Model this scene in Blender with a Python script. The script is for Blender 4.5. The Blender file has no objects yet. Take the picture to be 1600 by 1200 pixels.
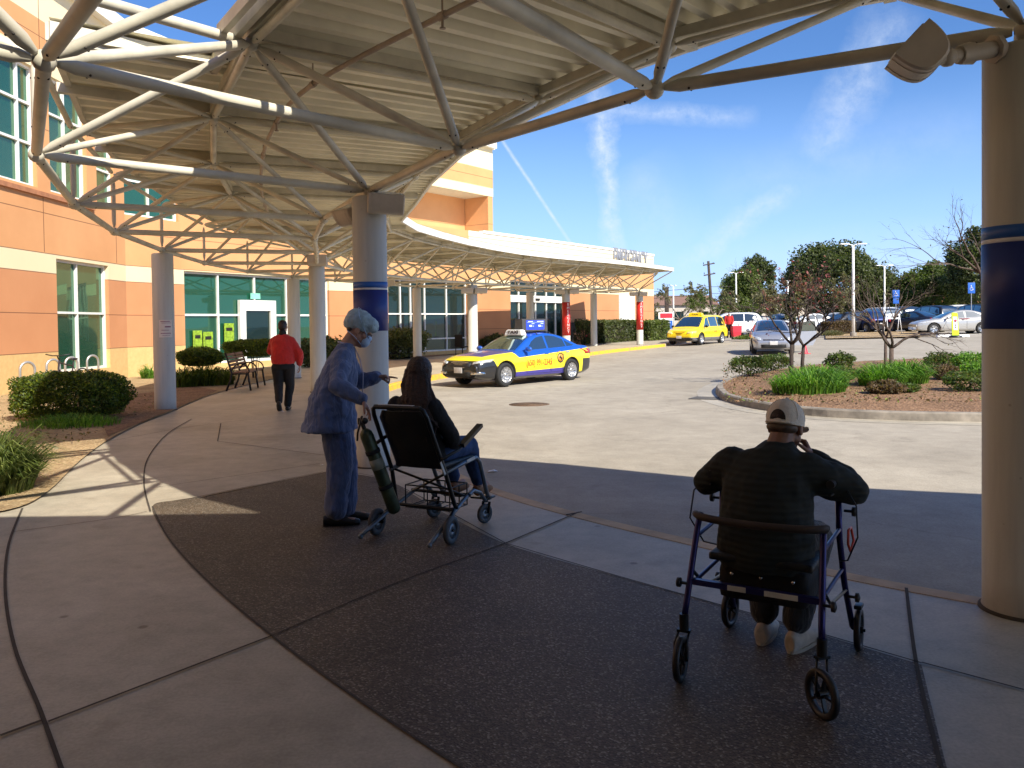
import bpy, bmesh, math, random
import numpy as np
from mathutils import Vector, Matrix, Euler
random.seed(7); np.random.seed(7)
SC = bpy.context.scene; COL = SC.collection
R = math.radians
# ---------------------------------------------------------------- camera
F_PX = 1295.0; PITCH = R(1.26); ROLL = 0.0125; SHIFT_Y = -0.041; CAM_H = 1.6
cam_d = bpy.data.cameras.new('camera'); cam = bpy.data.objects.new('camera', cam_d); COL.objects.link(cam)
cam_d.sensor_width = 36; cam_d.lens = F_PX/1600*36; cam_d.shift_y = SHIFT_Y
cam_d.clip_start = 0.05; cam_d.clip_end = 6000
CAM_M = Matrix.Rotation(math.pi/2-PITCH, 4, 'X') @ Matrix.Rotation(-ROLL, 4, 'Z')
cam.matrix_world = Matrix.Translation((0, 0, CAM_H)) @ CAM_M
SC.camera = cam
# ---------------------------------------------------------------- light
SUN_EL = R(40.5); SUN_DIR = Vector((0.62*math.cos(SUN_EL)/0.9965, -0.78*math.cos(SUN_EL)/0.9965, math.sin(SUN_EL)))
sl = bpy.data.lights.new('sun', 'SUN'); sl.energy = 5.0; sl.angle = R(0.53); sl.color = (1, 0.93, 0.80)
so = bpy.data.objects.new('sun', sl); COL.objects.link(so)
so.rotation_euler = SUN_DIR.to_track_quat('Z', 'Y').to_euler(); so.location = (30, -40, 50)
SC.view_settings.view_transform = 'Standard'; SC.view_settings.look = 'None'
SC.view_settings.exposure = 0.7; SC.view_settings.gamma = 1.0
SC.cycles.max_bounces = 8; SC.cycles.diffuse_bounces = 4; SC.cycles.glossy_bounces = 3
SC.cycles.transparent_max_bounces = 6; SC.cycles.use_denoising = True
SC.cycles.sample_clamp_indirect = 6

def px_dir(px, py):
    v = Vector(((px-800)/F_PX, (600-py)/F_PX + SHIFT_Y*1600/F_PX, -1.0))
    return (CAM_M.to_3x3() @ v)
def g(x, y):                                        # gentle rise of the site
    t = min(1.0, max(0.0, (y-12)/15.0)); xx = min(40.0, max(0.0, x-1.0))
    return 0.007*min(90.0, max(0.0, y-23)) + 0.022*xx*t
def gp(px, py, dz=0.0):                             # pixel -> point on the paving (+dz)
    d = px_dir(px, py); d = d/d.y; a = 0.5; f = lambda t: CAM_H+d.z*t-g(d.x*t, t)-dz
    while f(a) > 0 and a < 140: a += 0.5
    lo, hi = a-0.5, a
    for _ in range(20):
        m = (lo+hi)/2
        if f(m) > 0: lo = m
        else: hi = m
    return Vector((d.x*lo, lo, g(d.x*lo, lo)+dz))
def at(px, py, Y):                                  # pixel at depth Y
    d = px_dir(px, py); t = Y/d.y
    return Vector((d.x*t, Y, CAM_H+d.z*t))
# ---------------------------------------------------------------- world
w = bpy.data.worlds.new('World'); SC.world = w; w.use_nodes = True
nt = w.node_tree; nt.nodes.clear()
def N(t, **k):
    n = nt.nodes.new(t)
    for a, b in k.items(): setattr(n, a, b)
    return n
def Lk(a, b): nt.links.new(a, b)
def mth(op, a, b=None, c=None, clamp=False):
    n = nt.nodes.new('ShaderNodeMath'); n.operation = op; n.use_clamp = clamp
    for i, v in enumerate((a, b, c)):
        if v is None: continue
        if isinstance(v, (int, float)): n.inputs[i].default_value = v
        else: nt.links.new(v, n.inputs[i])
    return n.outputs[0]
sky = N('ShaderNodeTexSky', sky_type='NISHITA', sun_disc=False)
sky.sun_elevation = SUN_EL; sky.sun_rotation = math.atan2(SUN_DIR.x, SUN_DIR.y)
sky.air_density = 1.0; sky.dust_density = 0.4; sky.ozone_density = 2.2; sky.altitude = 30
tc = N('ShaderNodeTexCoord')
def streak(p0, p1, width, strength, wob=0.02, nscale=9.0, taper=1.0):
    """a contrail between two sky directions"""
    a = px_dir(*p0).normalized(); b = px_dir(*p1).normalized()
    mid = (a+b).normalized(); u = (b-a).normalized(); v = mid.cross(u).normalized()
    hl = (b-a).length/2
    def dot(vec):
        n = N('ShaderNodeVectorMath', operation='DOT_PRODUCT'); Lk(tc.outputs['Generated'], n.inputs[0]); n.inputs[1].default_value = vec; return n.outputs['Value']
    du = dot(u); dv = dot(v); dm = dot(mid)
    nz = N('ShaderNodeTexNoise'); nz.inputs['Scale'].default_value = nscale; nz.inputs['Detail'].default_value = 6; nz.inputs['Roughness'].default_value = 0.65
    Lk(tc.outputs['Generated'], nz.inputs['Vector'])
    nf = mth('SUBTRACT', nz.outputs['Fac'], 0.5)
    dv2 = mth('ADD', dv, mth('MULTIPLY', nf, wob*2))
    n2 = N('ShaderNodeTexNoise'); n2.inputs['Scale'].default_value = nscale*5; n2.inputs['Detail'].default_value = 8; n2.inputs['Roughness'].default_value = 0.7
    Lk(tc.outputs['Generated'], n2.inputs['Vector'])
    fall = mth('SUBTRACT', 1.0, mth('MULTIPLY', mth('ABSOLUTE', dv2), 1.0/width), clamp=True)
    ends = mth('SUBTRACT', 1.0, mth('POWER', mth('MULTIPLY', mth('ABSOLUTE', du), 1.0/hl), 4.0), clamp=True)
    tex = mth('MULTIPLY_ADD', n2.outputs['Fac'], 2.2, -0.45, clamp=True)
    m = mth('MULTIPLY', mth('MULTIPLY', fall, ends), tex)
    m = mth('MULTIPLY', m, mth('GREATER_THAN', dm, 0.3))
    return mth('MULTIPLY', m, strength)
masks = [streak((930, 100), (962, 430), 0.019, 0.75, 0.022, 16),
         streak((880, 172), (1190, 182), 0.014, 0.45, 0.010, 14),
         streak((1410, 0), (1262, 262), 0.036, 0.42, 0.03, 12),
         streak((1255, 285), (1050, 420), 0.018, 0.45, 0.02, 14),
         streak((765, 190), (905, 400), 0.0028, 0.8, 0.0012, 12),
         streak((985, 250), (1060, 400), 0.05, 0.22, 0.03, 6),
         streak((1100, 300), (1560, 190), 0.05, 0.16, 0.04, 5),
         streak((1000, 440), (1600, 400), 0.05, 0.28, 0.02, 5)]
tot = masks[0]
for m in masks[1:]: tot = mth('MAXIMUM', tot, m)
hsv = N('ShaderNodeHueSaturation'); hsv.inputs['Saturation'].default_value = 1.15
Lk(sky.outputs['Color'], hsv.inputs['Color'])
sxyz = N('ShaderNodeSeparateXYZ'); Lk(tc.outputs['Generated'], sxyz.inputs[0])
hz = mth('SUBTRACT', 1.0, mth('MULTIPLY', mth('ABSOLUTE', sxyz.outputs[2]), 3.6), clamp=True)
mh = N('ShaderNodeMix', data_type='RGBA'); Lk(mth('MULTIPLY', mth('POWER', hz, 1.3), 0.9), mh.inputs['Factor']); Lk(hsv.outputs['Color'], mh.inputs[6]); mh.inputs[7].default_value = (5.4, 6.9, 9.2, 1)
mb_ = N('ShaderNodeMix', data_type='RGBA', blend_type='MULTIPLY'); mb_.inputs['Factor'].default_value = 1.0; Lk(mh.outputs[2], mb_.inputs[6]); mb_.inputs[7].default_value = (0.86, 1.04, 1.36, 1)
mx = N('ShaderNodeMix', data_type='RGBA'); Lk(tot, mx.inputs['Factor']); Lk(mb_.outputs[2], mx.inputs[6]); mx.inputs[7].default_value = (7.0, 7.8, 9.0, 1)
bg = N('ShaderNodeBackground'); bg.inputs['Strength'].default_value = 0.077
Lk(mx.outputs[2], bg.inputs['Color'])
wo = N('ShaderNodeOutputWorld'); Lk(bg.outputs[0], wo.inputs['Surface'])
# ---------------------------------------------------------------- materials
MATS = {}
def mat(name, col, rough=0.6, metal=0.0, var=0.12, scale=6.0, bump=0.0, bscale=None, col2=None, spec=0.5, coord='Object', coat=0.0, detail=4.0, ramp=(0.3, 0.7), emit=None, es=1.0, rvar=0.0):
    if name in MATS: return MATS[name]
    global nt
    m = bpy.data.materials.new(name); m.use_nodes = True; nt = m.node_tree
    b = nt.nodes['Principled BSDF']
    b.inputs['Roughness'].default_value = rough; b.inputs['Metallic'].default_value = metal
    b.inputs['Specular IOR Level'].default_value = spec
    b.inputs['Coat Weight'].default_value = coat; b.inputs['Coat Roughness'].default_value = 0.05
    c = tuple(col)+(1,)
    tc = N('ShaderNodeTexCoord'); src = tc.outputs['Object']
    if coord == 'World':
        src = N('ShaderNodeNewGeometry').outputs['Position']
    if col2 is None: col2 = tuple(max(0, x*(1-2*var)) for x in col); col = tuple(min(1, x*(1+var)) for x in col)
    nz = N('ShaderNodeTexNoise'); nz.inputs['Scale'].default_value = scale; nz.inputs['Detail'].default_value = detail; nz.inputs['Roughness'].default_value = 0.6
    Lk(src, nz.inputs['Vector'])
    cr = N('ShaderNodeValToRGB'); cr.color_ramp.elements[0].position = ramp[0]; cr.color_ramp.elements[1].position = ramp[1]
    cr.color_ramp.elements[0].color = tuple(col2)+(1,); cr.color_ramp.elements[1].color = tuple(col)+(1,)
    Lk(nz.outputs['Fac'], cr.inputs['Fac']); Lk(cr.outputs['Color'], b.inputs['Base Color'])
    if rvar: Lk(mth('MULTIPLY_ADD', nz.outputs['Fac'], rvar, rough-rvar/2, clamp=True), b.inputs['Roughness'])
    if bump:
        n2 = N('ShaderNodeTexNoise'); n2.inputs['Scale'].default_value = bscale or scale*4; n2.inputs['Detail'].default_value = 5; Lk(src, n2.inputs['Vector'])
        bp = N('ShaderNodeBump'); bp.inputs['Strength'].default_value = bump; bp.inputs['Distance'].default_value = 0.02
        Lk(n2.outputs['Fac'], bp.inputs['Height']); Lk(bp.outputs[0], b.inputs['Normal'])
    if emit: b.inputs['Emission Color'].default_value = tuple(emit)+(1,); b.inputs['Emission Strength'].default_value = es
    MATS[name] = m
    return m
def glass_mat(name, tint, refl=0.3, rough=0.02, gcol=(0.75, 0.95, 0.9), fk=None):
    """dark tinted glazing: glossy reflection over a dark pane"""
    if name in MATS: return MATS[name]
    global nt
    m = bpy.data.materials.new(name); m.use_nodes = True; nt = m.node_tree; nt.nodes.clear()
    d = N('ShaderNodeBsdfPrincipled'); d.inputs['Base Color'].default_value = tuple(tint)+(1,); d.inputs['Roughness'].default_value = 0.25
    gl = N('ShaderNodeBsdfGlossy'); gl.inputs['Roughness'].default_value = rough; gl.inputs['Color'].default_value = tuple(gcol)+(1,)
    fr = N('ShaderNodeLayerWeight'); fr.inputs['Blend'].default_value = 0.35
    f = mth('MULTIPLY_ADD', fr.outputs['Facing'], fk if fk is not None else 1-refl, refl*0.8, clamp=True)
    tcx = N('ShaderNodeTexCoord'); nz = N('ShaderNodeTexNoise'); nz.inputs['Scale'].default_value = 0.6; Lk(tcx.outputs['Object'], nz.inputs['Vector'])
    bp = N('ShaderNodeBump'); bp.inputs['Strength'].default_value = 0.08; bp.inputs['Distance'].default_value = 0.05; Lk(nz.outputs['Fac'], bp.inputs['Height']); Lk(bp.outputs[0], gl.inputs['Normal'])
    mxs = N('ShaderNodeMixShader'); Lk(f, mxs.inputs[0]); Lk(d.outputs[0], mxs.inputs[1]); Lk(gl.outputs[0], mxs.inputs[2])
    o = N('ShaderNodeOutputMaterial'); Lk(mxs.outputs[0], o.inputs['Surface'])
    MATS[name] = m; return m
# ---------------------------------------------------------------- objects
def tag(o, label=None, cat=None, group=None, kind=None):
    if label: o['label'] = label
    if cat: o['category'] = cat
    if group: o['group'] = group
    if kind: o['kind'] = kind
    return o
def thing(name, loc=(0, 0, 0), rz=0.0, label=None, cat=None, group=None):
    o = bpy.data.objects.new(name, None); COL.objects.link(o); o.empty_display_size = 0.1
    o.location = loc; o.rotation_euler = (0, 0, rz)
    return tag(o, label, cat, group)
def local(o):                                       # inverse world matrix of a thing
    return (Matrix.Translation(o.location) @ o.rotation_euler.to_matrix().to_4x4()).inverted()
def copy_tree(o, parent=None):
    c = o.copy(); COL.objects.link(c); c.parent = parent
    for ch in list(o.children): copy_tree(ch, c)
    return c
def perp(d):
    d = d.normalized(); a = Vector((0, 0, 1)) if abs(d.z) < 0.9 else Vector((1, 0, 0))
    u = d.cross(a).normalized(); return u, d.cross(u).normalized()
class MB:
    def __init__(s): s.v = []; s.f = []; s.m = []; s.s = []; s.cur = 0
    def add(s, vs, fs, smooth=False):
        k = len(s.v); s.v += [tuple(v) for v in vs]; s.f += [tuple(i+k for i in f) for f in fs]
        s.m += [s.cur]*len(fs); s.s += [smooth]*len(fs); return s
    def box(s, c, size, M=None, bev=0.0):
        x, y, z = (a/2 for a in size); c = Vector(c); M = M or Matrix.Identity(3)
        if bev:
            b = min(bev, x*.9, y*.9, z*.9); vs = []; 
            bm = bmesh.new(); bmesh.ops.create_cube(bm, size=1); bmesh.ops.scale(bm, vec=size, verts=bm.verts)
            bmesh.ops.bevel(bm, geom=bm.edges[:], offset=b, segments=2, affect='EDGES', profile=0.6)
            bm.verts.ensure_lookup_table(); vs = [c+M @ v.co for v in bm.verts]; fs = [[v.index for v in f.verts] for f in bm.faces]; bm.free()
            return s.add(vs, fs, True)
        vs = [c+M @ Vector((i*x, j*y, k*z)) for i in (-1, 1) for j in (-1, 1) for k in (-1, 1)]
        return s.add(vs, [(0, 1, 3, 2), (4, 6, 7, 5), (0, 4, 5, 1), (2, 3, 7, 6), (0, 2, 6, 4), (1, 5, 7, 3)])
    def bar(s, p0, p1, wd, ht, up=(0, 0, 1)):        # rectangular bar between points
        p0 = Vector(p0); p1 = Vector(p1); d = (p1-p0).normalized(); u = d.cross(Vector(up))
        if u.length < 1e-4: u = perp(d)[0]
        u.normalize(); n = u.cross(d)
        q = [(u*a*wd/2+n*b*ht/2) for a, b in ((-1, -1), (1, -1), (1, 1), (-1, 1))]
        return s.add([p0+a for a in q]+[p1+a for a in q], [(0, 1, 2, 3), (7, 6, 5, 4), (0, 4, 5, 1), (1, 5, 6, 2), (2, 6, 7, 3), (3, 7, 4, 0)])
    def tube(s, p0, p1, r0, r1=None, n=10, caps=True):
        r1 = r0 if r1 is None else r1; p0 = Vector(p0); p1 = Vector(p1); u, v = perp(p1-p0)
        vs = []; 
        for p, r in ((p0, r0), (p1, r1)):
            vs += [p+(u*math.cos(2*math.pi*i/n)+v*math.sin(2*math.pi*i/n))*r for i in range(n)]
        s.add(vs, [(i, (i+1) % n, n+(i+1) % n, n+i) for i in range(n)], True)
        if caps: s.add(vs[:n], [tuple(range(n))[::-1]]); s.add(vs[n:], [tuple(range(n))])
        return s
    def path(s, pts, r, n=8, closed=False, flat=None):
        P = [Vector(p) for p in pts]; m = len(P); rings = []; up = None
        for i, p in enumerate(P):
            if closed: d = P[(i+1) % m]-P[i-1]
            else: d = P[min(i+1, m-1)]-P[max(i-1, 0)]
            if d.length < 1e-9: d = Vector((0, 0, 1))
            d.normalize()
            if up is None: up = perp(d)[0]
            up = (up-d*up.dot(d)); up = up.normalized() if up.length > 1e-5 else perp(d)[0]
            v = d.cross(up); rr = r[i] if isinstance(r, (list, tuple)) else r
            a = flat if flat else 1.0
            rings.append([p+(up*math.cos(2*math.pi*j/n)+v*a*math.sin(2*math.pi*j/n))*rr for j in range(n)])
        vs = [q for rg in rings for q in rg]; fs = []
        for i in range(m if closed else m-1):
            a = i*n; b = ((i+1) % m)*n
            fs += [(a+j, a+(j+1) % n, b+(j+1) % n, b+j) for j in range(n)]
        if not closed: fs += [tuple(range(n))[::-1], tuple(range((m-1)*n, m*n))]
        return s.add(vs, fs, True)
    def ball(s, c, r, n=12, M=None):
        r = (r, r, r) if isinstance(r, (int, float)) else r; c = Vector(c); M = M or Matrix.Identity(3)
        k = max(4, n//2); vs = [c+M @ Vector((0, 0, r[2]))]
        for i in range(1, k):
            a = math.pi*i/k
            vs += [c+M @ Vector((r[0]*math.sin(a)*math.cos(2*math.pi*j/n), r[1]*math.sin(a)*math.sin(2*math.pi*j/n), r[2]*math.cos(a))) for j in range(n)]
        vs.append(c-M @ Vector((0, 0, r[2]))); fs = [(0, 1+j, 1+(j+1) % n) for j in range(n)]
        for i in range(k-2):
            a = 1+i*n; b = a+n; fs += [(a+j, b+j, b+(j+1) % n, a+(j+1) % n) for j in range(n)]
        e = len(vs)-1; a = 1+(k-2)*n; fs += [(e, a+(j+1) % n, a+j) for j in range(n)]
        return s.add(vs, fs, True)
    def lathe(s, prof, c=(0, 0, 0), axis=(0, 0, 1), n=24, closed=False):
        c = Vector(c); ax = Vector(axis).normalized(); u, v = perp(ax); vs = []
        for r, h in prof:
            vs += [c+ax*h+(u*math.cos(2*math.pi*j/n)+v*math.sin(2*math.pi*j/n))*max(r, 1e-4) for j in range(n)]
        m = len(prof); fs = []
        for i in range(m if closed else m-1):
            a = i*n; b = ((i+1) % m)*n; fs += [(a+j, a+(j+1) % n, b+(j+1) % n, b+j) for j in range(n)]
        return s.add(vs, fs, True)
    def prism(s, poly, z0, z1):
        n = len(poly); vs = [(p[0], p[1], z0) for p in poly]+[(p[0], p[1], z1) for p in poly]
        return s.add(vs, [tuple(range(n))[::-1], tuple(range(n, 2*n))]+[(i, (i+1) % n, n+(i+1) % n, n+i) for i in range(n)])
    def loft(s, rings, caps=True, smooth=True, closed=True):
        n = len(rings[0]); vs = [p for r in rings for p in r]; fs = []
        for i in range(len(rings)-1):
            a = i*n; b = a+n; fs += [(a+j, a+(j+1) % n, b+(j+1) % n, b+j) for j in range(n if closed else n-1)]
        s.add(vs, fs, smooth)
        if caps: s.add(rings[0], [tuple(range(n))[::-1]], smooth); s.add(rings[-1], [tuple(range(n))], smooth)
        return s
    def quad(s, a, b, c, d): return s.add([a, b, c, d], [(0, 1, 2, 3)])
    def plate(s, pts, nrm, th):                      # polygon with thickness
        nrm = Vector(nrm).normalized()*th; n = len(pts); P = [Vector(p) for p in pts]
        return s.add(P+[p+nrm for p in P], [tuple(range(n))[::-1], tuple(range(n, 2*n))]+[(i, (i+1) % n, n+(i+1) % n, n+i) for i in range(n)])
    def build(s, name, mats, parent=None, world=False, smooth=None):
        me = bpy.data.meshes.new(name); V = s.v
        if world and parent is not None:
            M = local(parent)
            if parent.parent is not None: M = M @ local(parent.parent)
            V = [tuple(M @ Vector(v)) for v in V]
        me.from_pydata(V, [], s.f)
        for m in (mats if isinstance(mats, (list, tuple)) else [mats]): me.materials.append(m)
        me.polygons.foreach_set('material_index', s.m)
        me.polygons.foreach_set('use_smooth', s.s if smooth is None else [smooth]*len(s.f))
        me.update(); me.validate()
        o = bpy.data.objects.new(name, me); COL.objects.link(o)
        if parent is not None: o.parent = parent
        return o
def fix_normals(o):
    bm = bmesh.new(); bm.from_mesh(o.data); bmesh.ops.recalc_face_normals(bm, faces=bm.faces); bm.to_mesh(o.data); bm.free()
def bake(o):                                        # apply modifiers without bpy.ops
    dg = bpy.context.evaluated_depsgraph_get(); me = bpy.data.meshes.new_from_object(o.evaluated_get(dg))
    old = o.data; o.modifiers.clear(); o.data = me; me.name = old.name; bpy.data.meshes.remove(old); return o
def text_mesh(name, body, size, m, parent, M, ext=0.004, align='CENTER', sx=1.0, bold=0.0, spacing=1.0):
    c = bpy.data.curves.new(name, 'FONT'); c.body = body; c.size = size; c.extrude = ext; c.align_x = align; c.align_y = 'CENTER'; c.offset = bold; c.resolution_u = 2; c.space_character = spacing
    t = bpy.data.objects.new(name, c); COL.objects.link(t)
    dg = bpy.context.evaluated_depsgraph_get(); me = bpy.data.meshes.new_from_object(t.evaluated_get(dg))
    bpy.data.objects.remove(t); bpy.data.curves.remove(c)
    me.transform(M @ Matrix.Diagonal((sx, 1, 1, 1))); me.materials.clear(); me.materials.append(m)
    o = bpy.data.objects.new(name, me); COL.objects.link(o); o.parent = parent
    return o
def frame3(x, y, z, o):                             # matrix from axes + origin
    M = Matrix.Identity(4)
    for i, a in enumerate((x, y, z)):
        for j in range(3): M[j][i] = a[j]
    for j in range(3): M[j][3] = o[j]
    return M
def catmull(P, n):
    P = [Vector(p) for p in P]; out = []
    for i in range(len(P)-1):
        a = P[max(i-1, 0)]; b = P[i]; c = P[i+1]; d = P[min(i+2, len(P)-1)]
        for k in range(n):
            t = k/n; out.append(0.5*((2*b)+(c-a)*t+(2*a-5*b+4*c-d)*t*t+(3*b-a-3*c+d)*t**3))
    return out+[P[-1]]
# ================================================================ ground
def world_mat(name, build):
    global nt
    m = bpy.data.materials.new(name); m.use_nodes = True; nt = m.node_tree
    b = nt.nodes['Principled BSDF']; pos = N('ShaderNodeNewGeometry').outputs['Position']
    build(b, pos); MATS[name] = m; return m
def noise(src, scale, detail=4, rough=0.6, dist=0.0):
    n = N('ShaderNodeTexNoise'); n.inputs['Scale'].default_value = scale; n.inputs['Detail'].default_value = detail; n.inputs['Roughness'].default_value = rough; n.inputs['Distortion'].default_value = dist
    Lk(src, n.inputs['Vector']); return n.outputs['Fac']
def ramp(fac, stops):
    c = N('ShaderNodeValToRGB'); e = c.color_ramp.elements
    while len(e) < len(stops): e.new(0.5)
    for k, (p, col) in enumerate(stops):
        e[k].position = p; e[k].color = tuple(col)+(1,)
    Lk(fac, c.inputs['Fac']); return c.outputs['Color']
def mixc(f, a, b, mode='MIX'):
    n = N('ShaderNodeMix', data_type='RGBA', blend_type=mode)
    for i, v in ((0, f), (6, a), (7, b)):
        if isinstance(v, (int, float)): n.inputs[i].default_value = v
        elif isinstance(v, (tuple, list)): n.inputs[i].default_value = tuple(v)+(1,)
        else: Lk(v, n.inputs[i])
    return n.outputs[2]
def bumpn(b, h, strength, dist=0.01):
    bp = N('ShaderNodeBump'); bp.inputs['Strength'].default_value = strength; bp.inputs['Distance'].default_value = dist
    Lk(h, bp.inputs['Height']); Lk(bp.outputs[0], b.inputs['Normal'])
def voro(src, scale, feat='F1', out='Distance'):
    n = N('ShaderNodeTexVoronoi', feature=feat); n.inputs['Scale'].default_value = scale; Lk(src, n.inputs['Vector']); return n.outputs[out]
def b_concrete(b, p):
    big = noise(p, 0.7, 5, 0.6, 0.4); fine = noise(p, 60, 3); mid = noise(p, 5, 6, 0.7)
    c = ramp(big, [(0.25, (0.30, 0.262, 0.195)), (0.5, (0.42, 0.372, 0.285)), (0.75, (0.51, 0.455, 0.355))])
    c = mixc(0.5, c, ramp(mid, [(0.3, (0.34, 0.34, 0.34)), (0.6, (0.62, 0.62, 0.62))]), 'OVERLAY')
    st = ramp(noise(p, 2.6, 3, 0.5), [(0.66, (1, 1, 1)), (0.74, (0.72, 0.68, 0.64))])
    c = mixc(0.6, c, st, 'MULTIPLY')
    sp = ramp(voro(p, 1.7), [(0.03, (0.30, 0.26, 0.24)), (0.055, (1, 1, 1))]); c = mixc(0.75, c, sp, 'MULTIPLY')
    c = mixc(0.35, c, ramp(fine, [(0.35, (0.5, 0.5, 0.5)), (0.65, (1, 1, 1))]), 'MULTIPLY')
    Lk(c, b.inputs['Base Color']); b.inputs['Roughness'].default_value = 0.52; b.inputs['Specular IOR Level'].default_value = 0.6; bumpn(b, fine, 0.2, 0.003)
def b_aggregate(b, p):
    cells = N('ShaderNodeTexVoronoi'); cells.inputs['Scale'].default_value = 120; Lk(p, cells.inputs['Vector'])
    sep = N('ShaderNodeSeparateColor'); Lk(cells.outputs['Color'], sep.inputs[0])
    c = ramp(sep.outputs[0], [(0.0, (0.044, 0.032, 0.021)), (0.5, (0.086, 0.065, 0.044)), (0.85, (0.13, 0.10, 0.070)), (0.97, (0.26, 0.23, 0.19))])
    big = ramp(noise(p, 0.9, 7, 0.7, 0.8), [(0.3, (0.62, 0.60, 0.58)), (0.5, (1.0, .98, .95)), (0.72, (1.35, 1.28, 1.2))]); c = mixc(1.0, c, big, 'MULTIPLY')
    c = mixc(0.8, c, ramp(voro(p, 1.1), [(0.035, (0.35, 0.33, 0.32)), (0.07, (1, 1, 1))]), 'MULTIPLY')
    Lk(c, b.inputs['Base Color']); b.inputs['Roughness'].default_value = 0.62; bumpn(b, cells.outputs['Distance'], 0.5, 0.005)
def b_asphalt(b, p):
    fine = noise(p, 70, 3, 0.7); big = noise(p, 0.35, 6, 0.65, 0.6); mid = noise(p, 2.5, 6, 0.7)
    c = ramp(big, [(0.3, (0.32, 0.28, 0.22)), (0.55, (0.39, 0.345, 0.275)), (0.75, (0.44, 0.395, 0.32))])
    c = mixc(0.45, c, ramp(mid, [(0.3, (0.33, 0.33, 0.33)), (0.65, (0.62, 0.62, 0.62))]), 'OVERLAY')
    c = mixc(0.5, c, ramp(fine, [(0.3, (0.45, 0.45, 0.45)), (0.62, (1, 1, 1))]), 'MULTIPLY')
    cr = voro(p, 0.28, 'DISTANCE_TO_EDGE'); 
    wv = N('ShaderNodeVectorMath', operation='ADD'); Lk(p, wv.inputs[0])
    nzc = N('ShaderNodeTexNoise'); nzc.inputs['Scale'].default_value = 1.2; nzc.inputs['Detail'].default_value = 5; Lk(p, nzc.inputs['Vector']); Lk(nzc.outputs['Color'], wv.inputs[1])
    cr = voro(wv.outputs[0], 0.22, 'DISTANCE_TO_EDGE'); c = mixc(0.3, c, ramp(cr, [(0.0, (0.45, 0.43, 0.4)), (0.005, (1, 1, 1))]), 'MULTIPLY')
    stn = ramp(noise(p, 1.3, 2), [(0.70, (1, 1, 1)), (0.76, (0.70, 0.68, 0.66))]); c = mixc(0.7, c, stn, 'MULTIPLY')
    Lk(c, b.inputs['Base Color']); b.inputs['Roughness'].default_value = 0.85; bumpn(b, fine, 0.4, 0.006)
def b_mulch(c1, c2, c3, s=28):
    def f(b, p):
        v = N('ShaderNodeTexVoronoi'); v.inputs['Scale'].default_value = s; 
        mp = N('ShaderNodeMapping'); mp.inputs['Scale'].default_value = (1, 2.2, 1); Lk(p, mp.inputs['Vector']); Lk(mp.outputs[0], v.inputs['Vector'])
        sep = N('ShaderNodeSeparateColor'); Lk(v.outputs['Color'], sep.inputs[0])
        c = ramp(sep.outputs[0], [(0.0, c1), (0.5, c2), (1.0, c3)])
        c = mixc(0.8, c, ramp(noise(p, 1.6, 5), [(0.3, (0.6, 0.58, 0.55)), (0.7, (1.1, 1.1, 1.1))]), 'MULTIPLY')
        Lk(c, b.inputs['Base Color']); b.inputs['Roughness'].default_value = 0.9; bumpn(b, v.outputs['Distance'], 0.9, 0.03)
    return f
def b_colpaint(b, p):
    mp = N('ShaderNodeMapping'); mp.inputs['Scale'].default_value = (6, 6, .5); Lk(p, mp.inputs['Vector'])
    a = noise(mp.outputs[0], 1.4, 6, .65); c = ramp(a, [(.3, (.46, .455, .41)), (.6, (.55, .545, .49))])
    sp = ramp(voro(p, 7), [(.04, (.45, .40, .33)), (.07, (1, 1, 1))]); c = mixc(.5, c, sp, 'MULTIPLY')
    s_ = N('ShaderNodeSeparateXYZ'); Lk(p, s_.inputs[0]); dirt = mth('MULTIPLY', mth('SUBTRACT', 1.0, mth('MULTIPLY', s_.outputs[2], 5.0), clamp=True), noise(p, 6, 4)); c = mixc(dirt, c, (.22, .17, .12))
    Lk(c, b.inputs['Base Color']); b.inputs['Roughness'].default_value = .6; bumpn(b, noise(p, 70, 3), .25, .003)
M_colp = world_mat('weathered_column_paint', b_colpaint)
M_conc = world_mat('concrete_paving', b_concrete)
M_agg = world_mat('exposed_aggregate', b_aggregate)
M_asph = world_mat('worn_asphalt', b_asphalt)
M_mulch = world_mat('bark_mulch', b_mulch((0.15, 0.08, 0.04), (0.30, 0.165, 0.085), (0.46, 0.28, 0.155)))
M_soil = world_mat('dry_soil', b_mulch((0.34, 0.22, 0.11), (0.50, 0.35, 0.18), (0.60, 0.45, 0.25), 26))
M_joint = mat('joint_filler', (0.06, 0.048, 0.036), 0.9)
M_kerb = mat('kerb_concrete', (0.56, 0.41, 0.25), 0.8, var=0.15, scale=3, bump=0.2, coord='World')
M_kerbi = mat('island_kerb_concrete', (0.27, 0.235, 0.19), 0.85, var=0.25, scale=3, bump=0.3, coord='World')
M_yel = mat('yellow_kerb_paint', (0.80, 0.42, 0.03), 0.6, col2=(0.50, 0.30, 0.10), scale=4, ramp=(0.32, 0.5), coord='World')

def sheet(name, xs, ys, dz, m, kind='structure'):
    mb = MB(); nx, ny = len(xs), len(ys)
    mb.add([(x, y, g(x, y)+dz) for x in xs for y in ys], [(i*ny+j, (i+1)*ny+j, (i+1)*ny+j+1, i*ny+j+1) for i in range(nx-1) for j in range(ny-1)], True)
    return tag(mb.build(name, m), kind=kind)
sheet('ground', [-2500, -400, -120, -60, -30]+list(range(-20, 50, 3))+[60, 90, 150, 400, 2500], [-2500, -300, -60, -20, 0]+list(range(5, 125, 4))+[160, 300, 900, 3500], -0.165, M_soil)
sheet('road', [-14]+list(np.arange(-12, 44, 1.5))+[50, 60, 75], [-30, -15, 0]+list(np.arange(3, 100, 2.0)), -0.15, M_asph)
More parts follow.
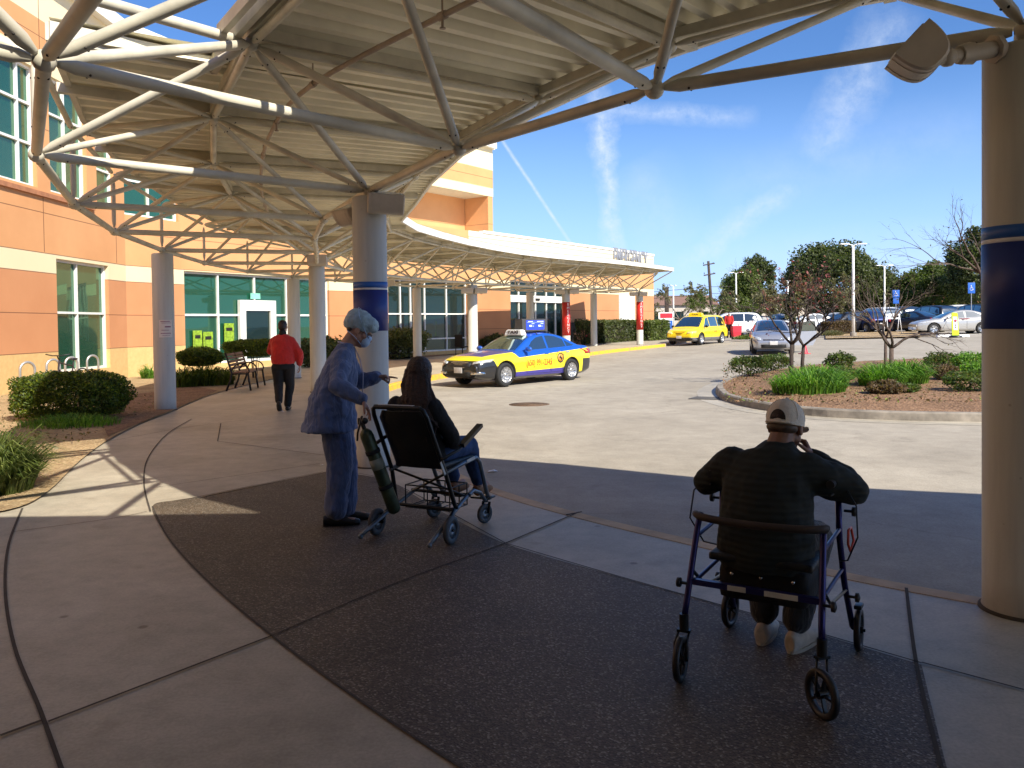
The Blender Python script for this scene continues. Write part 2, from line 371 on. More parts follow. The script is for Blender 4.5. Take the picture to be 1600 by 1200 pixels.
# kerb curve of the drop-off, from the right foreground round to the emergency doors
KC = [(30, -3.5), (20, -1.8), (12, 0.9), (9.5, 1.5), (7, 2.35), (4.6, 3.5), (2.67, 4.73), (1.39, 5.99), (.42, 7.15), (-.27, 8.27), (-1.25, 10.4), (-2.05, 12.8), (-2.7, 15.5), (-3.15, 18.5), (-3.3, 21.5), (-2.95, 24), (-2.2, 26.5), (-1, 29.5), (.5, 32.8), (2.3, 36.8), (4.6, 41.2), (7.2, 45.0), (8.6, 47.0), (9.5, 49.5), (13, 56), (18, 64)]
KS = catmull([(a, b, 0) for a, b in KC], 6)
def off_curve(P, d):
    out = []
    for i, p in enumerate(P):
        t = (P[min(i+1, len(P)-1)]-P[max(i-1, 0)]).normalized(); out.append(p+Vector((-t.y, t.x, 0))*d)
    return out
KI = off_curve(KS, 0.16)                            # inner edge of the kerb stone
def gz(p, dz=0.0): return Vector((p.x, p.y, g(p.x, p.y)+dz))
# pavement: everything on the building side of the kerb
mb = MB(); n = len(KS)
rows = []
for i, p in enumerate(KI):
    far = Vector((-14.0, p.y if p.y > 5 else max(-28, -28+(p.y+3.5)*3.9), 0))
    if p.y > 44: far = Vector((-14+(p.y-44)*1.0, p.y+ (p.y-44)*1.2, 0))
    rows.append([gz(p.lerp(far, k/5)) for k in range(6)])
vs = [q for r in rows for q in r]
mb.add(vs, [(i*6+k, i*6+k+1, (i+1)*6+k+1, (i+1)*6+k) for i in range(n-1) for k in range(5)])
pv = mb.build('pavement', M_conc); fix_normals(pv); tag(pv, kind='structure')
def kerb_part(name, a, b, m, out=KS, inn=KI, top=0.004, bot=-0.17, slit=True):
    mb = MB(); idx = range(a, b); rings = []
    for i in idx:
        o, k = out[i], inn[i]; d = (o-k).normalized()
        rings.append([gz(k, bot), gz(k, top), gz(o-d*0.025, top), gz(o, top-0.02), gz(o+d*0.012, bot)])
    mb.loft(rings, smooth=False); o = mb.build(name, m); fix_normals(o); return tag(o, kind='structure')
iy = min(range(n), key=lambda i: abs(KS[i].y-19.3)+(KS[i].x > 0)*99); iy2 = min(range(n), key=lambda i: abs(KS[i].y-47.2)+abs(KS[i].x-8.7))
kerb_part('kerb', 0, iy+1, M_kerb); kerb_part('yellow_kerb', iy, iy2+1, M_yel); kerb_part('far_kerb', iy2, n, M_kerb)
def flat(name, pts, m, dz, kind='structure'):
    mb = MB(); P = [Vector((p[0], p[1], 0)) for p in pts]
    bm = bmesh.new(); bm.faces.new([bm.verts.new(gz(p, dz)) for p in P]); bmesh.ops.triangulate(bm, faces=bm.faces)
    me = bpy.data.meshes.new(name); bmesh.ops.recalc_face_normals(bm, faces=bm.faces)
    if sum(f.normal.z for f in bm.faces) < 0: bmesh.ops.reverse_faces(bm, faces=bm.faces)
    bm.to_mesh(me); bm.free(); me.materials.append(m); o = bpy.data.objects.new(name, me); COL.objects.link(o); return tag(o, kind=kind)
# dark exposed-aggregate field in the middle of the walk
arcA = catmull([gp(*p) for p in ((330, 775), (275, 782), (238, 792), (262, 840), (320, 905), (425, 995), (560, 1095), (740, 1215), (1000, 1400))], 6)
arcR = catmull([gp(*p) for p in ((1560, 1500), (1515, 1340), (1474, 1180), (1440, 1040)) ], 4)[:-1]+catmull([gp(*p) for p in ((1440, 1040), (1180, 962), (960, 900), (790, 850), (690, 800), (600, 750), (512, 737))], 6)
flat('aggregate_paving', arcA+arcR, M_agg, 0.004)
def strip(pts, wd=0.014, dz=0.006, z0=0.0):
    P = [Vector((p.x, p.y, 0)) for p in pts]; a = off_curve(P, wd/2); b = off_curve(P, -wd/2); mb = MB(); k = len(P)
    mb.add([gz(q, dz) for q in a]+[gz(q, dz) for q in b], [(i, i+1, k+i+1, k+i) for i in range(k-1)]); return mb
J = MB()
def jl(pts, wd=0.014, dz=0.0075, sm=6):
    P = [gp(*p) for p in pts]
    P = catmull(P, sm) if len(P) > 2 else [P[0].lerp(P[1], k/8) for k in range(9)]
    s = strip(P, wd, dz); J.add(s.v, s.f)
jl([(235, 800), (225, 755), (232, 715), (262, 678), (300, 655)]); jl([(238, 792), (262, 840), (320, 905), (425, 995), (560, 1095), (740, 1215)], 0.013)
jl([(35, 795), (14, 850), (8, 920), (22, 1010), (62, 1110), (98, 1210)], 0.018)
jl([(75, 1130), (425, 995)], 0.016); jl([(425, 995), (620, 912), (790, 850)], 0.012); jl([(0, 1152), (65, 1128)], 0.02)
jl([(285, 782), (505, 738)], 0.014); jl([(20, 832), (170, 812), (230, 800)], 0.010); jl([(245, 762), (500, 725)], 0.01)
jl([(905, 801), (790, 850)], 0.016); jl([(1416, 920), (1432, 1040), (1470, 1200)], 0.018); jl([(1440, 1037), (1600, 1080)], 0.014); jl([(1180, 962), (1440, 1038)], 0.012)
jl([(790, 850), (960, 900), (1180, 962)], 0.012); jl([(512, 737), (600, 750), (790, 850)], 0.012)
jl([(340, 690), (530, 715)], 0.012); jl([(345, 662), (340, 690)], 0.012); jl([(170, 690), (300, 667), (400, 655)], 0.012)
tag(J.build('pavement_joints', M_joint), kind='structure')
# kerb joints
J2 = MB()
for px, py in ((915, 800), (1325, 884), (640, 705)):
    p = gp(px, py); i = min(range(n), key=lambda q: (KS[q]-Vector((p.x, p.y, 0))).length)
    J2.bar(gz(KI[i], 0.0065), gz(KS[i]+(KS[i]-KI[i])*0.06, 0.0065), 0.014, 0.004)
tag(J2.build('kerb_joints', M_joint), kind='structure')
# planted bed against the building on the left
bedE = catmull([gp(*p) for p in ((-60, 812), (30, 795), (78, 768), (125, 722), (168, 690), (215, 665), (262, 646), (310, 625), (345, 613), (395, 600), (440, 590))], 5)
bed = [(v.x, v.y) for v in bedE]+[(-8.2, 32.5), (-11.3, 28.6), (-12.28, 26.3), (-12.28, 6.0), (-9, 5.5)]
flat('planting_bed', bed, M_soil, 0.02)
bed2 = [gp(*p) for p in ((168, 684), (215, 664), (262, 645), (300, 628), (340, 612), (300, 604), (230, 600), (185, 606), (150, 640))]
flat('mulch_patch', [(v.x, v.y) for v in bed2], M_mulch, 0.028)
# planting strip under the windows further along
flat('window_bed', [(-8.0, 33.0), (-5.2, 36.6), (-2.6, 40.6), (-2.1, 42.2), (-5.7, 37.7), (-8.3, 34.0)], M_mulch, 0.02)
flat('far_bed', [(3.4, 49.0), (8.8, 57.0), (10.2, 59.6), (3.3, 50.0)], M_mulch, 0.02)
# planted island with its kerb
IS = catmull([(x, y, 0) for x, y in ((4.55, 18.0), (4.75, 16.2), (5.4, 14.9), (6.6, 14.1), (8.6, 13.6), (12, 13.0), (17, 12.5), (24, 12.2), (27, 15), (25, 21), (19, 26), (13.5, 27.2), (9.5, 26.2), (6.6, 23.5), (5.1, 20.6), (4.55, 18.0))], 5)[:-1]
IN = []
for i, p in enumerate(IS):
    t = (IS[(i+1) % len(IS)]-IS[i-1]).normalized(); IN.append(p+Vector((t.y, -t.x, 0))*-0.16)
cen = sum(IS, Vector())/len(IS)
if (IN[0]-cen).length > (IS[0]-cen).length: IN = [p*2-q for p, q in zip(IS, IN)]
mb = MB(); rings = []
for o_, k_ in zip(IS, IN):
    d = (o_-k_).normalized(); rings.append([gz(k_, -0.16), gz(k_, 0.0), gz(o_-d*0.03, 0.0), gz(o_-d*0.004, -0.025), gz(o_+d*0.02, -0.16)])
rings.append(rings[0]); mb.loft(rings, caps=False, smooth=False); o = mb.build('island_kerb', M_kerbi); fix_normals(o); tag(o, kind='structure')
# gutter apron round the island
G = [o_+(o_-k_).normalized()*0.45 for o_, k_ in zip(IS, IN)]; mb = MB(); k = len(IS)
mb.add([gz(p, -0.1455) for p in IS]+[gz(p, -0.1455) for p in G], [(i, (i+1) % k, k+(i+1) % k, k+i) for i in range(k)]); o = mb.build('gutter', M_conc); fix_normals(o); tag(o, kind='structure')
bm = bmesh.new(); ps = [bm.verts.new(gz(p, -0.01)) for p in IN]; f = bm.faces.new(ps)
r = bmesh.ops.triangulate(bm, faces=[f]); bmesh.ops.subdivide_edges(bm, edges=bm.edges[:], cuts=3, use_grid_fill=True)
for v in bm.verts:
    dd = min((Vector((v.co.x, v.co.y, 0))-q).length for q in IN); v.co.z = g(v.co.x, v.co.y)-0.02+0.09*min(1, dd/1.5)+random.uniform(0, .012)
me = bpy.data.meshes.new('island_mulch'); bmesh.ops.recalc_face_normals(bm, faces=bm.faces)
if sum(f.normal.z for f in bm.faces) < 0: bmesh.ops.reverse_faces(bm, faces=bm.faces)
bm.to_mesh(me); bm.free(); me.materials.append(M_mulch)
o = bpy.data.objects.new('island_mulch', me); COL.objects.link(o); tag(o, kind='structure')
# far verge between drive and car park
vg = [gp(x, y) for x, y in ((1125, 519), (1180, 519), (1180, 513), (1290, 514), (1290, 526), (1440, 524), (1440, 519), (1340, 516), (1290, 511), (1125, 512))]
flat('verge', [(v.x, v.y) for v in [gp(1122, 520), gp(1172, 520), gp(1172, 511), gp(1122, 511)]], M_mulch, -0.06)
flat('verge_dry', [(v.x, v.y) for v in [gp(1290, 527), gp(1440, 524), gp(1432, 516), gp(1290, 516)]], M_soil, -0.06)
mb = MB(); a, b_ = gp(1292, 528, -0.1), gp(1462, 525, -0.1)
mb.bar(gz(a, -0.09), gz(b_, -0.09), 0.2, 0.14); 
a, b_ = gp(1120, 520.5, -0.1), gp(1172, 520.5, -0.1); mb.bar(gz(a, -0.09), gz(b_, -0.09), 0.2, 0.14)
tag(mb.build('verge_kerb', M_kerbi), kind='structure')
M_white = mat('white_road_paint', (0.75, 0.73, 0.68), 0.7, var=0.12, scale=5, coord='World')
mb = MB()
for x, y, x2, y2 in ((1440, 525, 1480, 521), (1480, 527, 1545, 520), (1560, 530, 1640, 524)):
    a, b_ = gp(x, y, -.15), gp(x2, y2, -.15); d = (b_-a).normalized(); u = Vector((-d.y, d.x, 0))*0.07
    mb.quad(gz(a-u, -.1455), gz(b_-u, -.1455), gz(b_+u, -.1455), gz(a+u, -.1455))
tag(mb.build('road_markings', M_white), kind='structure')
# manhole cover and drain grate
M_iron = mat('rusty_iron', (0.16, 0.10, 0.06), 0.8, 0.3, var=0.3, scale=20)
p = gp(827, 632, -.15); t = thing('manhole_cover', (p.x, p.y, g(p.x, p.y)-.15), 0, 'round rusty manhole cover set in the drive near the taxi', 'manhole cover')
mb = MB(); mb.lathe([(0.44, 0.0), (0.44, 0.006), (0.40, 0.007)], n=40); mb.build('rim', M_iron, t)
mb = MB(); mb.lathe([(0.392, 0.0), (0.392, 0.008), (0.0, 0.008)], n=40)
for r_ in (0.1, 0.2, 0.3): mb.lathe([(r_, .008), (r_, .011), (r_+.03, .011), (r_+.03, .008)], n=30)
mb.build('lid', M_iron, t)
p = gp(1112, 623, -.15); t = thing('drain_grate', (p.x, p.y, g(p.x, p.y)-.145), R(-30), 'ridged metal drain grate at the tip of the planted island', 'drain grate')
mb = MB(); M_grey = mat('grey_cast_metal', (0.16, 0.15, 0.14), 0.6, 0.5)
for i in range(13): mb.box((-0.36+i*0.06, 0, 0.004), (0.028, 0.5, 0.012))
mb.build('grate_bars', M_grey, t); mb = MB()
for s_ in (-1, 1): mb.box((0, s_*0.27, 0.004), (0.84, 0.04, 0.014)); mb.box((s_*0.42, 0, 0.004), (0.04, 0.58, 0.013))
mb.build('frame', M_grey, t)
# ================================================================ hospital building
def b_wall(low):
    def f(b, p):
        s = N('ShaderNodeSeparateXYZ'); Lk(p, s.inputs[0]); z = s.outputs[2]
        def step(h): return mth('GREATER_THAN', z, h)
        orange = ramp(noise(p, 0.5, 4), [(0.3, (0.62, 0.30, 0.125)), (0.7, (0.68, 0.345, 0.15))])
        brown = ramp(noise(p, 0.7, 4), [(0.3, (0.53, 0.235, 0.105)), (0.7, (0.58, 0.27, 0.125))])
        cream = (0.80, 0.66, 0.42); tan = ramp(noise(p, 9, 3), [(0.3, (0.60, 0.39, 0.16)), (0.7, (0.68, 0.46, 0.20))])
        off = low
        c = mixc(step(1.0+off), tan if off < .2 else brown, brown); c = mixc(step(3.1+off), c, cream); c = mixc(step(3.62+off), c, orange)
        if off < 0.2: c = mixc(step(8.35), c, cream); c = mixc(step(8.8), c, orange); c = mixc(step(9.75), c, (0.82, 0.70, 0.46)); c = mixc(step(10.9), c, (0.85, 0.84, 0.80))
        else: c = mixc(step(5.25), c, (0.86, 0.72, 0.47)); c = mixc(step(6.15), c, (0.86, 0.80, 0.66))
        seam = None
        for h in (1.0+off, 2.03+off, 3.1+off, 3.62+off, 4.68+off, 9.3, 6.1 if off > .2 else 6.9):
            q = mth('LESS_THAN', mth('ABSOLUTE', mth('SUBTRACT', z, h)), 0.012); seam = q if seam is None else mth('MAXIMUM', seam, q)
        c = mixc(mth('MULTIPLY', seam, 0.75), c, (0.12, 0.05, 0.025))
        st = ramp(noise(p, 0.25, 6, 0.7), [(0.35, (0.93, 0.92, 0.9)), (0.65, (1, 1, 1))]); c = mixc(0.8, c, st, 'MULTIPLY')
        Lk(c, b.inputs['Base Color']); b.inputs['Roughness'].default_value = 0.85; bumpn(b, noise(p, 45, 3), 0.25, 0.004)
    return f
M_wall = world_mat('stucco_wall', b_wall(0.0)); M_walle = world_mat('stucco_wall_wing', b_wall(0.35))
M_trim = mat('white_trim', (0.80, 0.79, 0.74), 0.5, var=0.04); M_frame = mat('window_frame_paint', (0.78, 0.78, 0.74), 0.4, var=0.04)
M_winl = glass_mat('green_window_glass', (0.010, 0.070, 0.042), 0.14, gcol=(.25, .48, .30), fk=.45); M_wind = glass_mat('dark_window_glass', (0.004, 0.016, 0.012), 0.10, gcol=(.22, .30, .24), fk=.30)
M_dark = mat('dark_interior', (0.012, 0.012, 0.012), 0.9); M_soff = mat('soffit_plaster', (0.62, 0.55, 0.40), 0.8, var=0.05)
PW = [(-12.3, -30), (-12.3, 26.5), (-11.4, 28.7), (-7.7, 35.2), (-5.7, 37.8), (-2.15, 42.5), (10.3, 60)]
PW = [Vector((a, b, 0)) for a, b in PW]
def seg_at(px, k):
    """distance along wall run k that is seen at pixel column px"""
    A, B = PW[k], PW[k+1]; q = px_dir(px, 500); u = B-A
    den = u.x*q.y-u.y*q.x; t = (q.x*A.y-q.y*A.x)/den
    return t*u.length
hosp = thing('hospital_building', (-12.3, 20, 0), 0, 'three storey orange and cream stucco hospital wing with green tinted windows', 'building')
wing = thing('emergency_wing', (-0.92, 44.2, 0.2), 0, 'single storey orange wing with white parapet and sliding glass entrance doors', 'building')
def wall_run(A, B, z0, z1, ops, m, parent, depth=0.22, zc=()):
    """wall face with openings (s0, s1, za, zb) measured along A->B"""
    u = (B-A).normalized(); nrm = Vector((u.y, -u.x, 0)); Ln = (B-A).length
    S = sorted({0, Ln, *[o[0] for o in ops], *[o[1] for o in ops]}); Z = sorted({z0, z1, *[o[2] for o in ops], *[o[3] for o in ops]})
    P = lambda s, z, d=0: A+u*s+Vector((0, 0, z))-nrm*d
    mb = MB()
    for i in range(len(S)-1):
        for j in range(len(Z)-1):
            cs, cz = (S[i]+S[i+1])/2, (Z[j]+Z[j+1])/2
            if any(o[0] < cs < o[1] and o[2] < cz < o[3] for o in ops): continue
            mb.quad(P(S[i], Z[j]), P(S[i+1], Z[j]), P(S[i+1], Z[j+1]), P(S[i], Z[j+1]))
    for s0, s1, a, b in [o[:4] for o in ops]:
        mb.quad(P(s0, a), P(s0, b), P(s0, b, depth), P(s0, a, depth)); mb.quad(P(s1, a), P(s1, a, depth), P(s1, b, depth), P(s1, b))
        mb.quad(P(s0, b), P(s1, b), P(s1, b, depth), P(s0, b, depth)); mb.quad(P(s0, a), P(s0, a, depth), P(s1, a, depth), P(s1, a))
    o = mb.build('wall', m, parent, world=True); return u, nrm
def window(A, u, nrm, s0, s1, za, zb, cols, rws, parent, gm, fw=0.07, depth=0.16, name='window'):
    P = lambda s, z, d=0: A+u*s+Vector((0, 0, z))-nrm*d
    mb = MB(); d = depth
    def vbar(s, a, b, w): mb.bar(P(s, a, d), P(s, b, d), w, 0.09, up=nrm)
    def hbar(z, a, b, w): mb.bar(P(a, z, d-0.002), P(b, z, d-0.002), 0.09, w)
    for s in (s0+fw/2, s1-fw/2): vbar(s, za, zb, fw)
    for z in (za+fw/2, zb-fw/2): hbar(z, s0+fw, s1-fw, fw)
    for c in cols: vbar(s0+(s1-s0)*c, za+fw, zb-fw, fw*0.9)
    for r_ in rws:
        z = za+(zb-za)*r_ if r_ < 1 else r_
        e = [s0]+[s0+(s1-s0)*c for c in cols]+[s1]
        for a, b in zip(e[:-1], e[1:]): hbar(z, a+fw*.46, b-fw*.46, fw*0.9)
    fo = mb.build(name, M_frame, parent, world=True)
    g_ = MB(); g_.quad(P(s0, za, d+.03), P(s1, za, d+.03), P(s1, zb, d+.03), P(s0, zb, d+.03)); po = g_.build('pane', gm, fo)
    M = local(parent); po.data.transform(M)
    return fo
def win_list(k, ops, z0, z1, m, parent, A=None, B=None, gm=None):
    A = A or PW[k]; B = B or PW[k+1]
    u, nr = wall_run(A, B, z0, z1, ops, m, parent)
    for o in ops: window(A, u, nr, o[0], o[1], o[2], o[3], o[4], o[5], parent, o[6] if len(o) > 6 else M_winl)
s = lambda px, k: seg_at(px, k)
O0 = [(s(90, 0), s(171, 0), 0.42, 3.52, (0.44,), (0.53,)),
      (s(-330, 0), s(64, 0), 5.3, 8.4, (0.25, 0.5, 0.74, 0.92), (0.36, 0.69)), (s(84, 0), s(141, 0), 5.3, 8.4, (0.5,), (0.36, 0.69)), (s(156, 0), s(183, 0), 5.3, 8.4, (), (0.36, 0.69))]
win_list(0, O0, -0.1, 10.9, M_wall, hosp)
win_list(1, [(s(194, 1), s(282, 1), 5.25, 8.4, (0.5,), (0.36, 0.69))], -0.1, 10.9, M_wall, hosp)
# ground-floor glazed wall with the side door
sa, sb = s(289, 2), s(515, 2)
zc = g(-9, 32)
ops2 = [(sa, sb, 0.30, 3.58)]
u2, n2 = wall_run(PW[2], PW[3], -0.1, 10.9, ops2, M_wall, hosp)
L2 = (PW[3]-PW[2]).length; cx = [(s(p, 2)-sa)/(sb-sa) for p in (345, 402, 452)]
fo = window(PW[2], u2, n2, sa, sb, 0.30, 3.58, cx, (0.535,), hosp, M_winl, fw=0.08)
# door leaf and heavy white surround
P2 = lambda sx, z, d=0: PW[2]+u2*sx+Vector((0, 0, z))-n2*d
d0, d1 = s(376, 2), s(432, 2)
mb = MB()
mb.bar(P2(d0+.14, 0.1, .08), P2(d0+.14, 2.62, .08), 0.28, 0.14, up=n2); mb.bar(P2(d1-.14, 0.1, .08), P2(d1-.14, 2.62, .08), 0.28, 0.14, up=n2)
mb.bar(P2(d0+.28, 2.42, .08), P2(d1-.28, 2.42, .08), 0.14, 0.4); mb.bar(P2(d0+.28, .25, .08), P2(d1-.28, .25, .08), 0.12, 0.3)
dr = mb.build('door', M_frame, hosp, world=True)
g_ = MB(); g_.quad(*[P2(a, b, .09) for a, b in ((d0+.28, .4), (d1-.28, .4), (d1-.28, 2.22), (d0+.28, 2.22))]); po = g_.build('pane', M_wind, dr); po.data.transform(local(hosp))
mb = MB(); mb.bar(P2(d0+.30, 1.05, .02), P2(d1-.30, 1.05, .02), 0.05, 0.05); ho = mb.build('handle', M_frame, dr); ho.data.transform(local(hosp))
win_list(3, [], -0.1, 10.9, M_wall, hosp)
sc_, sd_ = s(607, 4), s(731, 4)
win_list(4, [(sc_, sd_, 0.3, 3.75, [(s(p, 4)-sc_)/(sd_-sc_) for p in (629, 645, 667, 701)], (0.18, 0.53), M_wind)], -0.1, 6.4, M_wall, hosp)
# low emergency wing
A5, B5 = PW[5], PW[6]; u5 = (B5-A5).normalized(); n5 = Vector((u5.y, -u5.x, 0))
e0, e1 = s(798, 5), s(884, 5)
wall_run(A5, B5, 0.0, 6.4, [(e0, e1, 0.2, 4.0)], M_walle, wing)
P5 = lambda sx, z, d=0: A5+u5*sx+Vector((0, 0, z))-n5*d
fo = window(A5, u5, n5, e0, e1, 0.2, 4.0, [(s(p, 5)-e0)/(e1-e0) for p in (814, 840, 857, 871)], (2.95/3.8,), wing, M_wind, fw=0.09, name='entrance_frame')
mb = MB(); mb.bar(P5(e0+.1, 2.95, .10), P5(e1-.1, 2.95, .10), 0.1, 0.28); mb.build('door_header', M_frame, wing, world=True)
mb = MB(); mb.bar(P5(s(838, 5), 2.98, .03), P5(s(844, 5), 2.98, .03), 0.08, 0.12); mb.build('door_sensor', M_dark, wing, world=True)
# louvred panel
mb = MB(); q0, q1 = s(967, 5), s(991, 5); mb.bar(P5(q0, 2.05, -.03), P5(q1, 2.05, -.03), 0.06, 2.9)
for i in range(14): mb.bar(P5(q0+.05, .75+i*.2, -.07), P5(q1-.05, .75+i*.2, -.07), 0.05, 0.09)
mb.build('louvre_panel', M_trim, wing, world=True)
# end wall and back of the wing, roof, parapet
E = B5+Vector((-25, 18, 0)); mb = MB(); mb.quad(B5, E, E+Vector((0, 0, 6.4)), B5+Vector((0, 0, 6.4))); mb.build('wall', M_walle, wing, world=True)
mb = MB(); ro = P5(0, 6.0, .3); mb.quad(P5(0, 6.0, .2), P5((B5-A5).length, 6.0, .2), E+Vector((0, 0, 6.0)), Vector((-20, 62, 6.0))); mb.build('roof', M_trim, wing, world=True)
mb = MB(); mb.bar(P5(1.2, 6.43, .1), P5((B5-A5).length+.06, 6.43, .1), 0.32, 0.14); mb.bar(B5+Vector((0, .05, 6.43)), E+Vector((0, 0, 6.43)), .3, .138); mb.build('parapet_cap', M_trim, wing, world=True)
# EMERGENCY letters on the parapet
M_let = mat('sign_letter_metal', (0.30, 0.31, 0.34), 0.5, 0.2, var=0.05)
la, lb = s(955, 5), s(1014, 5)
text_mesh('sign_letters', 'EMERGENCY', 1.55, M_let, wing, local(wing) @ frame3(u5, Vector((0, 0, 1)), n5, P5((la+lb)/2, 5.95, -.05)), 0.03, sx=(lb-la)/9.9, bold=0.03)
# tall block: upper return at the emergency end, overhang band, recess
c0 = A5+u5*0.0; cE = P5((s(773, 5)), 0)                     # visible corner
T0, T1 = P5(0, 0), cE
def face(a, b, z0, z1, m, name='wall'):
    mb = MB(); mb.quad(a+Vector((0, 0, z0)), b+Vector((0, 0, z0)), b+Vector((0, 0, z1)), a+Vector((0, 0, z1))); return mb.build(name, m, hosp, world=True)
face(T0, T1, 8.35, 10.9, M_wall); rc0, rc1 = T0-n5*1.6, T1-n5*1.6
_u4 = (PW[5]-PW[4]).normalized(); _n4 = Vector((_u4.y, -_u4.x, 0)); r4a, r4b = PW[4]-_n4*1.6, PW[5]-_n4*1.6
face(PW[4], PW[5], 8.35, 10.9, M_wall); face(r4a, r4b, 6.0, 8.35, M_wall); face(r4b, rc1, 6.0, 8.35, M_wall)
mb = MB(); zt_ = Vector((0, 0, 6.39)); mb.quad(PW[4]+zt_, PW[5]+zt_, r4b+zt_, r4a+zt_); mb.quad(PW[5]+zt_, T1+zt_, rc1+zt_, r4b+zt_); mb.build('ledge', M_trim, hosp, world=True)
mb = MB(); mb.quad(PW[4]+Vector((0, 0, 6.2)), r4a+Vector((0, 0, 6.2)), r4a+Vector((0, 0, 8.35)), PW[4]+Vector((0, 0, 8.35))); mb.build('wall', M_wall, hosp, world=True)
mb = MB(); mb.bar(T1-u5*.22-n5*.8+Vector((0, 0, 6.4)), T1-u5*.22-n5*.8+Vector((0, 0, 8.345)), .42, 1.55, up=n5); mb.build('corner_pier', M_wall, hosp, world=True)
mb = MB(); mb.quad(Vector((-12.3, -12, -.1)), Vector((15, -15, -.1)), Vector((15, -15, 9)), Vector((-12.3, -12, 9))); mb.build('unseen_fill_wall', M_wall, hosp, world=True)  # unseen wall behind the camera, added to cut sky fill on the foreground
mb = MB(); zz = Vector((0, 0, 8.35)); mb.quad(T0+zz, T1+zz, rc1+zz, r4b+zz); mb.quad(PW[4]+zz, PW[5]+zz, r4b+zz, r4a+zz); mb.build('soffit', M_soff, hosp, world=True)
back = Vector((-22, 58, 0)); face(T1, T1+Vector((-14, 12, 0)), 8.35, 10.9, M_wall); face(rc1, rc1+Vector((-12, 11, 0)), 6.0, 8.35, M_wall)
mb = MB(); top = PW[:6]+[T1]
for a, b in zip(top[:-1], top[1:]):
    d = (b-a).normalized(); nn = Vector((d.y, -d.x, 0)); mb.bar(a+Vector((0, 0, 11.1))+nn*.05-d*.02, b+Vector((0, 0, 11.1))+nn*.05+d*.02, 0.45, 0.42)
mb.bar(T1+Vector((0, 0, 11.1)), T1+Vector((-14, 12, 11.1)), .4, .418)
mb.build('parapet', M_trim, hosp, world=True)
rp = [Vector((-12.3, -30, 0))]+top[1:]+[T1+Vector((-14, 12, 0)), Vector((-40, 60, 0)), Vector((-40, -30, 0))]
mb = MB(); mb.add([(p.x, p.y, 10.85) for p in rp], [tuple(range(len(rp)))]); mb.build('roof', M_trim, hosp, world=True)
mb = MB(); mb.bar(PW[0]+Vector((.02, 0, 5.15)), PW[1]+Vector((.02, -2, 5.15)), .12, .12); mb.build('ledge', mat('ledge_brown', (0.40, 0.17, 0.08), .8), hosp, world=True)
mb = MB()
for yy in (4.0, 9.5, 15.2, 21.9, 25.9):
    for za, zb_ in ((-.05, 5.2), (8.45, 10.85)):
        if yy in (21.9, 25.9) and za < 0: za = 3.65
        mb.bar((-12.298, yy, za), (-12.298, yy, zb_), .012, .012)
mb.build('panel_joint', mat('sealant_brown', (.14, .06, .03), .9), hosp, world=True)
# projecting shadow block (box over ground window head), posters and door pictures
M_post = mat('lime_poster', (0.26, 0.42, 0.03), 0.6, var=0.3, scale=12, emit=None)
M_blue = mat('blue_panel', (0.03, 0.12, 0.5), 0.5)
for k, (a, b, z0_, z1_, lab) in enumerate(((304, 318, .75, 1.5, 'lime green poster inside the glazed wall, leftmost of the pair'), (320, 335, .75, 1.45, 'lime green poster inside the glazed wall, right one of the pair'), (353, 368, 1.0, 1.75, 'lime green arched poster behind the bench, beside the white door'))):
    a, b = s(a, 2), s(b, 2); t = thing('poster', P2((a+b)/2, z0_, .10), 0, lab, 'poster', 'lime posters in the glazed wall')
    mb = MB(); mb.bar(P2(a, (z0_+z1_)/2, .1), P2(b, (z0_+z1_)/2, .1), .02, z1_-z0_); mb.build('sheet', M_post, t, world=True)
    mb = MB(); mb.bar(P2(a+.08, z1_-.22, .086), P2(b-.08, z1_-.22, .086), .008, .12); mb.build('print', M_dark, t, world=True)
t = thing('notice', P2(s(397, 2), 2.66, .1), 0, 'small pale green exit notice above the side door', 'notice')
mb = MB(); mb.bar(P2(s(395, 2), 2.78, .1), P2(s(410, 2), 2.78, .1), .02, .22); mb.build('sheet', mat('pale_green_panel', (.25, .7, .5), .5), t, world=True)
# ================================================================ space-frame canopy
M_steel = mat('cream_painted_steel', (0.62, 0.58, 0.46), 0.45, var=0.14, scale=2.2, bump=0.05, bscale=30, coord='World')
M_deck = mat('cream_corrugated_deck', (0.84, 0.79, 0.61), 0.4, 0.0, var=0.08, scale=1.2, coord='World')
M_col = mat('cream_column_paint', (0.57, 0.53, 0.43), 0.6, var=0.07, scale=2, bump=0.15, bscale=60, coord='World')
M_fas = mat('white_fascia', (0.80, 0.78, 0.72), 0.45, var=0.05)
Lr = {-3: (6.0, -2.6), -2: (3.4, -1.0), -1: (1.1, .75), 0: (-.92, 2.6), 1: (-2.63, 4.73), 2: (-4.12, 7.25), 3: (-5.3, 10.1), 4: (-6.2, 13.0), 5: (-6.8, 16.2), 6: (-7.2, 19.5), 7: (-7.2, 22.7), 8: (-6.75, 25.6), 9: (-6.05, 28.5), 10: (-5.1, 31.4), 11: (-3.95, 34.6), 12: (-2.6, 36.9), 13: (-1.2, 39.2), 14: (.2, 41.3), 15: (1.7, 43.5), 16: (3.2, 45.7), 17: (4.75, 48.0), 18: (5.9, 50.3)}
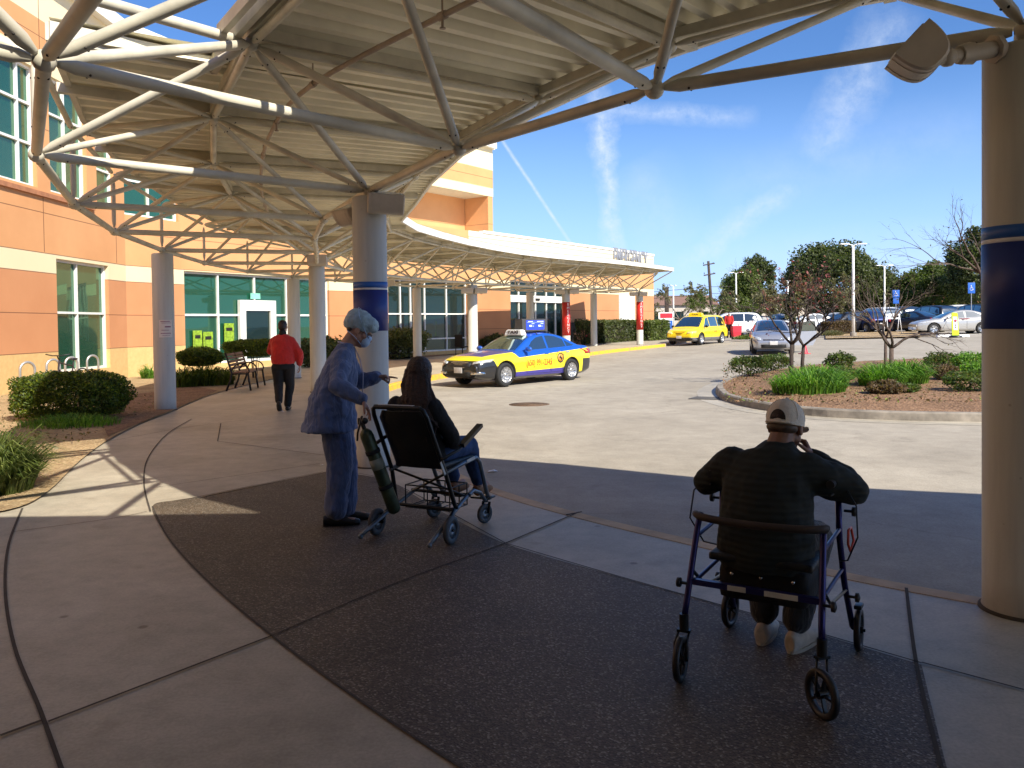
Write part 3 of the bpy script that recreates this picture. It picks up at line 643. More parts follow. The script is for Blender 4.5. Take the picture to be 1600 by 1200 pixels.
Nr = {-3: (7.4, 2.1), -2: (4.95, 2.95), -1: (2.75, 4.42), 0: (.95, 5.45), 1: (-.44, 7.2), 2: (-1.60, 9.4), 3: (-2.65, 11.8), 4: (-3.4, 14.4), 5: (-4.0, 17.1), 6: (-4.7, 20.1), 7: (-4.55, 22.6), 8: (-4.0, 25.0), 9: (-3.3, 27.4), 10: (-2.45, 29.7), 11: (-1.5, 31.85), 12: (-.3, 34.0), 13: (1.0, 36.2), 14: (2.45, 38.4), 15: (3.7, 40.6), 16: (4.95, 43.0), 17: (6.2, 45.5), 18: (7.35, 48.0)}
cn_lo = 3.12; cn_up = 4.02; cn_dk = 4.17
def V3(p, z): return Vector((p[0], p[1], z+g(p[0], p[1])))
idx = range(-3, 19)
def nrm_at(i):
    a = Vector(Nr[max(i-1, -3)]); b = Vector(Nr[min(i+1, 18)]); t = (b-a).normalized(); return Vector((t.y, -t.x))
EG = {i: Vector(Nr[i])+nrm_at(i)*2.05 for i in idx}
EL = {i: Vector(Lr[i])+nrm_at(i)*(0.12 if 1 < i < 7 else -.15) for i in idx}
Ln_ = {i: V3(Lr[i], cn_lo) for i in idx}; Nn = {i: V3(Nr[i], cn_lo) for i in idx}
Un = {}; Vn = {}; Tn = {i: V3(Lr[i], cn_up) for i in idx}
for i in range(-3, 18):
    c = (Vector(Lr[i])+Vector(Lr[i+1])+Vector(Nr[i])+Vector(Nr[i+1]))/4; Un[i] = V3(c, cn_up)
    m_ = (Vector(Nr[i])+Vector(Nr[i+1]))/2+(nrm_at(i)+nrm_at(i+1))/2*1.55; Vn[i] = V3(m_, cn_up)
canopy = thing('canopy', (0, 20, 0), 0, 'long curved cream space-frame canopy of tubes and balls carrying corrugated roofing over the walk', 'canopy')
tubes = []; M_bolt = mat('bolt_hole', (.03, .025, .02), .8)
def tb(a, b, r): tubes.append((a, b, r))
CH, WB = 0.043, 0.032
for i in range(-3, 19):
    tb(Ln_[i], Nn[i], CH)
    if i < 18: tb(Ln_[i], Ln_[i+1], CH); tb(Nn[i], Nn[i+1], CH)
    if i >= 2: tb(Ln_[i], Tn[i], WB)
    if i >= 2 and i < 18: tb(Tn[i], Tn[i+1], WB)
for i in range(-3, 18):
    for q in (Ln_[i], Ln_[i+1], Nn[i], Nn[i+1]): tb(Un[i], q, WB if i != 0 and i != 1 else .04)
    tb(Vn[i], Nn[i], WB); tb(Vn[i], Nn[i+1], WB); tb(Un[i], Vn[i], CH*.9)
    if i < 17: tb(Un[i], Un[i+1], CH*.9); tb(Vn[i], Vn[i+1], WB)
    if i >= 2: tb(Tn[i], Un[i], WB); tb(Tn[i+1], Un[i], WB)
# frame going off over the lawn on the near left
X1 = Vector((-4.9, 3.9, cn_up)); X2 = Vector((-4.9, 2.2, cn_lo)); X3 = Vector((-3.2, .6, cn_lo)); X4 = Vector((-3.1, 3.0, cn_up))
for a, b in ((Ln_[1], X1), (Ln_[1], X2), (Ln_[1], X4), (Ln_[0], X4), (Ln_[0], X3), (X2, X3), (X1, X2), (X4, X2), (X4, X3), (X1, X4), (X1, Un[1])): tb(a, b, .045)
# end frame beyond the last column
tb(Nn[18], V3(EG[18], cn_dk-.02), WB)
def imp(t):
    c = (t[0]+t[1])/2; d = max(.8, (c-Vector((0, 0, 1.6))).length); ln = (t[1]-t[0]).length
    vis = 1.0 if c.y > 1.5 else 0.02
    return ln*t[2]/d**2*vis
tubes.sort(key=imp, reverse=True)
def one_tube(mb, a, b, r, n):
    d = (b-a).normalized(); e = .07
    a2, b2 = a+d*e, b-d*e; k = d*.10
    mb.path([a2, a2+k*.15, a2+k, b2-k, b2-k*.15, b2], [r*.45, r*.55, r, r, r*.55, r*.45], n)
for a, b, r in tubes[:100]:
    mb = MB(); one_tube(mb, a, b, r, 12); mb.cur = 1; d = (b-a).normalized(); sd_ = d.cross(Vector((0, 0, 1))); sd_ = sd_.normalized() if sd_.length > .1 else Vector((1, 0, 0))
    dn = d.cross(sd_).normalized(); dn = dn if dn.z < 0 else -dn
    for e_, q in ((a, d), (b, -d)): c_ = e_+q*.24; mb.ball(c_+(dn*.8+sd_*.6).normalized()*r*.96, .009, 6); mb.ball(c_+(dn*.8-sd_*.6).normalized()*r*.96, .009, 6)
    mb.build('truss_tube', [M_steel, M_bolt], canopy, world=True)
mb = MB()
for a, b, r in tubes[100:]: one_tube(mb, a, b, r, 7)
tag(mb.build('distant_truss_tubes', M_steel, canopy, world=True), kind='stuff')
nodes = sorted([p for d in (Ln_, Nn, Un, Vn) for p in d.values()]+[X1, X2, X3, X4], key=lambda p: (p-Vector((0, 2, 1.6))).length)
for p in nodes[:72]:
    mb = MB(); mb.ball(p, .066, 14); mb.tube(p+Vector((0, 0, .03)), p+Vector((0, 0, .12)), .03, n=8) if p.z > 3.9 else None
    mb.build('ball_node', M_steel, canopy, world=True)
# roof deck, bay by bay, corrugations running across the band
def deck_bay(A0, A1, B0, B1, nm='roof_deck', pitch=0.29):
    """A0-A1 outer edge, B0-B1 inner edge"""
    w0 = ((A1-A0).length+(B1-B0).length)/2; k = max(2, int(w0/pitch)); mb = MB(); us = []
    for j in range(k):
        for f_, h in ((0, 0), (.30, 0), (.42, 1), (.88, 1)): us.append(((j+f_)/k, h))
    us.append((1.0, 0)); vs = []
    for u_, h in us:
        a = A0.lerp(A1, u_); b = B0.lerp(B1, u_)
        for v_ in (0, .5, 1):
            q = a.lerp(b, v_); vs.append((q.x, q.y, cn_dk+g(q.x, q.y)+h*.10))
    m_ = len(us); top = [(x, y, z+.035) for x, y, z in vs]
    fs = [(i*3+j, i*3+j+1, (i+1)*3+j+1, (i+1)*3+j) for i in range(m_-1) for j in range(2)]
    mb.add(vs, fs); mb.add([v for v in vs], []) 
    # flat weather skin above the corrugated sheet
    hz = .16; P = [A0, B0, B1, A1]; mb.add([(p.x, p.y, cn_dk+g(p.x, p.y)+hz) for p in P], [(0, 1, 2, 3)])
    for a, b in ((A0, B0), (B1, A1)):
        za = cn_dk+g(a.x, a.y); zb = cn_dk+g(b.x, b.y)
    return mb.build(nm, M_deck, canopy, world=True)
W2 = lambda v: Vector((v[0], v[1]))
for i in range(-3, 18):
    if i >= 2: a0, a1 = EL[i], EL[i+1]
    else:
        uu = {j: W2(Un[j])-nrm_at(j)*.15 for j in range(-3, 3)}
        a1 = (uu[i]+uu[i+1])/2 if i+1 < 3 else uu[2]
        a0 = (uu[i]+uu[max(i-1, -3)])/2
        if i == -3: a0 = uu[-3]+(uu[-3]-uu[-2])*.5
    deck_bay(a0, a1, EG[i], EG[i+1])
# fascia angle along the drive edge and gutter edge on the wall side
mb = MB()
for i in range(-3, 18):
    a, b = V3(EG[i], cn_dk+.045), V3(EG[i+1], cn_dk+.045); mb.bar(a, b, .05, .19)
mb.build('fascia', M_fas, canopy, world=True); mb = MB()
for i in range(2, 18):
    a, b = V3(EL[i], cn_dk+.04), V3(EL[i+1], cn_dk+.04); mb.bar(a, b, .06, .16)
mb.bar(V3(EL[18], cn_dk+.04), V3(EG[18], cn_dk+.04), .05, .18)
mb.bar(V3(EL[2], cn_dk+.04), V3((uu[1]+uu[2])/2, cn_dk+.04), .05, .17)
for i in range(-2, 2):
    a0 = (uu[i]+uu[i-1])/2; a1 = (uu[i]+uu[i+1])/2; mb.bar(V3(a0, cn_dk+.04), V3(a1, cn_dk+.04), .06, .17)
mb.build('edge_trim', M_steel, canopy, world=True)
# purlins
for i in range(-3, 18):
    mb = MB(); zz = Vector((0, 0, .095)); mb.bar(Un[i]+zz, Vn[i]+zz+(Vn[i]-Un[i]).normalized()*.40, .09, .10)
    if i >= 2: mb.bar(Tn[i].lerp(Tn[i+1], .5)+zz, Un[i]+zz, .09, .0995)
    mb.build('purlin', M_steel, canopy, world=True)
mb = MB()
for i in range(-3, 17):
    mb.bar(Un[i]+Vector((0, 0, .09)), Un[i+1]+Vector((0, 0, .09)), .09, .09); mb.bar(Vn[i]+Vector((0, 0, .09)), Vn[i+1]+Vector((0, 0, .09)), .07, .088)
d_ = (Un[1]-Un[0]).normalized(); u_ = Vector((-d_.y, d_.x, 0))
for q in (.14, .26): mb.bar(Un[0]+u_*q+Vector((0, 0, .06)), Un[1]+u_*q+Vector((0, 0, .06)), .055, .1)
mb.build('ring_beam', M_steel, canopy, world=True)
# sprinkler pipe slung under the deck
pts = [(1.6, 3.8), (.8, 4.9), (-.19, 6.0), (-1.9, 8.1), (-2.85, 10.0), (-3.7, 12.4), (-4.6, 15.5), (-5.3, 18.5)]
P = catmull([V3(p, cn_up-.07) for p in pts], 5); mb = MB(); mb.path(P, .024, 8)
for k in range(3, len(P)-1, 4):
    d = (P[k+1]-P[k]).normalized(); mb.tube(P[k]-d*.04, P[k]+d*.04, .034, n=8); mb.tube(P[k], P[k]+Vector((0, 0, .2)), .008, n=5)
    if k % 8 == 3: mb.tube(P[k], P[k]-Vector((0, 0, .09)), .012, n=6); mb.tube(P[k]-Vector((0, 0, .09)), P[k]-Vector((0, 0, .10)), .024, n=8)
tag(mb.build('sprinkler_pipe', mat('pipe_paint', (.42, .33, .25), .5)), 'long brown sprinkler pipe with heads slung under the corrugated canopy deck', 'pipe')
# solid roof behind the photographer (porch of the main doors), out of frame
mb = MB(); mb.prism([(-13.0, -14), (11.0, -14), (9.2, 1.6), (1.35, 2.95), (-13.0, 2.95)], 4.16, 4.5); porch = mb.build('porch_roof', M_deck)
tag(porch, 'flat cream porch roof over the main entrance behind the camera', 'roof')
mb = MB()
# ---- columns
M_bb = mat('blue_band_paint', (0.015, 0.035, 0.22), 0.45, var=0.08); M_bl = mat('light_blue_band', (0.02, 0.11, 0.42), 0.45, var=0.05); M_wl = mat('white_band_line', (0.75, 0.75, 0.75), .5)
M_red = mat('red_sign_paint', (0.55, 0.02, 0.015), 0.4, var=0.08)
def column(x, y, label, r=.192, band=None, top=3.05, cap=False):
    z = g(x, y); t = thing('canopy_column', (x, y, z), 0, label, 'column', 'round cream columns under the canopy')
    mb = MB(); mb.lathe([(r+.004, -.05), (r+.004, .02), (r, .03), (r, top-.02), (r-.02, top), (0, top)], n=40); mb.build('shaft', M_colp, t)
    mb = MB(); mb.lathe([(r+.022, .0), (r+.020, .009), (r+.003, .016)], n=40); mb.build('base_sealant', M_joint, t)
    mb = MB(); mb.tube((0, 0, top-.01), (0, 0, top+.07), .05); mb.build('bearing', M_steel, t)
    if band == 'blue':
        for nm, z0, z1, m in (('colour_band', 1.54, 2.0, M_bb), ('white_stripe', 2.0, 2.022, M_wl), ('colour_band', 2.022, 2.09, M_bl)):
            mb = MB(); mb.lathe([(r, z0), (r+.003, z0), (r+.003, z1), (r, z1)], n=48); mb.build(nm, m, t)
    if band == 'red':
        mb = MB(); mb.lathe([(r, .85), (r+.004, .85), (r+.004, 2.45), (r, 2.45)], n=40); rb = mb.build('colour_band', M_red, t)
        yaw = math.atan2(-y, -x)+R(30)
        for k, ch in enumerate('EMERGENCY'):
            a = yaw; zc_ = 2.33-k*.163
            M = frame3(Vector((-math.sin(a), math.cos(a), 0)), Vector((0, 0, 1)), Vector((math.cos(a), math.sin(a), 0)), Vector((math.cos(a)*(r+.005), math.sin(a)*(r+.005), zc_)))
            text_mesh('letter', ch, .18, M_wl, rb, M, .006)
    return t
column(2.78, 4.50, 'near cream column with a blue band filling the right edge of the picture', band='blue', r=.20)
column(-1.60, 9.42, 'cream column with a dark blue band rising behind the nurse', band='blue')
column(-6.8, 16.2, 'cream column with a paper notice standing at the edge of the planting bed', r=.2)
column(-4.72, 20.15, 'cream column behind the nurse, just right of the person in the red jacket')
column(-6.7, 25.5, 'narrow cream column before the glazed wall, behind the head of the person in red')
column(-3.95, 34.6, 'cream column standing before the middle of the dark window wall', r=.18)
column(-1.5, 31.85, 'sunlit cream column just left of the blue and yellow taxi')
column(.95, 42.6, 'cream column in front of the sliding entrance doors')
column(2.62, 39.9, 'column with a red EMERGENCY band beside the entrance doors', band='red')
column(4.75, 48.0, 'plain cream column between the two red-banded columns')
column(7.35, 47.6, 'column with a red EMERGENCY band at the far end of the canopy', band='red')
# ---- half-round uplights fixed to the column heads
M_lamp = mat('lamp_housing', (0.50, 0.44, 0.36), 0.45, var=0.06)
def half_lamp(loc, ax, face, r=.17, ln=.34, label='', arm=None, group='half-round canopy uplights'):
    """D-section housing: axis ax, flat glass side towards face"""
    ax = Vector(ax).normalized(); fc = Vector(face); fc = (fc-ax*fc.dot(ax)).normalized(); sd = ax.cross(fc)
    t = thing('floodlight', loc, 0, label, 'floodlight', group)
    prof = [(math.copysign(abs(math.cos(a))**.68, math.cos(a)), abs(math.sin(a))**.80) for a in [math.pi*k/18 for k in range(19)]]
    def ring(h, s=1.0): return [ax*h+sd*c*r*s-fc*sn*r*1.55*s+fc*0.05 for c, sn in prof]
    mb = MB(); mb.loft([ring(-ln/2, .93), ring(-ln/2+.012, 1), ring(ln/2-.012, 1), ring(ln/2, .93)], smooth=False); o = mb.build('housing', M_lamp, t); fix_normals(o)
    mb = MB(); mb.plate([ax*a+sd*b+fc*.052 for a, b in ((-ln/2+.03, -r+.03), (ln/2-.03, -r+.03), (ln/2-.03, r-.03), (-ln/2+.03, r-.03))], fc, .006); mb.build('lens', mat('lamp_lens', (.6, .6, .55), .2), t)
    mb = MB()
    for h in (-ln/2+.05, ln/2-.05): mb.path([ax*h+sd*c*(r+.002)-fc*sn*(r*1.55+.002)+fc*.05 for c, sn in prof], .0018, 5)
    mb.build('seam', M_lamp, t)
    if arm is not None:
        a = Vector(arm)-Vector(loc); st = -fc*r*.7+sd*0; mb = MB(); mb.tube(st, st.lerp(a, .45), .035); mb.ball(st.lerp(a, .28), .05); mb.tube(st.lerp(a, .45), st.lerp(a, .62), .05, .06, 8); mb.tube(st.lerp(a, .6), a, .045); mb.tube(st.lerp(a, .93), a, .075, n=8)
        mb.build('bracket', M_lamp, t)
    return t
pl = at(1428, 78, 4.35)
half_lamp(pl, (.16, .97, -.08), (-.72, .05, .69), .128, .20, 'half-round floodlight on a swivel arm fixed to the near right column', arm=(2.60, 4.44, pl.z+.03))
pl = at(603, 309, 9.2); half_lamp(pl, (.97, .2, -.05), (-.05, -.25, 1), .15, .40, 'half-round uplight fixed right of the blue-banded column behind the nurse', arm=(-1.5, 9.35, pl.z-.08))
pl = at(545, 330, 9.7); half_lamp(pl, (.75, -.65, 0), (-.25, -.3, .9), .14, .30, 'half-round uplight fixed left of the blue-banded column behind the nurse', arm=(-1.7, 9.5, pl.z))
pl = at(496, 402, 19.9); half_lamp(pl, (1, .1, 0), (0, 0, 1), .17, .46, 'box-like uplight capping the cream column right of the person in red', arm=(-4.7, 20.1, pl.z-.2))
for (px, py, Y), lab in (((730, 452, 31.6), 'small uplight left of the head of the sunlit column near the taxi'), ((752, 452, 31.6), 'small uplight right of the head of the sunlit column near the taxi'), ((875, 454, 39.7), 'small uplight left of the red-banded column at the doors'), ((897, 454, 39.7), 'small uplight right of the red-banded column at the doors'), ((990, 458, 47.4), 'small uplight left of the red-banded column at the canopy end'), ((1005, 458, 47.4), 'small uplight right of the red-banded column at the canopy end'), ((607, 440, 30.5), 'small uplight seen just right of the blue-banded column shaft')):
    pl = at(px, py, Y); half_lamp(pl, (1, 0, 0), (0, 0, 1), .14, .46, lab, arm=pl+Vector((.0, .1, -.12)))
# paper notice on the column by the bed
t = thing('notice', (-6.72, 16.0, 1.55), 0, 'white paper notice with small print taped to the column by the planting bed', 'notice')
mb = MB(); Mc = Vector((-6.8, 16.2, 0)); rings = []
for k in range(9):
    a = R(-92+k*9); rings.append([Vector((-6.8+.2035*math.cos(a), 16.2+.2035*math.sin(a), z)) for z in (1.42, 1.76)])
mb.add([q for r_ in rings for q in r_], [(2*k, 2*k+2, 2*k+3, 2*k+1) for k in range(8)]); mb.build('paper', mat('paper', (.75, .68, .62), .8, var=.05), t, world=True)
mb = MB(); 
for zz, a0, a1, h in ((1.73, -84, -34, .012), (1.70, -80, -30, .008), (1.625, -62, -30, .022), (1.56, -80, -40, .008), (1.50, -84, -30, .012), (1.46, -76, -36, .006)):
    P = [Vector((-6.8+.2045*math.cos(R(a)), 16.2+.2045*math.sin(R(a)), zz)) for a in np.linspace(a0, a1, 6)]
    for p, q in zip(P[:-1], P[1:]): mb.bar(p, q, .002, h)
mb.build('print', mat('print_ink', (.25, .05, .12), .7), t, world=True)
# ================================================================ vehicles
M_tyre = mat('tyre_rubber', (0.018, 0.018, 0.018), 0.8); M_rim = mat('alloy_rim', (0.62, 0.62, 0.62), 0.3, 0.8, var=0.05); M_rimd = mat('dark_alloy_rim', (0.12, 0.12, 0.12), 0.3, 0.8)
M_trimb = mat('black_trim', (0.018, 0.018, 0.02), 0.45, var=0.1); M_chrome = mat('chrome', (0.7, 0.7, 0.7), 0.15, 1.0, var=0.03)
M_cglass = glass_mat('car_glass', (0.012, 0.016, 0.018), 0.14); M_head = mat('headlight_glass', (0.65, 0.68, 0.70), 0.08, 0.3, var=0.2, scale=14, coat=1.0)
M_tail = mat('tail_light', (0.45, 0.01, 0.01), 0.15, coat=1.0); M_plate = mat('number_plate', (0.62, 0.60, 0.58), 0.5); M_amber = mat('amber_light', (.8, .3, .02), .2)
def paint(name, col, metal=0.0, rough=0.3): return mat(name, col, rough, metal, var=0.03, scale=1.5, coat=0.8)
def interp(P, x):
    if x <= P[0][0]: return P[0][1]
    for (a, b), (c, d) in zip(P[:-1], P[1:]):
        if x <= c: t = (x-a)/(c-a); return b+(d-b)*t
    return P[-1][1]
def smooth_interp(P, x):
    if x <= P[0][0]: return P[0][1]
    if x >= P[-1][0]: return P[-1][1]
    for i in range(len(P)-1):
        if x <= P[i+1][0]:
            x0, y0 = P[i]; x1, y1 = P[i+1]; h = x1-x0; t = (x-x0)/h
            m0 = (P[i+1][1]-P[i-1][1])/(P[i+1][0]-P[i-1][0]) if i > 0 else (y1-y0)/h
            m1 = (P[i+2][1]-y0)/(P[i+2][0]-x0) if i+2 < len(P) else (y1-y0)/h
            return (2*t**3-3*t*t+1)*y0+(t**3-2*t*t+t)*h*m0+(-2*t**3+3*t*t)*y1+(t**3-t*t)*h*m1
def wheel(parent, x, y, r, side, spokes=10, rm=None, steer=0.0):
    rm = rm or M_rim; w_ = .105; mb = MB()
    ax = Vector((math.sin(-steer), math.cos(steer), 0))
    mb.lathe([(r*.66, -w_), (r*.93, -w_), (r, -w_*.7), (r, w_*.7), (r*.93, w_), (r*.66, w_), (r*.66, w_*.5), (r*.66, -w_*.5)], (x, y, r), ax, 28, closed=True)
    tw = mb.build('wheel', M_tyre, parent); o = ax*side; c = Vector((x, y, r)); mb = MB()
    mb.lathe([(r*.67, w_*.98), (r*.62, w_*.9), (r*.60, -w_*.2), (0, -w_*.2)], c, o, 28)
    u, v = perp(o)
    for k in range(spokes):
        a = 2*math.pi*k/spokes; d = u*math.cos(a)+v*math.sin(a); t_ = u*-math.sin(a)+v*math.cos(a)
        for sgn in ((-1, 1) if spokes < 8 else (0,)):
            e = c+o*(w_*.78)+d*r*.62+t_*sgn*r*.12
            mb.bar(c+o*w_*.62+d*r*.1, e, r*(.11 if spokes < 8 else .09), r*.06, up=o)
    mb.lathe([(r*.16, w_*.55), (r*.15, w_*.8), (0, w_*.82)], c, o, 14)
    mb.build('rim', rm, tw)
def make_car(root, L, W, H, wb, wr, top, gh, pal, belt=None, plan=(.80, .86), mat_body=None, spokes=10, rim=None, zb=.20, sides=(), ws=None, rear=None, yb_=.86, tumble=.42, fo=None, shoulder=1.0, wheels=True, grille=None, lampz=None, pillar=True, open_door=False):
    """top: (x, z) of hood / belt / boot line; gh: (x, z) roof line from cowl to rear glass base. front is +x"""
    fo = fo if fo is not None else L/2-.93; ax_f, ax_r = L/2-fo if False else (L/2-fo), (L/2-fo-wb)
    def hw(x):
        t = x/(L/2); k = plan[0] if t > 0 else plan[1]; a = max(0, (abs(t)-.45)/.55); return W/2*(1-(1-k)*a**2.4)
    def zt(x): return smooth_interp(top, x)
    def zbot(x):
        a = max(0, (abs(x)-L*.36)/(L*.14)); return zb+.10*a**2
    sec0 = [(0, 0), (.84, 0), (.955, .10), (.99, .35), (1.0, .60), (.985, .80), (.945, .93), (.88, 1.0)]
    sec = [sec0[0]]
    for (a0, b0), (a1, b1) in zip(sec0[1:-1], sec0[2:]): sec += [(a0+(a1-a0)*q/3, b0+(b1-b0)*q/3) for q in range(3)]
    sec.append(sec0[-1])
    def ybody(x, z):
        f = (z-zbot(x))/(zt(x)-zbot(x)); prev = sec[1]
        for q in sec[2:]:
            if f <= q[1]: t = (f-prev[1])/(q[1]-prev[1]); return hw(x)*(prev[0]+(q[0]-prev[0])*t)
            prev = q
        return hw(x)*.86
    xs = sorted(set([round(v, 3) for v in np.linspace(-L/2, L/2, 45)]+[L/2-.03, L/2-.09, -L/2+.03, -L/2+.09])); rings = []
    for x in xs:
        e = min(1, (L/2-abs(x))/.10); e = .86+.14*math.sqrt(max(0, e)); h = hw(x)*(.93+.07*(e-.86)/.14); a = zbot(x); b = zt(x); dz = (1-e)*.5*(b-a)
        half = [(h*p, a+dz*.6+(b-a-1.3*dz)*q) for p, q in sec]+[(h*.62, b-dz*.7+.022*e), (h*.3, b-dz*.7+.036*e)]
        r_ = [Vector((x, y, z)) for y, z in half]+[Vector((x, 0, b-dz*.7+.042*e))]+[Vector((x, -y, z)) for y, z in reversed(half[1:])]
        rings.append(r_)
    mb = MB(); mb.loft(rings); body = mb.build('body', [pal, M_trimb], root); fix_normals(body)
    if wheels:
        ct = MB(); ct.cur = 1
        for x in (ax_f, ax_r): ct.tube((x, -W, wr), (x, W, wr), wr+.055, n=30)
        bm = bmesh.new(); bm.from_mesh(body.data); bmesh.ops.triangulate(bm, faces=bm.faces); bm.to_mesh(body.data); bm.free()
        co = ct.build('cutter', [pal, M_trimb], root); fix_normals(co)
        md = body.modifiers.new('b', 'BOOLEAN'); md.object = co; md.operation = 'DIFFERENCE'; md.solver = 'EXACT'
        bake(body); bpy.data.objects.remove(co)
        mb = MB(); mb.box(((ax_f+ax_r)/2, 0, wr+.12), (wb+1.3, W*.62, .36)); mb.build('underbody', M_trimb, root)
        for x in (ax_f, ax_r):
            for sd in (-1, 1): wheel(root, x, sd*(W/2-.125), wr, sd, spokes, rim)
            # wheel arch lips
    # greenhouse
    def rl(x): return smooth_interp(gh, x)
    zbelt = lambda x: zt(x)-.01
    x0, x1 = gh[0][0], gh[-1][0]
    def yg(x, z): return hw(x)*yb_-(z-zbelt(x))*tumble
    rings = []
    for x in np.linspace(x1, x0, 30):
        zr = max(rl(x), zbelt(x)+.004); zs = max(zbelt(x)+.002, zr-.05); yb = hw(x)*yb_; yt = yg(x, zs)
        half = [(yb, zbelt(x)-.03), (yb, zbelt(x)), (yt, zs), (yt-.035, zs+(zr-zs)*.6), (yt*.8, zr+.004), (yt*.4, zr+.022)]
        rings.append([Vector((x, y, z)) for y, z in half]+[Vector((x, 0, zr+.028))]+[Vector((x, -y, z)) for y, z in reversed(half)])
    mb = MB(); mb.loft(rings); cab = mb.build('roof', [pal], root); fix_normals(cab)
    # side windows: polygons (x, z) with z as fraction 0..1 between belt and roof
    for poly in sides:
        for sd in (-1, 1):
            mb = MB(); P = []
            for k in range(len(poly)):
                (xa, fa), (xb, fb) = poly[k], poly[(k+1) % len(poly)]
                for q in range(5):
                    t = q/5; x = xa+(xb-xa)*t; f = fa+(fb-fa)*t; z0_ = zbelt(x)+.02; z1_ = rl(x)-.065; z = z0_+(z1_-z0_)*f
                    P.append(Vector((x, sd*(yg(x, z)+.003), z)))
            cc = sum(P, Vector())/len(P); n = len(P); cc.y = sd*(yg(cc.x, cc.z)+.004)
            mb.add(P+[cc], [(k, (k+1) % n, n) for k in range(n)], True); o = mb.build('side_window', M_cglass, root); 
    def topglass(xa, xb, name, inset=.06):
        mb = MB(); rows = []
        for x in np.linspace(xa, xb, 8):
            zr = rl(x); zs = max(zbelt(x)+.002, zr-.05); yt = yg(x, zs)-.035-inset; row = []
            for t in np.linspace(-1, 1, 9):
                yy = yt*t; yf = abs(yy)/max(.01, (yt+inset)); z = zr+(.028-.024*min(1, yf/.8)**1.6 if yf < .8 else .004-(yf-.8)/.2*.02)
                row.append(Vector((x, yy, z+.006)))
            rows.append(row)
        mb.loft(rows, caps=False, closed=False); o = mb.build(name, M_cglass, root); return o
    if ws: topglass(ws[0], ws[1], 'windscreen')
    if rear: topglass(rear[0], rear[1], 'rear_window')
    return dict(hw=hw, zt=zt, zbot=zbot, ybody=ybody, rl=rl, yg=yg, zbelt=zbelt, body=body, axf=ax_f, axr=ax_r)
def seams(root, C, lines, r=.004, sides=(-1, 1), m=None):
    for sd in sides:
        mb = MB()
        for ln in lines:
            P = []
            for (xa, za), (xb, zb_) in zip(ln[:-1], ln[1:]):
                for q in range(6): t = q/6; x, z = xa+(xb-xa)*t, za+(zb_-za)*t; P.append(Vector((x, sd*(C['ybody'](x, z)+.001), z)))
            x, z = ln[-1]; P.append(Vector((x, sd*(C['ybody'](x, z)+.001), z))); mb.path(P, r, 5)
        mb.build('door_seam', m or M_trimb, root)
def handles(root, C, pts, m, sides=(-1, 1)):
    for sd in sides:
        for x, z in pts:
            mb = MB(); y = sd*(C['ybody'](x, z)+.012); mb.box((x, y, z), (.16, .025, .028), bev=.008); mb.build('door_handle', m, root)
def mirrors(root, C, x, z, m):
    for sd in (-1, 1):
        mb = MB(); y = sd*(C['hw'](x)+.07); mb.ball((x, y, z), (.07, .12, .075), 12); mb.tube((x, y, z), (x+.03, sd*(C['hw'](x)*.86), z-.05), .02, n=6); mb.build('wing_mirror', m, root)
def face_patch(root, name, C, L, sgn, ys, zs, m, push=.012, n=6, xo=0.0):
    """patch wrapped on nose (sgn=+1) or tail between y and z ranges"""
    def xf(y, z):
        # nose surface: shrink plan by rounding
        lo, hi = 0.0, L/2
        for _ in range(18):
            mid = (lo+hi)/2
            if C['ybody'](sgn*mid, min(z, C['zt'](sgn*mid)-.001)) > abs(y) and C['zt'](sgn*mid) > z: lo = mid
            else: hi = mid
        return sgn*(lo+push+xo)
    mb = MB(); rows = []
    for a in np.linspace(0, 1, n):
        y = ys[0]+(ys[1]-ys[0])*a; z0_ = zs[0][0]+(zs[1][0]-zs[0][0])*a; z1_ = zs[0][1]+(zs[1][1]-zs[0][1])*a
        rows.append([Vector((xf(y, z0_+(z1_-z0_)*t), y, z0_+(z1_-z0_)*t)) for t in np.linspace(0, 1, 4)])
    mb.loft(rows, caps=False, closed=False)
    o = mb.build(name, m, root); sm = o.modifiers.new('s', 'SOLIDIFY'); sm.thickness = .012; sm.offset = 0; return o
def plate_txt(root, x, z, txt, sgn=1, m=None):
    mb = MB(); mb.box((x, 0, z), (.012, .32, .155), bev=.004); pl = mb.build('number_plate', m or M_plate, root)
    if txt: text_mesh('plate_text', txt, .085, mat('plate_ink', (.25, .05, .06), .6), pl, frame3(Vector((0, sgn, 0)), Vector((0, 0, 1)), Vector((sgn, 0, 0)), Vector((x+sgn*.0075, 0, z))), .001)
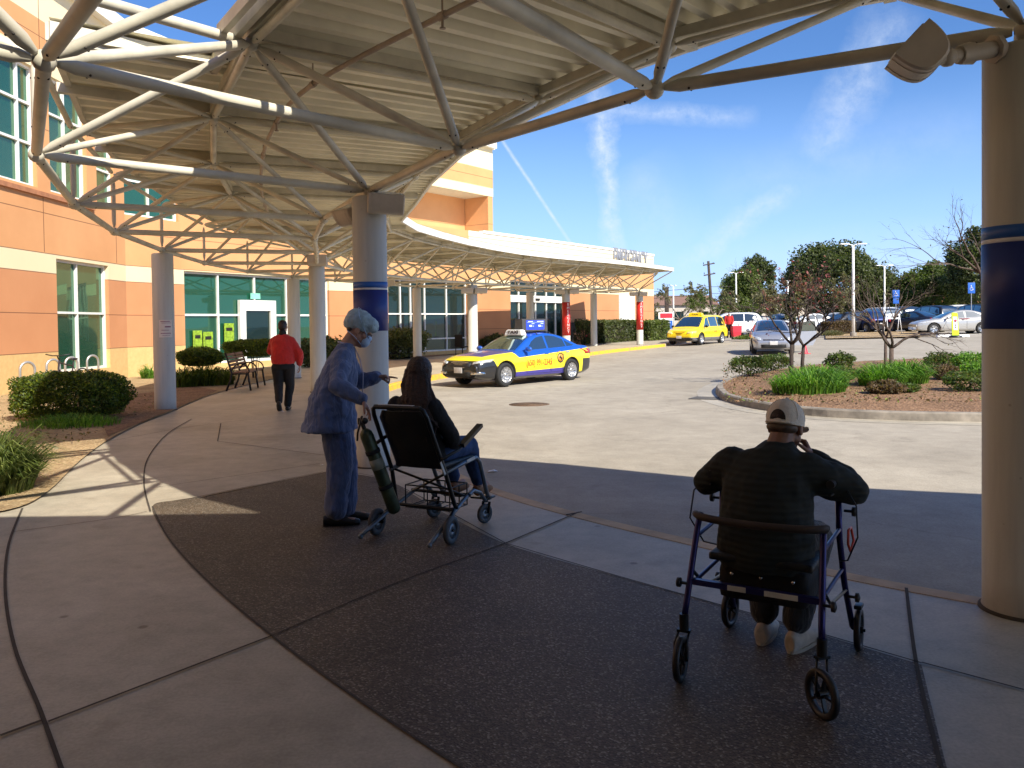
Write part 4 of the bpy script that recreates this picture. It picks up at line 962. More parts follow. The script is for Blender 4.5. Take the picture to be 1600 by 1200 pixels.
# ---------------------------------------------------------------- blue and yellow sedan taxi
def b_taxi(b, _):
    tc = N('ShaderNodeTexCoord'); s = N('ShaderNodeSeparateXYZ'); Lk(tc.outputs['Object'], s.inputs[0]); x, y, z = s.outputs
    yel = (0.86, 0.72, 0.02); blu = (0.010, 0.085, 0.42); nav = (0.045, 0.035, 0.26); blk = (0.014, 0.014, 0.016)
    ay = mth('ABSOLUTE', y)
    c = mixc(0, yel, yel)
    belt = mth('GREATER_THAN', z, mth('MULTIPLY_ADD', x, -.06, .845)); rearonly = mth('LESS_THAN', x, mth('MULTIPLY_ADD', z, 1.2, .02))
    c = mixc(mth('MULTIPLY', belt, rearonly), c, blu)
    hood = mth('MULTIPLY', mth('LESS_THAN', ay, mth('MULTIPLY_ADD', x, -.30, 1.15)), mth('MULTIPLY', mth('GREATER_THAN', x, 1.05), mth('GREATER_THAN', z, .70)))
    hood = mth('MULTIPLY', hood, mth('LESS_THAN', x, 2.06)); c = mixc(hood, c, nav)
    sill = mth('LESS_THAN', z, mth('MULTIPLY_ADD', x, -.02, .405)); mid = mth('LESS_THAN', mth('ABSOLUTE', mth('ADD', x, .03)), 1.15); c = mixc(mth('MULTIPLY', sill, mid), c, nav)
    nose = mth('MULTIPLY', mth('GREATER_THAN', x, mth('MULTIPLY_ADD', z, 0.55, 1.50)), mth('LESS_THAN', z, .735)); c = mixc(nose, c, blk)
    tail = mth('MULTIPLY', mth('LESS_THAN', x, -1.92), mth('LESS_THAN', z, .66)); c = mixc(tail, c, blk)
    c = mixc(mth('LESS_THAN', z, .255), c, (.05, .05, .055))
    redr = mth('MULTIPLY', mth('LESS_THAN', y, -.25), mth('GREATER_THAN', z, 1.2)); c = mixc(mth('MULTIPLY', redr, .6), c, (.35, .03, .12))
    c = mixc(.25, c, ramp(noise(tc.outputs['Object'], 3, 4), [(.3, (.8, .8, .8)), (.7, (1, 1, 1))]), 'MULTIPLY')
    Lk(c, b.inputs['Base Color']); b.inputs['Roughness'].default_value = .3; b.inputs['Coat Weight'].default_value = .8; b.inputs['Coat Roughness'].default_value = .06
M_taxi = world_mat('taxi_livery_paint', b_taxi)
pf, pr = Vector((-.13, 23.0)), Vector((1.73, 25.1))
hd = math.atan2(-2.05, -1.95)
tx = thing('taxi', (.20, 24.6, g(.2, 24.6)-.15), hd, 'blue and yellow sedan taxi with a roof display board standing in the sunlit drive', 'taxi')
L = 4.87
TOP = [(-2.435, .96), (-2.2, 1.04), (-1.6, 1.045), (-.8, 1.0), (.3, .965), (.95, .955), (1.5, .90), (2.0, .83), (2.3, .74), (2.435, .62)]
GH = [(1.02, .95), (.75, 1.08), (.3, 1.31), (0.0, 1.40), (-.35, 1.445), (-.75, 1.44), (-1.2, 1.35), (-1.6, 1.19), (-1.95, 1.05)][::-1]
C = make_car(tx, L, 1.85, 1.45, 2.85, .335, TOP, GH, M_taxi, plan=(.80, .86), spokes=10, zb=.19, fo=.955,
    sides=([(.62, .04), (.22, .80), (-.02, .97), (-.33, .99), (-.36, .04)], [(-.44, .04), (-.42, .99), (-.85, .97), (-1.16, .86), (-1.22, .04)], [(-1.27, .05), (-1.22, .80), (-1.62, .40), (-1.52, .06)]), ws=(.95, .12), rear=(-1.25, -1.85))
seams(tx, C, [[(.72, .93), (.70, .60), (.62, .32), (-.38, .31), (-.42, .98)], [(-.42, .98), (-.44, .50), (-.44, .32), (-1.02, .32), (-1.12, .55), (-1.32, .75), (-1.36, 1.0)]])
handles(tx, C, [(-.22, .86), (-1.16, .88)], mat('taxi_blue', (0.010, 0.085, 0.42), .3, coat=.8)); mirrors(tx, C, .66, 1.02, mat('taxi_blue', (0.010, 0.085, 0.42), .3, coat=.8))
# nose: grille, lamps, lower intake, plate
face_patch(tx, 'grille', C, L, 1, (-.46, .46), ((.56, .70), (.56, .70)), M_trimb, .015)
mb = MB()
for k in range(5):
    z = .575+k*.027; hwid = .44-abs(k-2)*.02; mb.path([(2.45-.10*(abs(y)/.46)**2, y, z) for y in np.linspace(-hwid, hwid, 9)], .006, 5)
mb.path([(2.452-.11*(abs(math.cos(a))**2), .47*math.cos(a), .63+.085*math.sin(a)) for a in np.linspace(0, 2*math.pi, 25)[:-1]], .010, 6, closed=True)
mb.build('grille_bars', M_chrome, tx)
for sd in (-1, 1):
    face_patch(tx, 'headlight', C, L, 1, (sd*.50, sd*.84), ((.64, .70), (.70, .775)), M_head, .012, n=7)
    face_patch(tx, 'fog_light', C, L, 1, (sd*.50, sd*.80), ((.36, .42), (.38, .44)), M_chrome, .014)
    face_patch(tx, 'tail_light', C, L, -1, (sd*.55, sd*.86), ((.80, .93), (.80, .96)), M_tail, .012)
face_patch(tx, 'lower_intake', C, L, 1, (-.44, .44), ((.30, .44), (.30, .44)), mat('intake_black', (.006, .006, .006), .7), .010)
plate_txt(tx, 2.465, .475, '')
# lettering on both flanks
M_num = mat('livery_number_brown', (0.22, 0.05, 0.01), .5); M_orn = mat('livery_orange_lettering', (0.50, 0.13, 0.02), .5); M_dkb = mat('livery_dark_lettering', (.05, .03, .03), .5)
for sd in (-1, 1):
    y = C['ybody'](.0, .62); z = .615
    M = frame3(Vector((-sd, 0, 0)), Vector((0, .03*-sd, 1)).normalized(), Vector((0, sd, .03)).normalized(), Vector((.12, sd*(y+.006), z)))
    text_mesh('telephone_number', '(650) 991-2345', .255, M_orn, tx, M, .003, sx=.70, bold=.004)
    cx_, cz_ = -.82, .72; yy = C['ybody'](cx_, cz_)+.006
    mb = MB(); mb.lathe([(.115, 0), (.15, 0), (.15, .004), (.115, .004)], (cx_, sd*yy, cz_), (0, sd, 0), 28, closed=True); lg = mb.build('emblem', M_dkb, tx)
    mb = MB(); mb.lathe([(0, 0), (.113, 0), (.113, .003), (0, .003)], (cx_, sd*yy, cz_), (0, sd, 0), 28); mb.build('emblem_disc', mat('emblem_orange', (.80, .36, .05), .5), lg)
    mb = MB(); mb.bar((cx_-.06, sd*(yy+.005), cz_-.02), (cx_+.06, sd*(yy+.005), cz_+.02), .004, .05); mb.lathe([(0, 0), (.035, 0), (.035, .006), (0, .006)], (cx_+.03, sd*(yy+.001), cz_+.035), (0, sd, 0), 12); mb.lathe([(0, 0), (.03, 0), (.03, .006), (0, .006)], (cx_-.03, sd*(yy+.001), cz_-.035), (0, sd, 0), 12); mb.build('emblem_mark', M_dkb, lg)
    for k in range(5):
        mb = MB(); a = R(150-30*k); mb.box((cx_+.19*math.cos(a), sd*(C['ybody'](cx_, cz_+.19*math.sin(a))+.006), cz_+.19*math.sin(a)), (.035, .004, .03)); mb.build('emblem_letter', M_orn, lg)
# roof sign
mb = MB(); 
def sring(x, s, z): return [Vector((x+a, b*s, z+c)) for a, b, c in ((-.09, -.30, 0), (.09, -.30, 0), (.09, .30, 0), (-.09, .30, 0))]
prof = [(.34, .11, 0), (.33, .11, .03), (.29, .085, .14), (.25, .06, .165)]
mb.loft([[Vector((.14+sx_*b, sy_*a, 1.40+c)) for sx_, sy_ in ((-1, -1), (1, -1), (1, 1), (-1, 1))] for a, b, c in prof], smooth=False); o = mb.build('roof_sign', mat('sign_white_plastic', (.8, .78, .72), .4), tx); fix_normals(o)
text_mesh('sign_lettering', 'TAXI', .13, M_dkb, o, frame3(Vector((0, 1, 0)), Vector((-.22, 0, 1)).normalized(), Vector((1, 0, .22)).normalized(), Vector((.252, 0, 1.49))), .004, sx=1.5, bold=.004)
# roof rack with display
mb = MB()
for x in (-.20, -.80):
    mb.path([(x, -.56, 1.40), (x, -.50, 1.475), (x, 0, 1.50), (x, .50, 1.475), (x, .56, 1.40)], .018, 8)
    for sd in (-1, 1): mb.box((x, sd*.56, 1.39), (.07, .05, .07))
mb.build('roof_rack', M_trimb, tx)
mb = MB(); mb.loft([[Vector((x, y*w_, z)) for x, y in ((-1.12, -1), (.0, -1), (.0, 1), (-1.12, 1))] for w_, z in ((.16, 1.51), (.16, 1.53), (.145, 1.86), (.11, 1.88))], smooth=False)
o = mb.build('display_board', mat('display_housing', (.07, .065, .06), .5), tx); fix_normals(o)
M_scr = mat('blue_screen', (.02, .04, .5), .3, emit=(.03, .07, .75), es=.7); M_scrt = mat('screen_text', (.6, .7, .9), .4, emit=(.5, .6, 1), es=.6)
for sd in (-1, 1):
    mb = MB(); mb.bar((-.97, sd*.156, 1.695), (-.17, sd*.156, 1.695), .012, .27, up=(0, 0, 1)); so_ = mb.build('screen', M_scr, o)
    mb = MB(); yy = sd*.164
    for (a, b, z, h) in ((-.93, -.65, 1.80, .022), (-.45, -.25, 1.80, .018), (-.93, -.8, 1.735, .014), (-.52, -.4, 1.735, .014), (-.80, -.70, 1.67, .05), (-.40, -.30, 1.67, .05), (-.9, -.82, 1.66, .012), (-.5, -.43, 1.66, .012)): mb.bar((a, yy, z), (b, yy, z), .003, h)
    mb.bar((-.95, yy, 1.775), (-.19, yy, 1.775), .003, .005); mb.build('screen_text', M_scrt, so_)
# ---------------------------------------------------------------- yellow minivan taxi
M_vany = mat('taxi_yellow_paint', (.86, .62, .01), .35, var=.03, scale=2, coat=.7)
def b_van(b, _):
    tc = N('ShaderNodeTexCoord'); s = N('ShaderNodeSeparateXYZ'); Lk(tc.outputs['Object'], s.inputs[0])
    c = mixc(mth('LESS_THAN', s.outputs[2], .44), (.88, .64, .012), (.13, .13, .135)); Lk(c, b.inputs['Base Color']); b.inputs['Roughness'].default_value = .33; b.inputs['Coat Weight'].default_value = .7
M_van2 = world_mat('two_tone_van_paint', b_van)
p = at(1088, 540, 49.0); vx = thing('minivan_taxi', (11.0, 49.2, g(11, 49.2)-.15), R(-90-22), 'yellow minivan taxi with grey lower trim parked beyond the end of the canopy', 'taxi')
vx.rotation_euler = (0, 0, math.atan2(-.80, -.60))
L = 4.9
TOP = [(-2.45, .95), (-2.3, 1.02), (-1.2, 1.03), (.4, 1.02), (1.35, 1.0), (1.9, .90), (2.3, .80), (2.45, .66)]
GH = [(1.55, .98), (1.1, 1.28), (.55, 1.60), (.2, 1.68), (-.8, 1.72), (-1.8, 1.70), (-2.15, 1.60), (-2.33, 1.30), (-2.4, 1.02)][::-1]
C = make_car(vx, L, 1.96, 1.72, 2.96, .34, TOP, GH, M_van2, plan=(.78, .93), spokes=5, zb=.20, fo=.95, tumble=.30, yb_=.90,
    sides=([(1.10, .04), (.62, .93), (.22, .97), (.20, .04)], [(.14, .04), (.15, .97), (-.95, .97), (-.95, .04)], [(-1.02, .04), (-1.02, .97), (-2.02, .90), (-2.12, .08)]), ws=(1.48, .55), rear=(-2.2, -2.36))
seams(vx, C, [[(1.15, .98), (1.1, .32), (.15, .30), (.14, 1.0)], [(.14, 1.0), (.15, .32), (-.95, .32), (-.98, 1.0)], [(-1.0, .80), (-2.3, .80)]])
handles(vx, C, [(.3, .88), (-.8, .88)], M_vany); mirrors(vx, C, 1.05, 1.06, M_trimb)
mb = MB()
for z in (.66, .72, .78): mb.path([(2.47-.12*(abs(y)/.42)**2, y, z) for y in np.linspace(-.38, .38, 9)], .012, 5)
mb.build('grille', mat('grille_red_brown', (.25, .08, .02), .5), vx)
for sd in (-1, 1):
    face_patch(vx, 'headlight', C, L, 1, (sd*.46, sd*.88), ((.66, .79), (.68, .82)), mat('yellowed_headlight', (.75, .6, .2), .15, coat=1), .012)
    face_patch(vx, 'tail_light', C, L, -1, (sd*.70, sd*.90), ((.75, 1.0), (.75, 1.0)), M_tail, .012)
face_patch(vx, 'bumper', C, L, 1, (-.9, .9), ((.28, .42), (.28, .42)), M_trimb, .02, n=12); plate_txt(vx, 2.50, .46, '')
mb = MB(); mb.loft([[Vector((.15+a*b_, c*d_, 1.70+z)) for a, c in ((-1, -1), (1, -1), (1, 1), (-1, 1))] for b_, d_, z in ((.16, .42, 0), (.13, .38, .13), (.08, .30, .17))], smooth=False); o = mb.build('roof_sign', M_vany, vx); fix_normals(o)
text_mesh('sign_lettering', 'TAXI', .12, M_dkb, o, frame3(Vector((0, 1, 0)), Vector((0, 0, 1)), Vector((1, 0, 0)), Vector((.305, 0, 1.765))), .004, sx=1.5)
mb = MB()
for sd in (-1, 1):
    for k in range(4): mb.box((-.25-k*.12, sd*(C['ybody'](-.3, .75)+.003), .76), (.07, .006, .10))
mb.build('door_lettering', M_orn, vx)
# ---------------------------------------------------------------- silver sedan with open door
M_silv = paint('silver_paint', (.40, .41, .45), .5, .28)
sv = thing('silver_sedan', (11.5, 36.8, g(11.5, 36.8)-.15), math.atan2(-1.0, -.26), 'silver sedan facing the camera with a door swung wide open', 'car')
L = 4.53
TOP = [(-2.265, .98), (-2.05, 1.05), (-1.5, 1.04), (-.6, .99), (.35, .95), (1.05, .93), (1.6, .86), (2.0, .76), (2.265, .60)]
GH = [(1.20, .93), (.8, 1.12), (.3, 1.34), (0, 1.41), (-.4, 1.435), (-.8, 1.42), (-1.3, 1.29), (-1.65, 1.14), (-1.85, 1.05)][::-1]
C = make_car(sv, L, 1.78, 1.43, 2.7, .32, TOP, GH, M_silv, plan=(.76, .85), spokes=5, zb=.18, fo=.90,
    sides=([(.75, .04), (.28, .83), (.0, .97), (-.30, .99), (-.34, .04)], [(-.42, .04), (-.40, .99), (-.85, .97), (-1.35, .60), (-1.3, .05)]), ws=(1.12, .12), rear=(-1.0, -1.75))
seams(sv, C, [[(.80, .92), (.78, .55), (.66, .32), (-.36, .31), (-.40, .98)], [(-.40, .98), (-.42, .32), (-1.0, .32), (-1.3, .75), (-1.36, 1.0)]])
handles(sv, C, [(-.2, .84), (-1.1, .86)], M_silv); mirrors(sv, C, .78, 1.0, M_silv)
face_patch(sv, 'grille', C, L, 1, (-.42, .42), ((.60, .67), (.60, .67)), M_trimb, .012)
face_patch(sv, 'lower_intake', C, L, 1, (-.50, .50), ((.28, .42), (.28, .42)), mat('intake_black', (.006, .006, .006), .7), .012)
mb = MB(); mb.path([(2.285-.09*(abs(y)/.42)**2, y, .635) for y in np.linspace(-.4, .4, 9)], .010, 5); mb.build('grille_bars', M_chrome, sv)
for sd in (-1, 1):
    face_patch(sv, 'headlight', C, L, 1, (sd*.50, sd*.82), ((.60, .70), (.66, .80)), M_head, .012, n=7)
    face_patch(sv, 'tail_light', C, L, -1, (sd*.5, sd*.84), ((.80, .95), (.80, .98)), M_tail, .012)
plate_txt(sv, 2.29, .48, '')
# the open front door on the driver's side (car's left = +y), swung about its front hinge
dd = Vector((math.cos(R(180-62)), math.sin(R(180-62)), 0)); h0 = Vector((.72, .87, 0)); nn_ = Vector((-dd.y, dd.x, 0))
Dp = lambda a, z, o=0: h0+dd*a+Vector((0, 0, z))+nn_*o
mb = MB(); mb.plate([Dp(a, z, -.04) for a, z in ((0, .34), (.95, .32), (1.10, .55), (1.14, .95), (0, .93))], nn_, .09); dr = mb.build('door', M_silv, sv)
mb = MB(); mb.path([Dp(0, .94), Dp(.42, 1.28), Dp(.72, 1.37), Dp(1.05, 1.38), Dp(1.13, .95)], .022, 6); mb.build('window_frame', M_trimb, dr)
mb = MB(); mb.plate([Dp(a, z) for a, z in ((.04, .95), (.43, 1.26), (.72, 1.35), (1.03, 1.36), (1.10, .96))], nn_, .006); mb.build('door_glass', M_cglass, dr)
mb = MB(); mb.plate([Dp(a, z, .052) for a, z in ((.12, .42), (.90, .40), (1.0, .60), (1.04, .88), (.10, .86))], nn_, .01); mb.build('door_lining', mat('grey_lining', (.10, .11, .13), .7), dr)
mb = MB(); mb.ball(Dp(.06, 1.0, -.14), (.07, .11, .07)); mb.build('wing_mirror', M_silv, dr)
# ---------------------------------------------------------------- grey sedan parked broadside
M_gry = paint('pale_grey_paint', (.50, .49, .47), .35, .3)
gs = thing('grey_sedan', (27.4, 51.5, g(27.4, 51.5)-.15), R(180-6), 'pale grey sedan parked broadside at the far right, partly behind the column', 'car')
L = 4.85
TOP = [(-2.42, .97), (-2.2, 1.06), (-1.6, 1.05), (-.8, 1.0), (.3, .96), (1.0, .94), (1.6, .88), (2.1, .78), (2.42, .62)]
GH = [(1.10, .94), (.7, 1.14), (.25, 1.35), (-.1, 1.43), (-.5, 1.46), (-.9, 1.44), (-1.4, 1.30), (-1.8, 1.14), (-2.05, 1.06)][::-1]
C = make_car(gs, L, 1.85, 1.46, 2.8, .34, TOP, GH, M_gry, plan=(.80, .86), spokes=5, rim=M_rim, zb=.19, fo=.97,
    sides=([(.66, .04), (.22, .83), (-.05, .97), (-.36, .99), (-.40, .04)], [(-.47, .04), (-.46, .99), (-.95, .97), (-1.50, .55), (-1.4, .05)]), ws=(1.02, .08), rear=(-1.1, -1.9))
seams(gs, C, [[(.74, .93), (.72, .55), (.60, .33), (-.42, .32), (-.46, .98)], [(-.46, .98), (-.48, .33), (-1.05, .33), (-1.38, .75), (-1.42, 1.0)]])
handles(gs, C, [(-.24, .86), (-1.15, .88)], M_gry); mirrors(gs, C, .70, 1.0, M_gry)
for sd in (-1, 1):
    face_patch(gs, 'headlight', C, L, 1, (sd*.5, sd*.86), ((.62, .72), (.68, .80)), M_head, .012); face_patch(gs, 'tail_light', C, L, -1, (sd*.45, sd*.90), ((.80, .92), (.80, .95)), M_tail, .012)
# ---------------------------------------------------------------- cars in the car park rows
def parked(name, x, y, rz, kind, pm_, label, dark=False):
    t = thing(name, (x, y, g(x, y)-.15), R(rz), label, 'car' if kind != 'van' else 'van', 'cars parked in the far car park')
    if kind == 'sedan':
        L, W = 4.6, 1.8; TOP = [(-2.3, .95), (-2.1, 1.03), (-1.2, 1.0), (.3, .95), (1.05, .93), (1.7, .84), (2.3, .62)]; GH = [(1.15, .93), (.3, 1.33), (-.3, 1.44), (-.8, 1.42), (-1.4, 1.24), (-1.85, 1.04)][::-1]
        S = ([(.66, .05), (.22, .83), (-.35, .98), (-.38, .05)], [(-.46, .05), (-.44, .98), (-.9, .94), (-1.3, .5), (-1.2, .05)]); ws = (1.05, .12); rr = (-1.0, -1.72); kw = dict(zb=.19)
    elif kind == 'hatch':
        L, W = 4.1, 1.75; TOP = [(-2.05, .85), (-1.95, 1.0), (-1.0, 1.0), (.3, .97), (1.0, .95), (1.5, .88), (2.05, .62)]; GH = [(1.2, .95), (.5, 1.38), (0, 1.50), (-.8, 1.52), (-1.5, 1.42), (-1.88, 1.02)][::-1]
        S = ([(.72, .05), (.35, .83), (-.2, .98), (-.25, .05)], [(-.32, .05), (-.3, .98), (-1.3, .92), (-1.45, .08)]); ws = (1.1, .42); rr = (-1.55, -1.83); kw = dict(zb=.2)
    else:
        L, W = 4.8, 1.92; TOP = [(-2.4, .95), (-2.3, 1.08), (-1.0, 1.08), (.6, 1.08), (1.1, 1.07), (1.8, 1.0), (2.4, .78)]; GH = [(1.3, 1.07), (.7, 1.50), (.2, 1.70), (-1.0, 1.75), (-1.9, 1.70), (-2.2, 1.50), (-2.34, 1.1)][::-1]
        S = ([(.9, .05), (.6, .8), (.0, .97), (-.02, .05)], [(-.1, .05), (-.1, .97), (-1.0, .97), (-1.0, .05)], [(-1.08, .05), (-1.08, .97), (-1.95, .88), (-2.05, .1)]); ws = (1.22, .5); rr = (-2.05, -2.3); kw = dict(zb=.26, tumble=.28, yb_=.9)
    C = make_car(t, L, W, 1.5, L*.59, .34, TOP, GH, pm_, sides=S, ws=ws, rear=rr, spokes=5, **kw)
    for sd in (-1, 1):
        face_patch(t, 'headlight', C, L, 1, (sd*.5, sd*.8), ((.62, .72), (.66, .8)), M_head, .014, n=5); face_patch(t, 'tail_light', C, L, -1, (sd*.5, sd*.82), ((.78, .95), (.78, .98)), M_tail, .014, n=5)
    plate_txt(t, -L/2-.01, .62, '', -1); mirrors(t, C, .75, 1.05, pm_); return t
P_w = paint('white_car_paint', (.75, .76, .77)); P_k = paint('black_car_paint', (.012, .013, .018)); P_n = paint('navy_car_paint', (.010, .018, .04), .3); P_b = paint('blue_car_paint', (.015, .035, .15), .3); P_d = paint('dark_grey_car_paint', (.05, .055, .06), .4); P_s = paint('silver_car_paint_far', (.45, .46, .48), .5); P_t = paint('teal_car_paint', (.02, .09, .11), .3)
def pxX(px, Y): return px_dir(px, 500).x/px_dir(px, 500).y*Y
for nm, px, Y, rz, kd, pm_, lab in (
    ('white_suv', 1138, 62, 172, 'suv', P_w, 'white sport utility car just right of the yellow minivan in the far car park'),
    ('parked_car', 1178, 62, 182, 'sedan', P_n, 'dark navy car parked left of the silver sedan with the open door'),
    ('parked_car', 1216, 64, 90, 'hatch', P_s, 'silver hatchback seen over the roof of the silver sedan with the open door'),
    ('parked_car', 1262, 68, 178, 'sedan', P_w, 'white sedan in the rear row beyond the open car door'),
    ('parked_car', 1322, 59, 200, 'hatch', P_k, 'black hatchback parked beside the tall white lamp post'),
    ('parked_car', 1352, 59.5, 98, 'hatch', P_b, 'bright blue hatchback showing red tail lights, right of the tall lamp post'),
    ('parked_van', 1368, 66, 100, 'suv', P_w, 'white van with a pale windscreen parked behind the blue hatchback'),
    ('parked_car', 1402, 66, 95, 'suv', P_d, 'dark grey sport utility car parked behind the blue accessible parking sign'),
    ('parked_car', 1424, 57, 112, 'sedan', P_k, 'black sedan parked nose away, left of the pale grey sedan'),
    ('parked_car', 1452, 61, 100, 'suv', P_k, 'black sport utility car in the row behind the pale grey sedan'),
    ('parked_car', 1484, 66, 175, 'suv', P_w, 'white wagon whose roof shows over the pale grey sedan'),
    ('parked_car', 1520, 63, 100, 'suv', P_d, 'dark grey wagon behind the boot of the pale grey sedan'),
    ('parked_car', 1296, 72, 170, 'sedan', P_s, 'silver sedan in the rear row behind the clipped brown hedge'),
    ('parked_car', 1580, 60, 90, 'sedan', P_t, 'teal sedan in the row beyond the near right column'),
):
    parked(nm, pxX(px, Y), Y, rz, kd, pm_, lab)
# ================================================================ people
def add_shapes(mb, shapes):
    for s_ in shapes:
        k = s_[0]
        if k == 'cap':
            _, a, ra, b, rb = s_; a = Vector(a); b = Vector(b); mb.ball(a, ra, 14); mb.ball(b, rb, 14); mb.tube(a, b, ra, rb, 14)
        elif k == 'chain':
            _, pts, rs = s_
            for (a, ra), (b, rb) in zip(zip(pts[:-1], rs[:-1]), zip(pts[1:], rs[1:])): add_shapes(mb, [('cap', a, ra, b, rb)])
        elif k == 'ell': mb.ball(s_[1], s_[2], 18, s_[3] if len(s_) > 3 else None)
        elif k == 'rings':
            rg = []
            for c, ax, ay in s_[1]:
                c = Vector(c); ax = Vector(ax); ay = Vector(ay); rg.append([c+ax*math.cos(2*math.pi*j/20)+ay*math.sin(2*math.pi*j/20) for j in range(20)])
            mb.loft(rg)
def skin(name, shapes, m, parent, voxel=.010, smooth=4, disp=0.0, dscale=.12, seed=0):
    mb = MB(); add_shapes(mb, shapes); o = mb.build(name, m, None); fix_normals(o)
    r = o.modifiers.new('r', 'REMESH'); r.mode = 'VOXEL'; r.voxel_size = voxel; r.use_smooth_shade = True
    sm = o.modifiers.new('s', 'SMOOTH'); sm.iterations = smooth; sm.factor = .5
    if disp:
        t = bpy.data.textures.new(name, 'CLOUDS'); t.noise_scale = dscale; t.noise_depth = 2
        d = o.modifiers.new('d', 'DISPLACE'); d.texture = t; d.strength = disp; d.mid_level = .5
    bake(o); o.parent = parent
    return o
def hand_shapes(w, d, pn, side, curls=(20, 25, 30, 35), sc=1.0, spread=6, thumb=(.5, 25)):
    """w wrist, d towards the fingers, pn palm normal (palm faces pn); side +1: thumb on d x pn side"""
    w = Vector(w); d = Vector(d).normalized(); pn = Vector(pn); pn = (pn-d*pn.dot(d)).normalized(); t = d.cross(pn)*side; S = []
    pc = w+d*.05*sc
    for k in range(4): S.append(('cap', w+d*.01+t*(.018-.012*k)*sc, .014*sc, w+d*.088*sc+t*(.030-.020*k)*sc-d*(.004*k*sc), .0125*sc))
    for k, (ln, cu) in enumerate(zip((.072, .080, .074, .058), curls)):
        b = w+d*(.090-.004*k)*sc+t*(.030-.020*k)*sc; a = 0; dirn = (d+t*math.tan(R(spread*(1.5-k)))).normalized(); rad = (.0088, .009, .0086, .0078)[k]*sc; p = b; pts = [p]; rs = [rad]
        for q, f in enumerate((.45, .32, .23)):
            a += cu*(.8 if q == 0 else 1.0); v = dirn*math.cos(R(a))+pn*math.sin(R(a)); p = p+v*ln*f*sc; pts.append(p); rs.append(rad*(.95-.08*q))
        S.append(('chain', pts, rs))
    tb_ = w+d*.025*sc+t*.030*sc; v1 = (d*math.cos(R(42))+t*math.sin(R(42))+pn*.35).normalized(); p1 = tb_+v1*.035*sc; v2 = (d*math.cos(R(thumb[1]))+t*math.sin(R(thumb[1]))+pn*thumb[0]).normalized(); p2 = p1+v2*.030*sc
    S.append(('chain', [w+d*.012+t*.012*sc, tb_, p1, p2, p2+v2*.020*sc], [.016*sc, .015*sc, .0115*sc, .0105*sc, .009*sc]))
    return S
def head_shapes(h, f, up, s=1.0):
    """h: centre of the skull, f: facing, up"""
    h = Vector(h); f = Vector(f).normalized(); up = Vector(up); up = (up-f*up.dot(f)).normalized(); r = f.cross(up); M = Matrix((r, f, up)).transposed()
    P = lambda a, b, c: h+(r*a+f*b+up*c)*s
    S = [('ell', P(0, -.012, .025), (.076*s, .094*s, .092*s), M), ('ell', P(0, .028, -.045), (.058*s, .062*s, .070*s), M), ('cap', P(0, .062, -.092), .026*s, P(0, .045, -.075), .045*s),
         ('cap', P(0, .090, .012), .010*s, P(0, .112, -.028), .014*s), ('cap', P(-.018, .098, -.030), .009*s, P(.018, .098, -.030), .009*s),
         ('cap', P(-.034, .074, .026), .014*s, P(.034, .074, .026), .014*s), ('cap', P(-.020, .086, -.060), .009*s, P(.020, .086, -.060), .009*s), ('cap', P(-.016, .085, -.071), .009*s, P(.016, .085, -.071), .009*s)]
    for sd in (-1, 1):
        S += [('ell', P(sd*.080, -.008, -.012), (.010*s, .020*s, .033*s), M), ('ell', P(sd*.050, .055, -.022), (.022*s, .022*s, .02*s), M), ('ell', P(sd*.055, .02, -.055), (.018*s, .03*s, .03*s), M)]
    return S, P, M
def limb(a, b, c, ra, rb, rc): return ('chain', [a, Vector(a).lerp(Vector(b), .35), b, Vector(b).lerp(Vector(c), .3), c], [ra, ra*.97, rb, rb*1.04, rc])
M_skin = mat('skin', (.40, .22, .15), .5, var=.1, scale=20); M_skind = mat('brown_skin', (.26, .13, .08), .5, var=.1, scale=20)
M_gown = mat('blue_scrubs', (.085, .125, .30), .85, var=.14, scale=7, bump=.5, bscale=16); M_gownt = mat('blue_scrub_trousers', (.07, .105, .27), .85, var=.14, scale=7, bump=.5, bscale=14)
def b_cloth(col, lo, sc=9, zs=.3, st=.8):
    def f(b, _):
        tc = N('ShaderNodeTexCoord'); mp = N('ShaderNodeMapping'); mp.inputs['Scale'].default_value = (1, 1, zs); Lk(tc.outputs['Object'], mp.inputs['Vector'])
        a = noise(mp.outputs[0], sc, 5, .55, 1.6); w_ = noise(tc.outputs['Object'], 260, 2); Lk(ramp(a, [(.3, lo), (.65, col)]), b.inputs['Base Color']); b.inputs['Roughness'].default_value = .85; b.inputs['Sheen Weight'].default_value = .25
        bumpn(b, mth('ADD', a, mth('MULTIPLY', w_, .04)), st, .035)
    return f
M_gown = world_mat('wrinkled_blue_scrubs', b_cloth((.115, .165, .31), (.075, .11, .215))); M_gownt = world_mat('wrinkled_scrub_trousers', b_cloth((.095, .135, .27), (.06, .09, .18), 8, .22))
M_blk = mat('black_cloth', (.010, .010, .011), .85, var=.2, scale=9, bump=.3); M_blkshoe = mat('black_leather', (.012, .011, .011), .4)
M_cap = mat('bouffant_cap', (.36, .50, .56), .6, var=.12, scale=22, bump=.5, bscale=40); M_mask = mat('surgical_mask', (.40, .58, .80), .7, var=.05, bump=.3, bscale=60)
M_hair = mat('dark_brown_hair', (.018, .009, .006), .5, var=.3, scale=30, bump=.4, bscale=60); M_hairg = mat('grey_brown_hair', (.12, .085, .06), .6, var=.3, scale=30)
def strands(root, name, starts, m, parent_m=None): pass
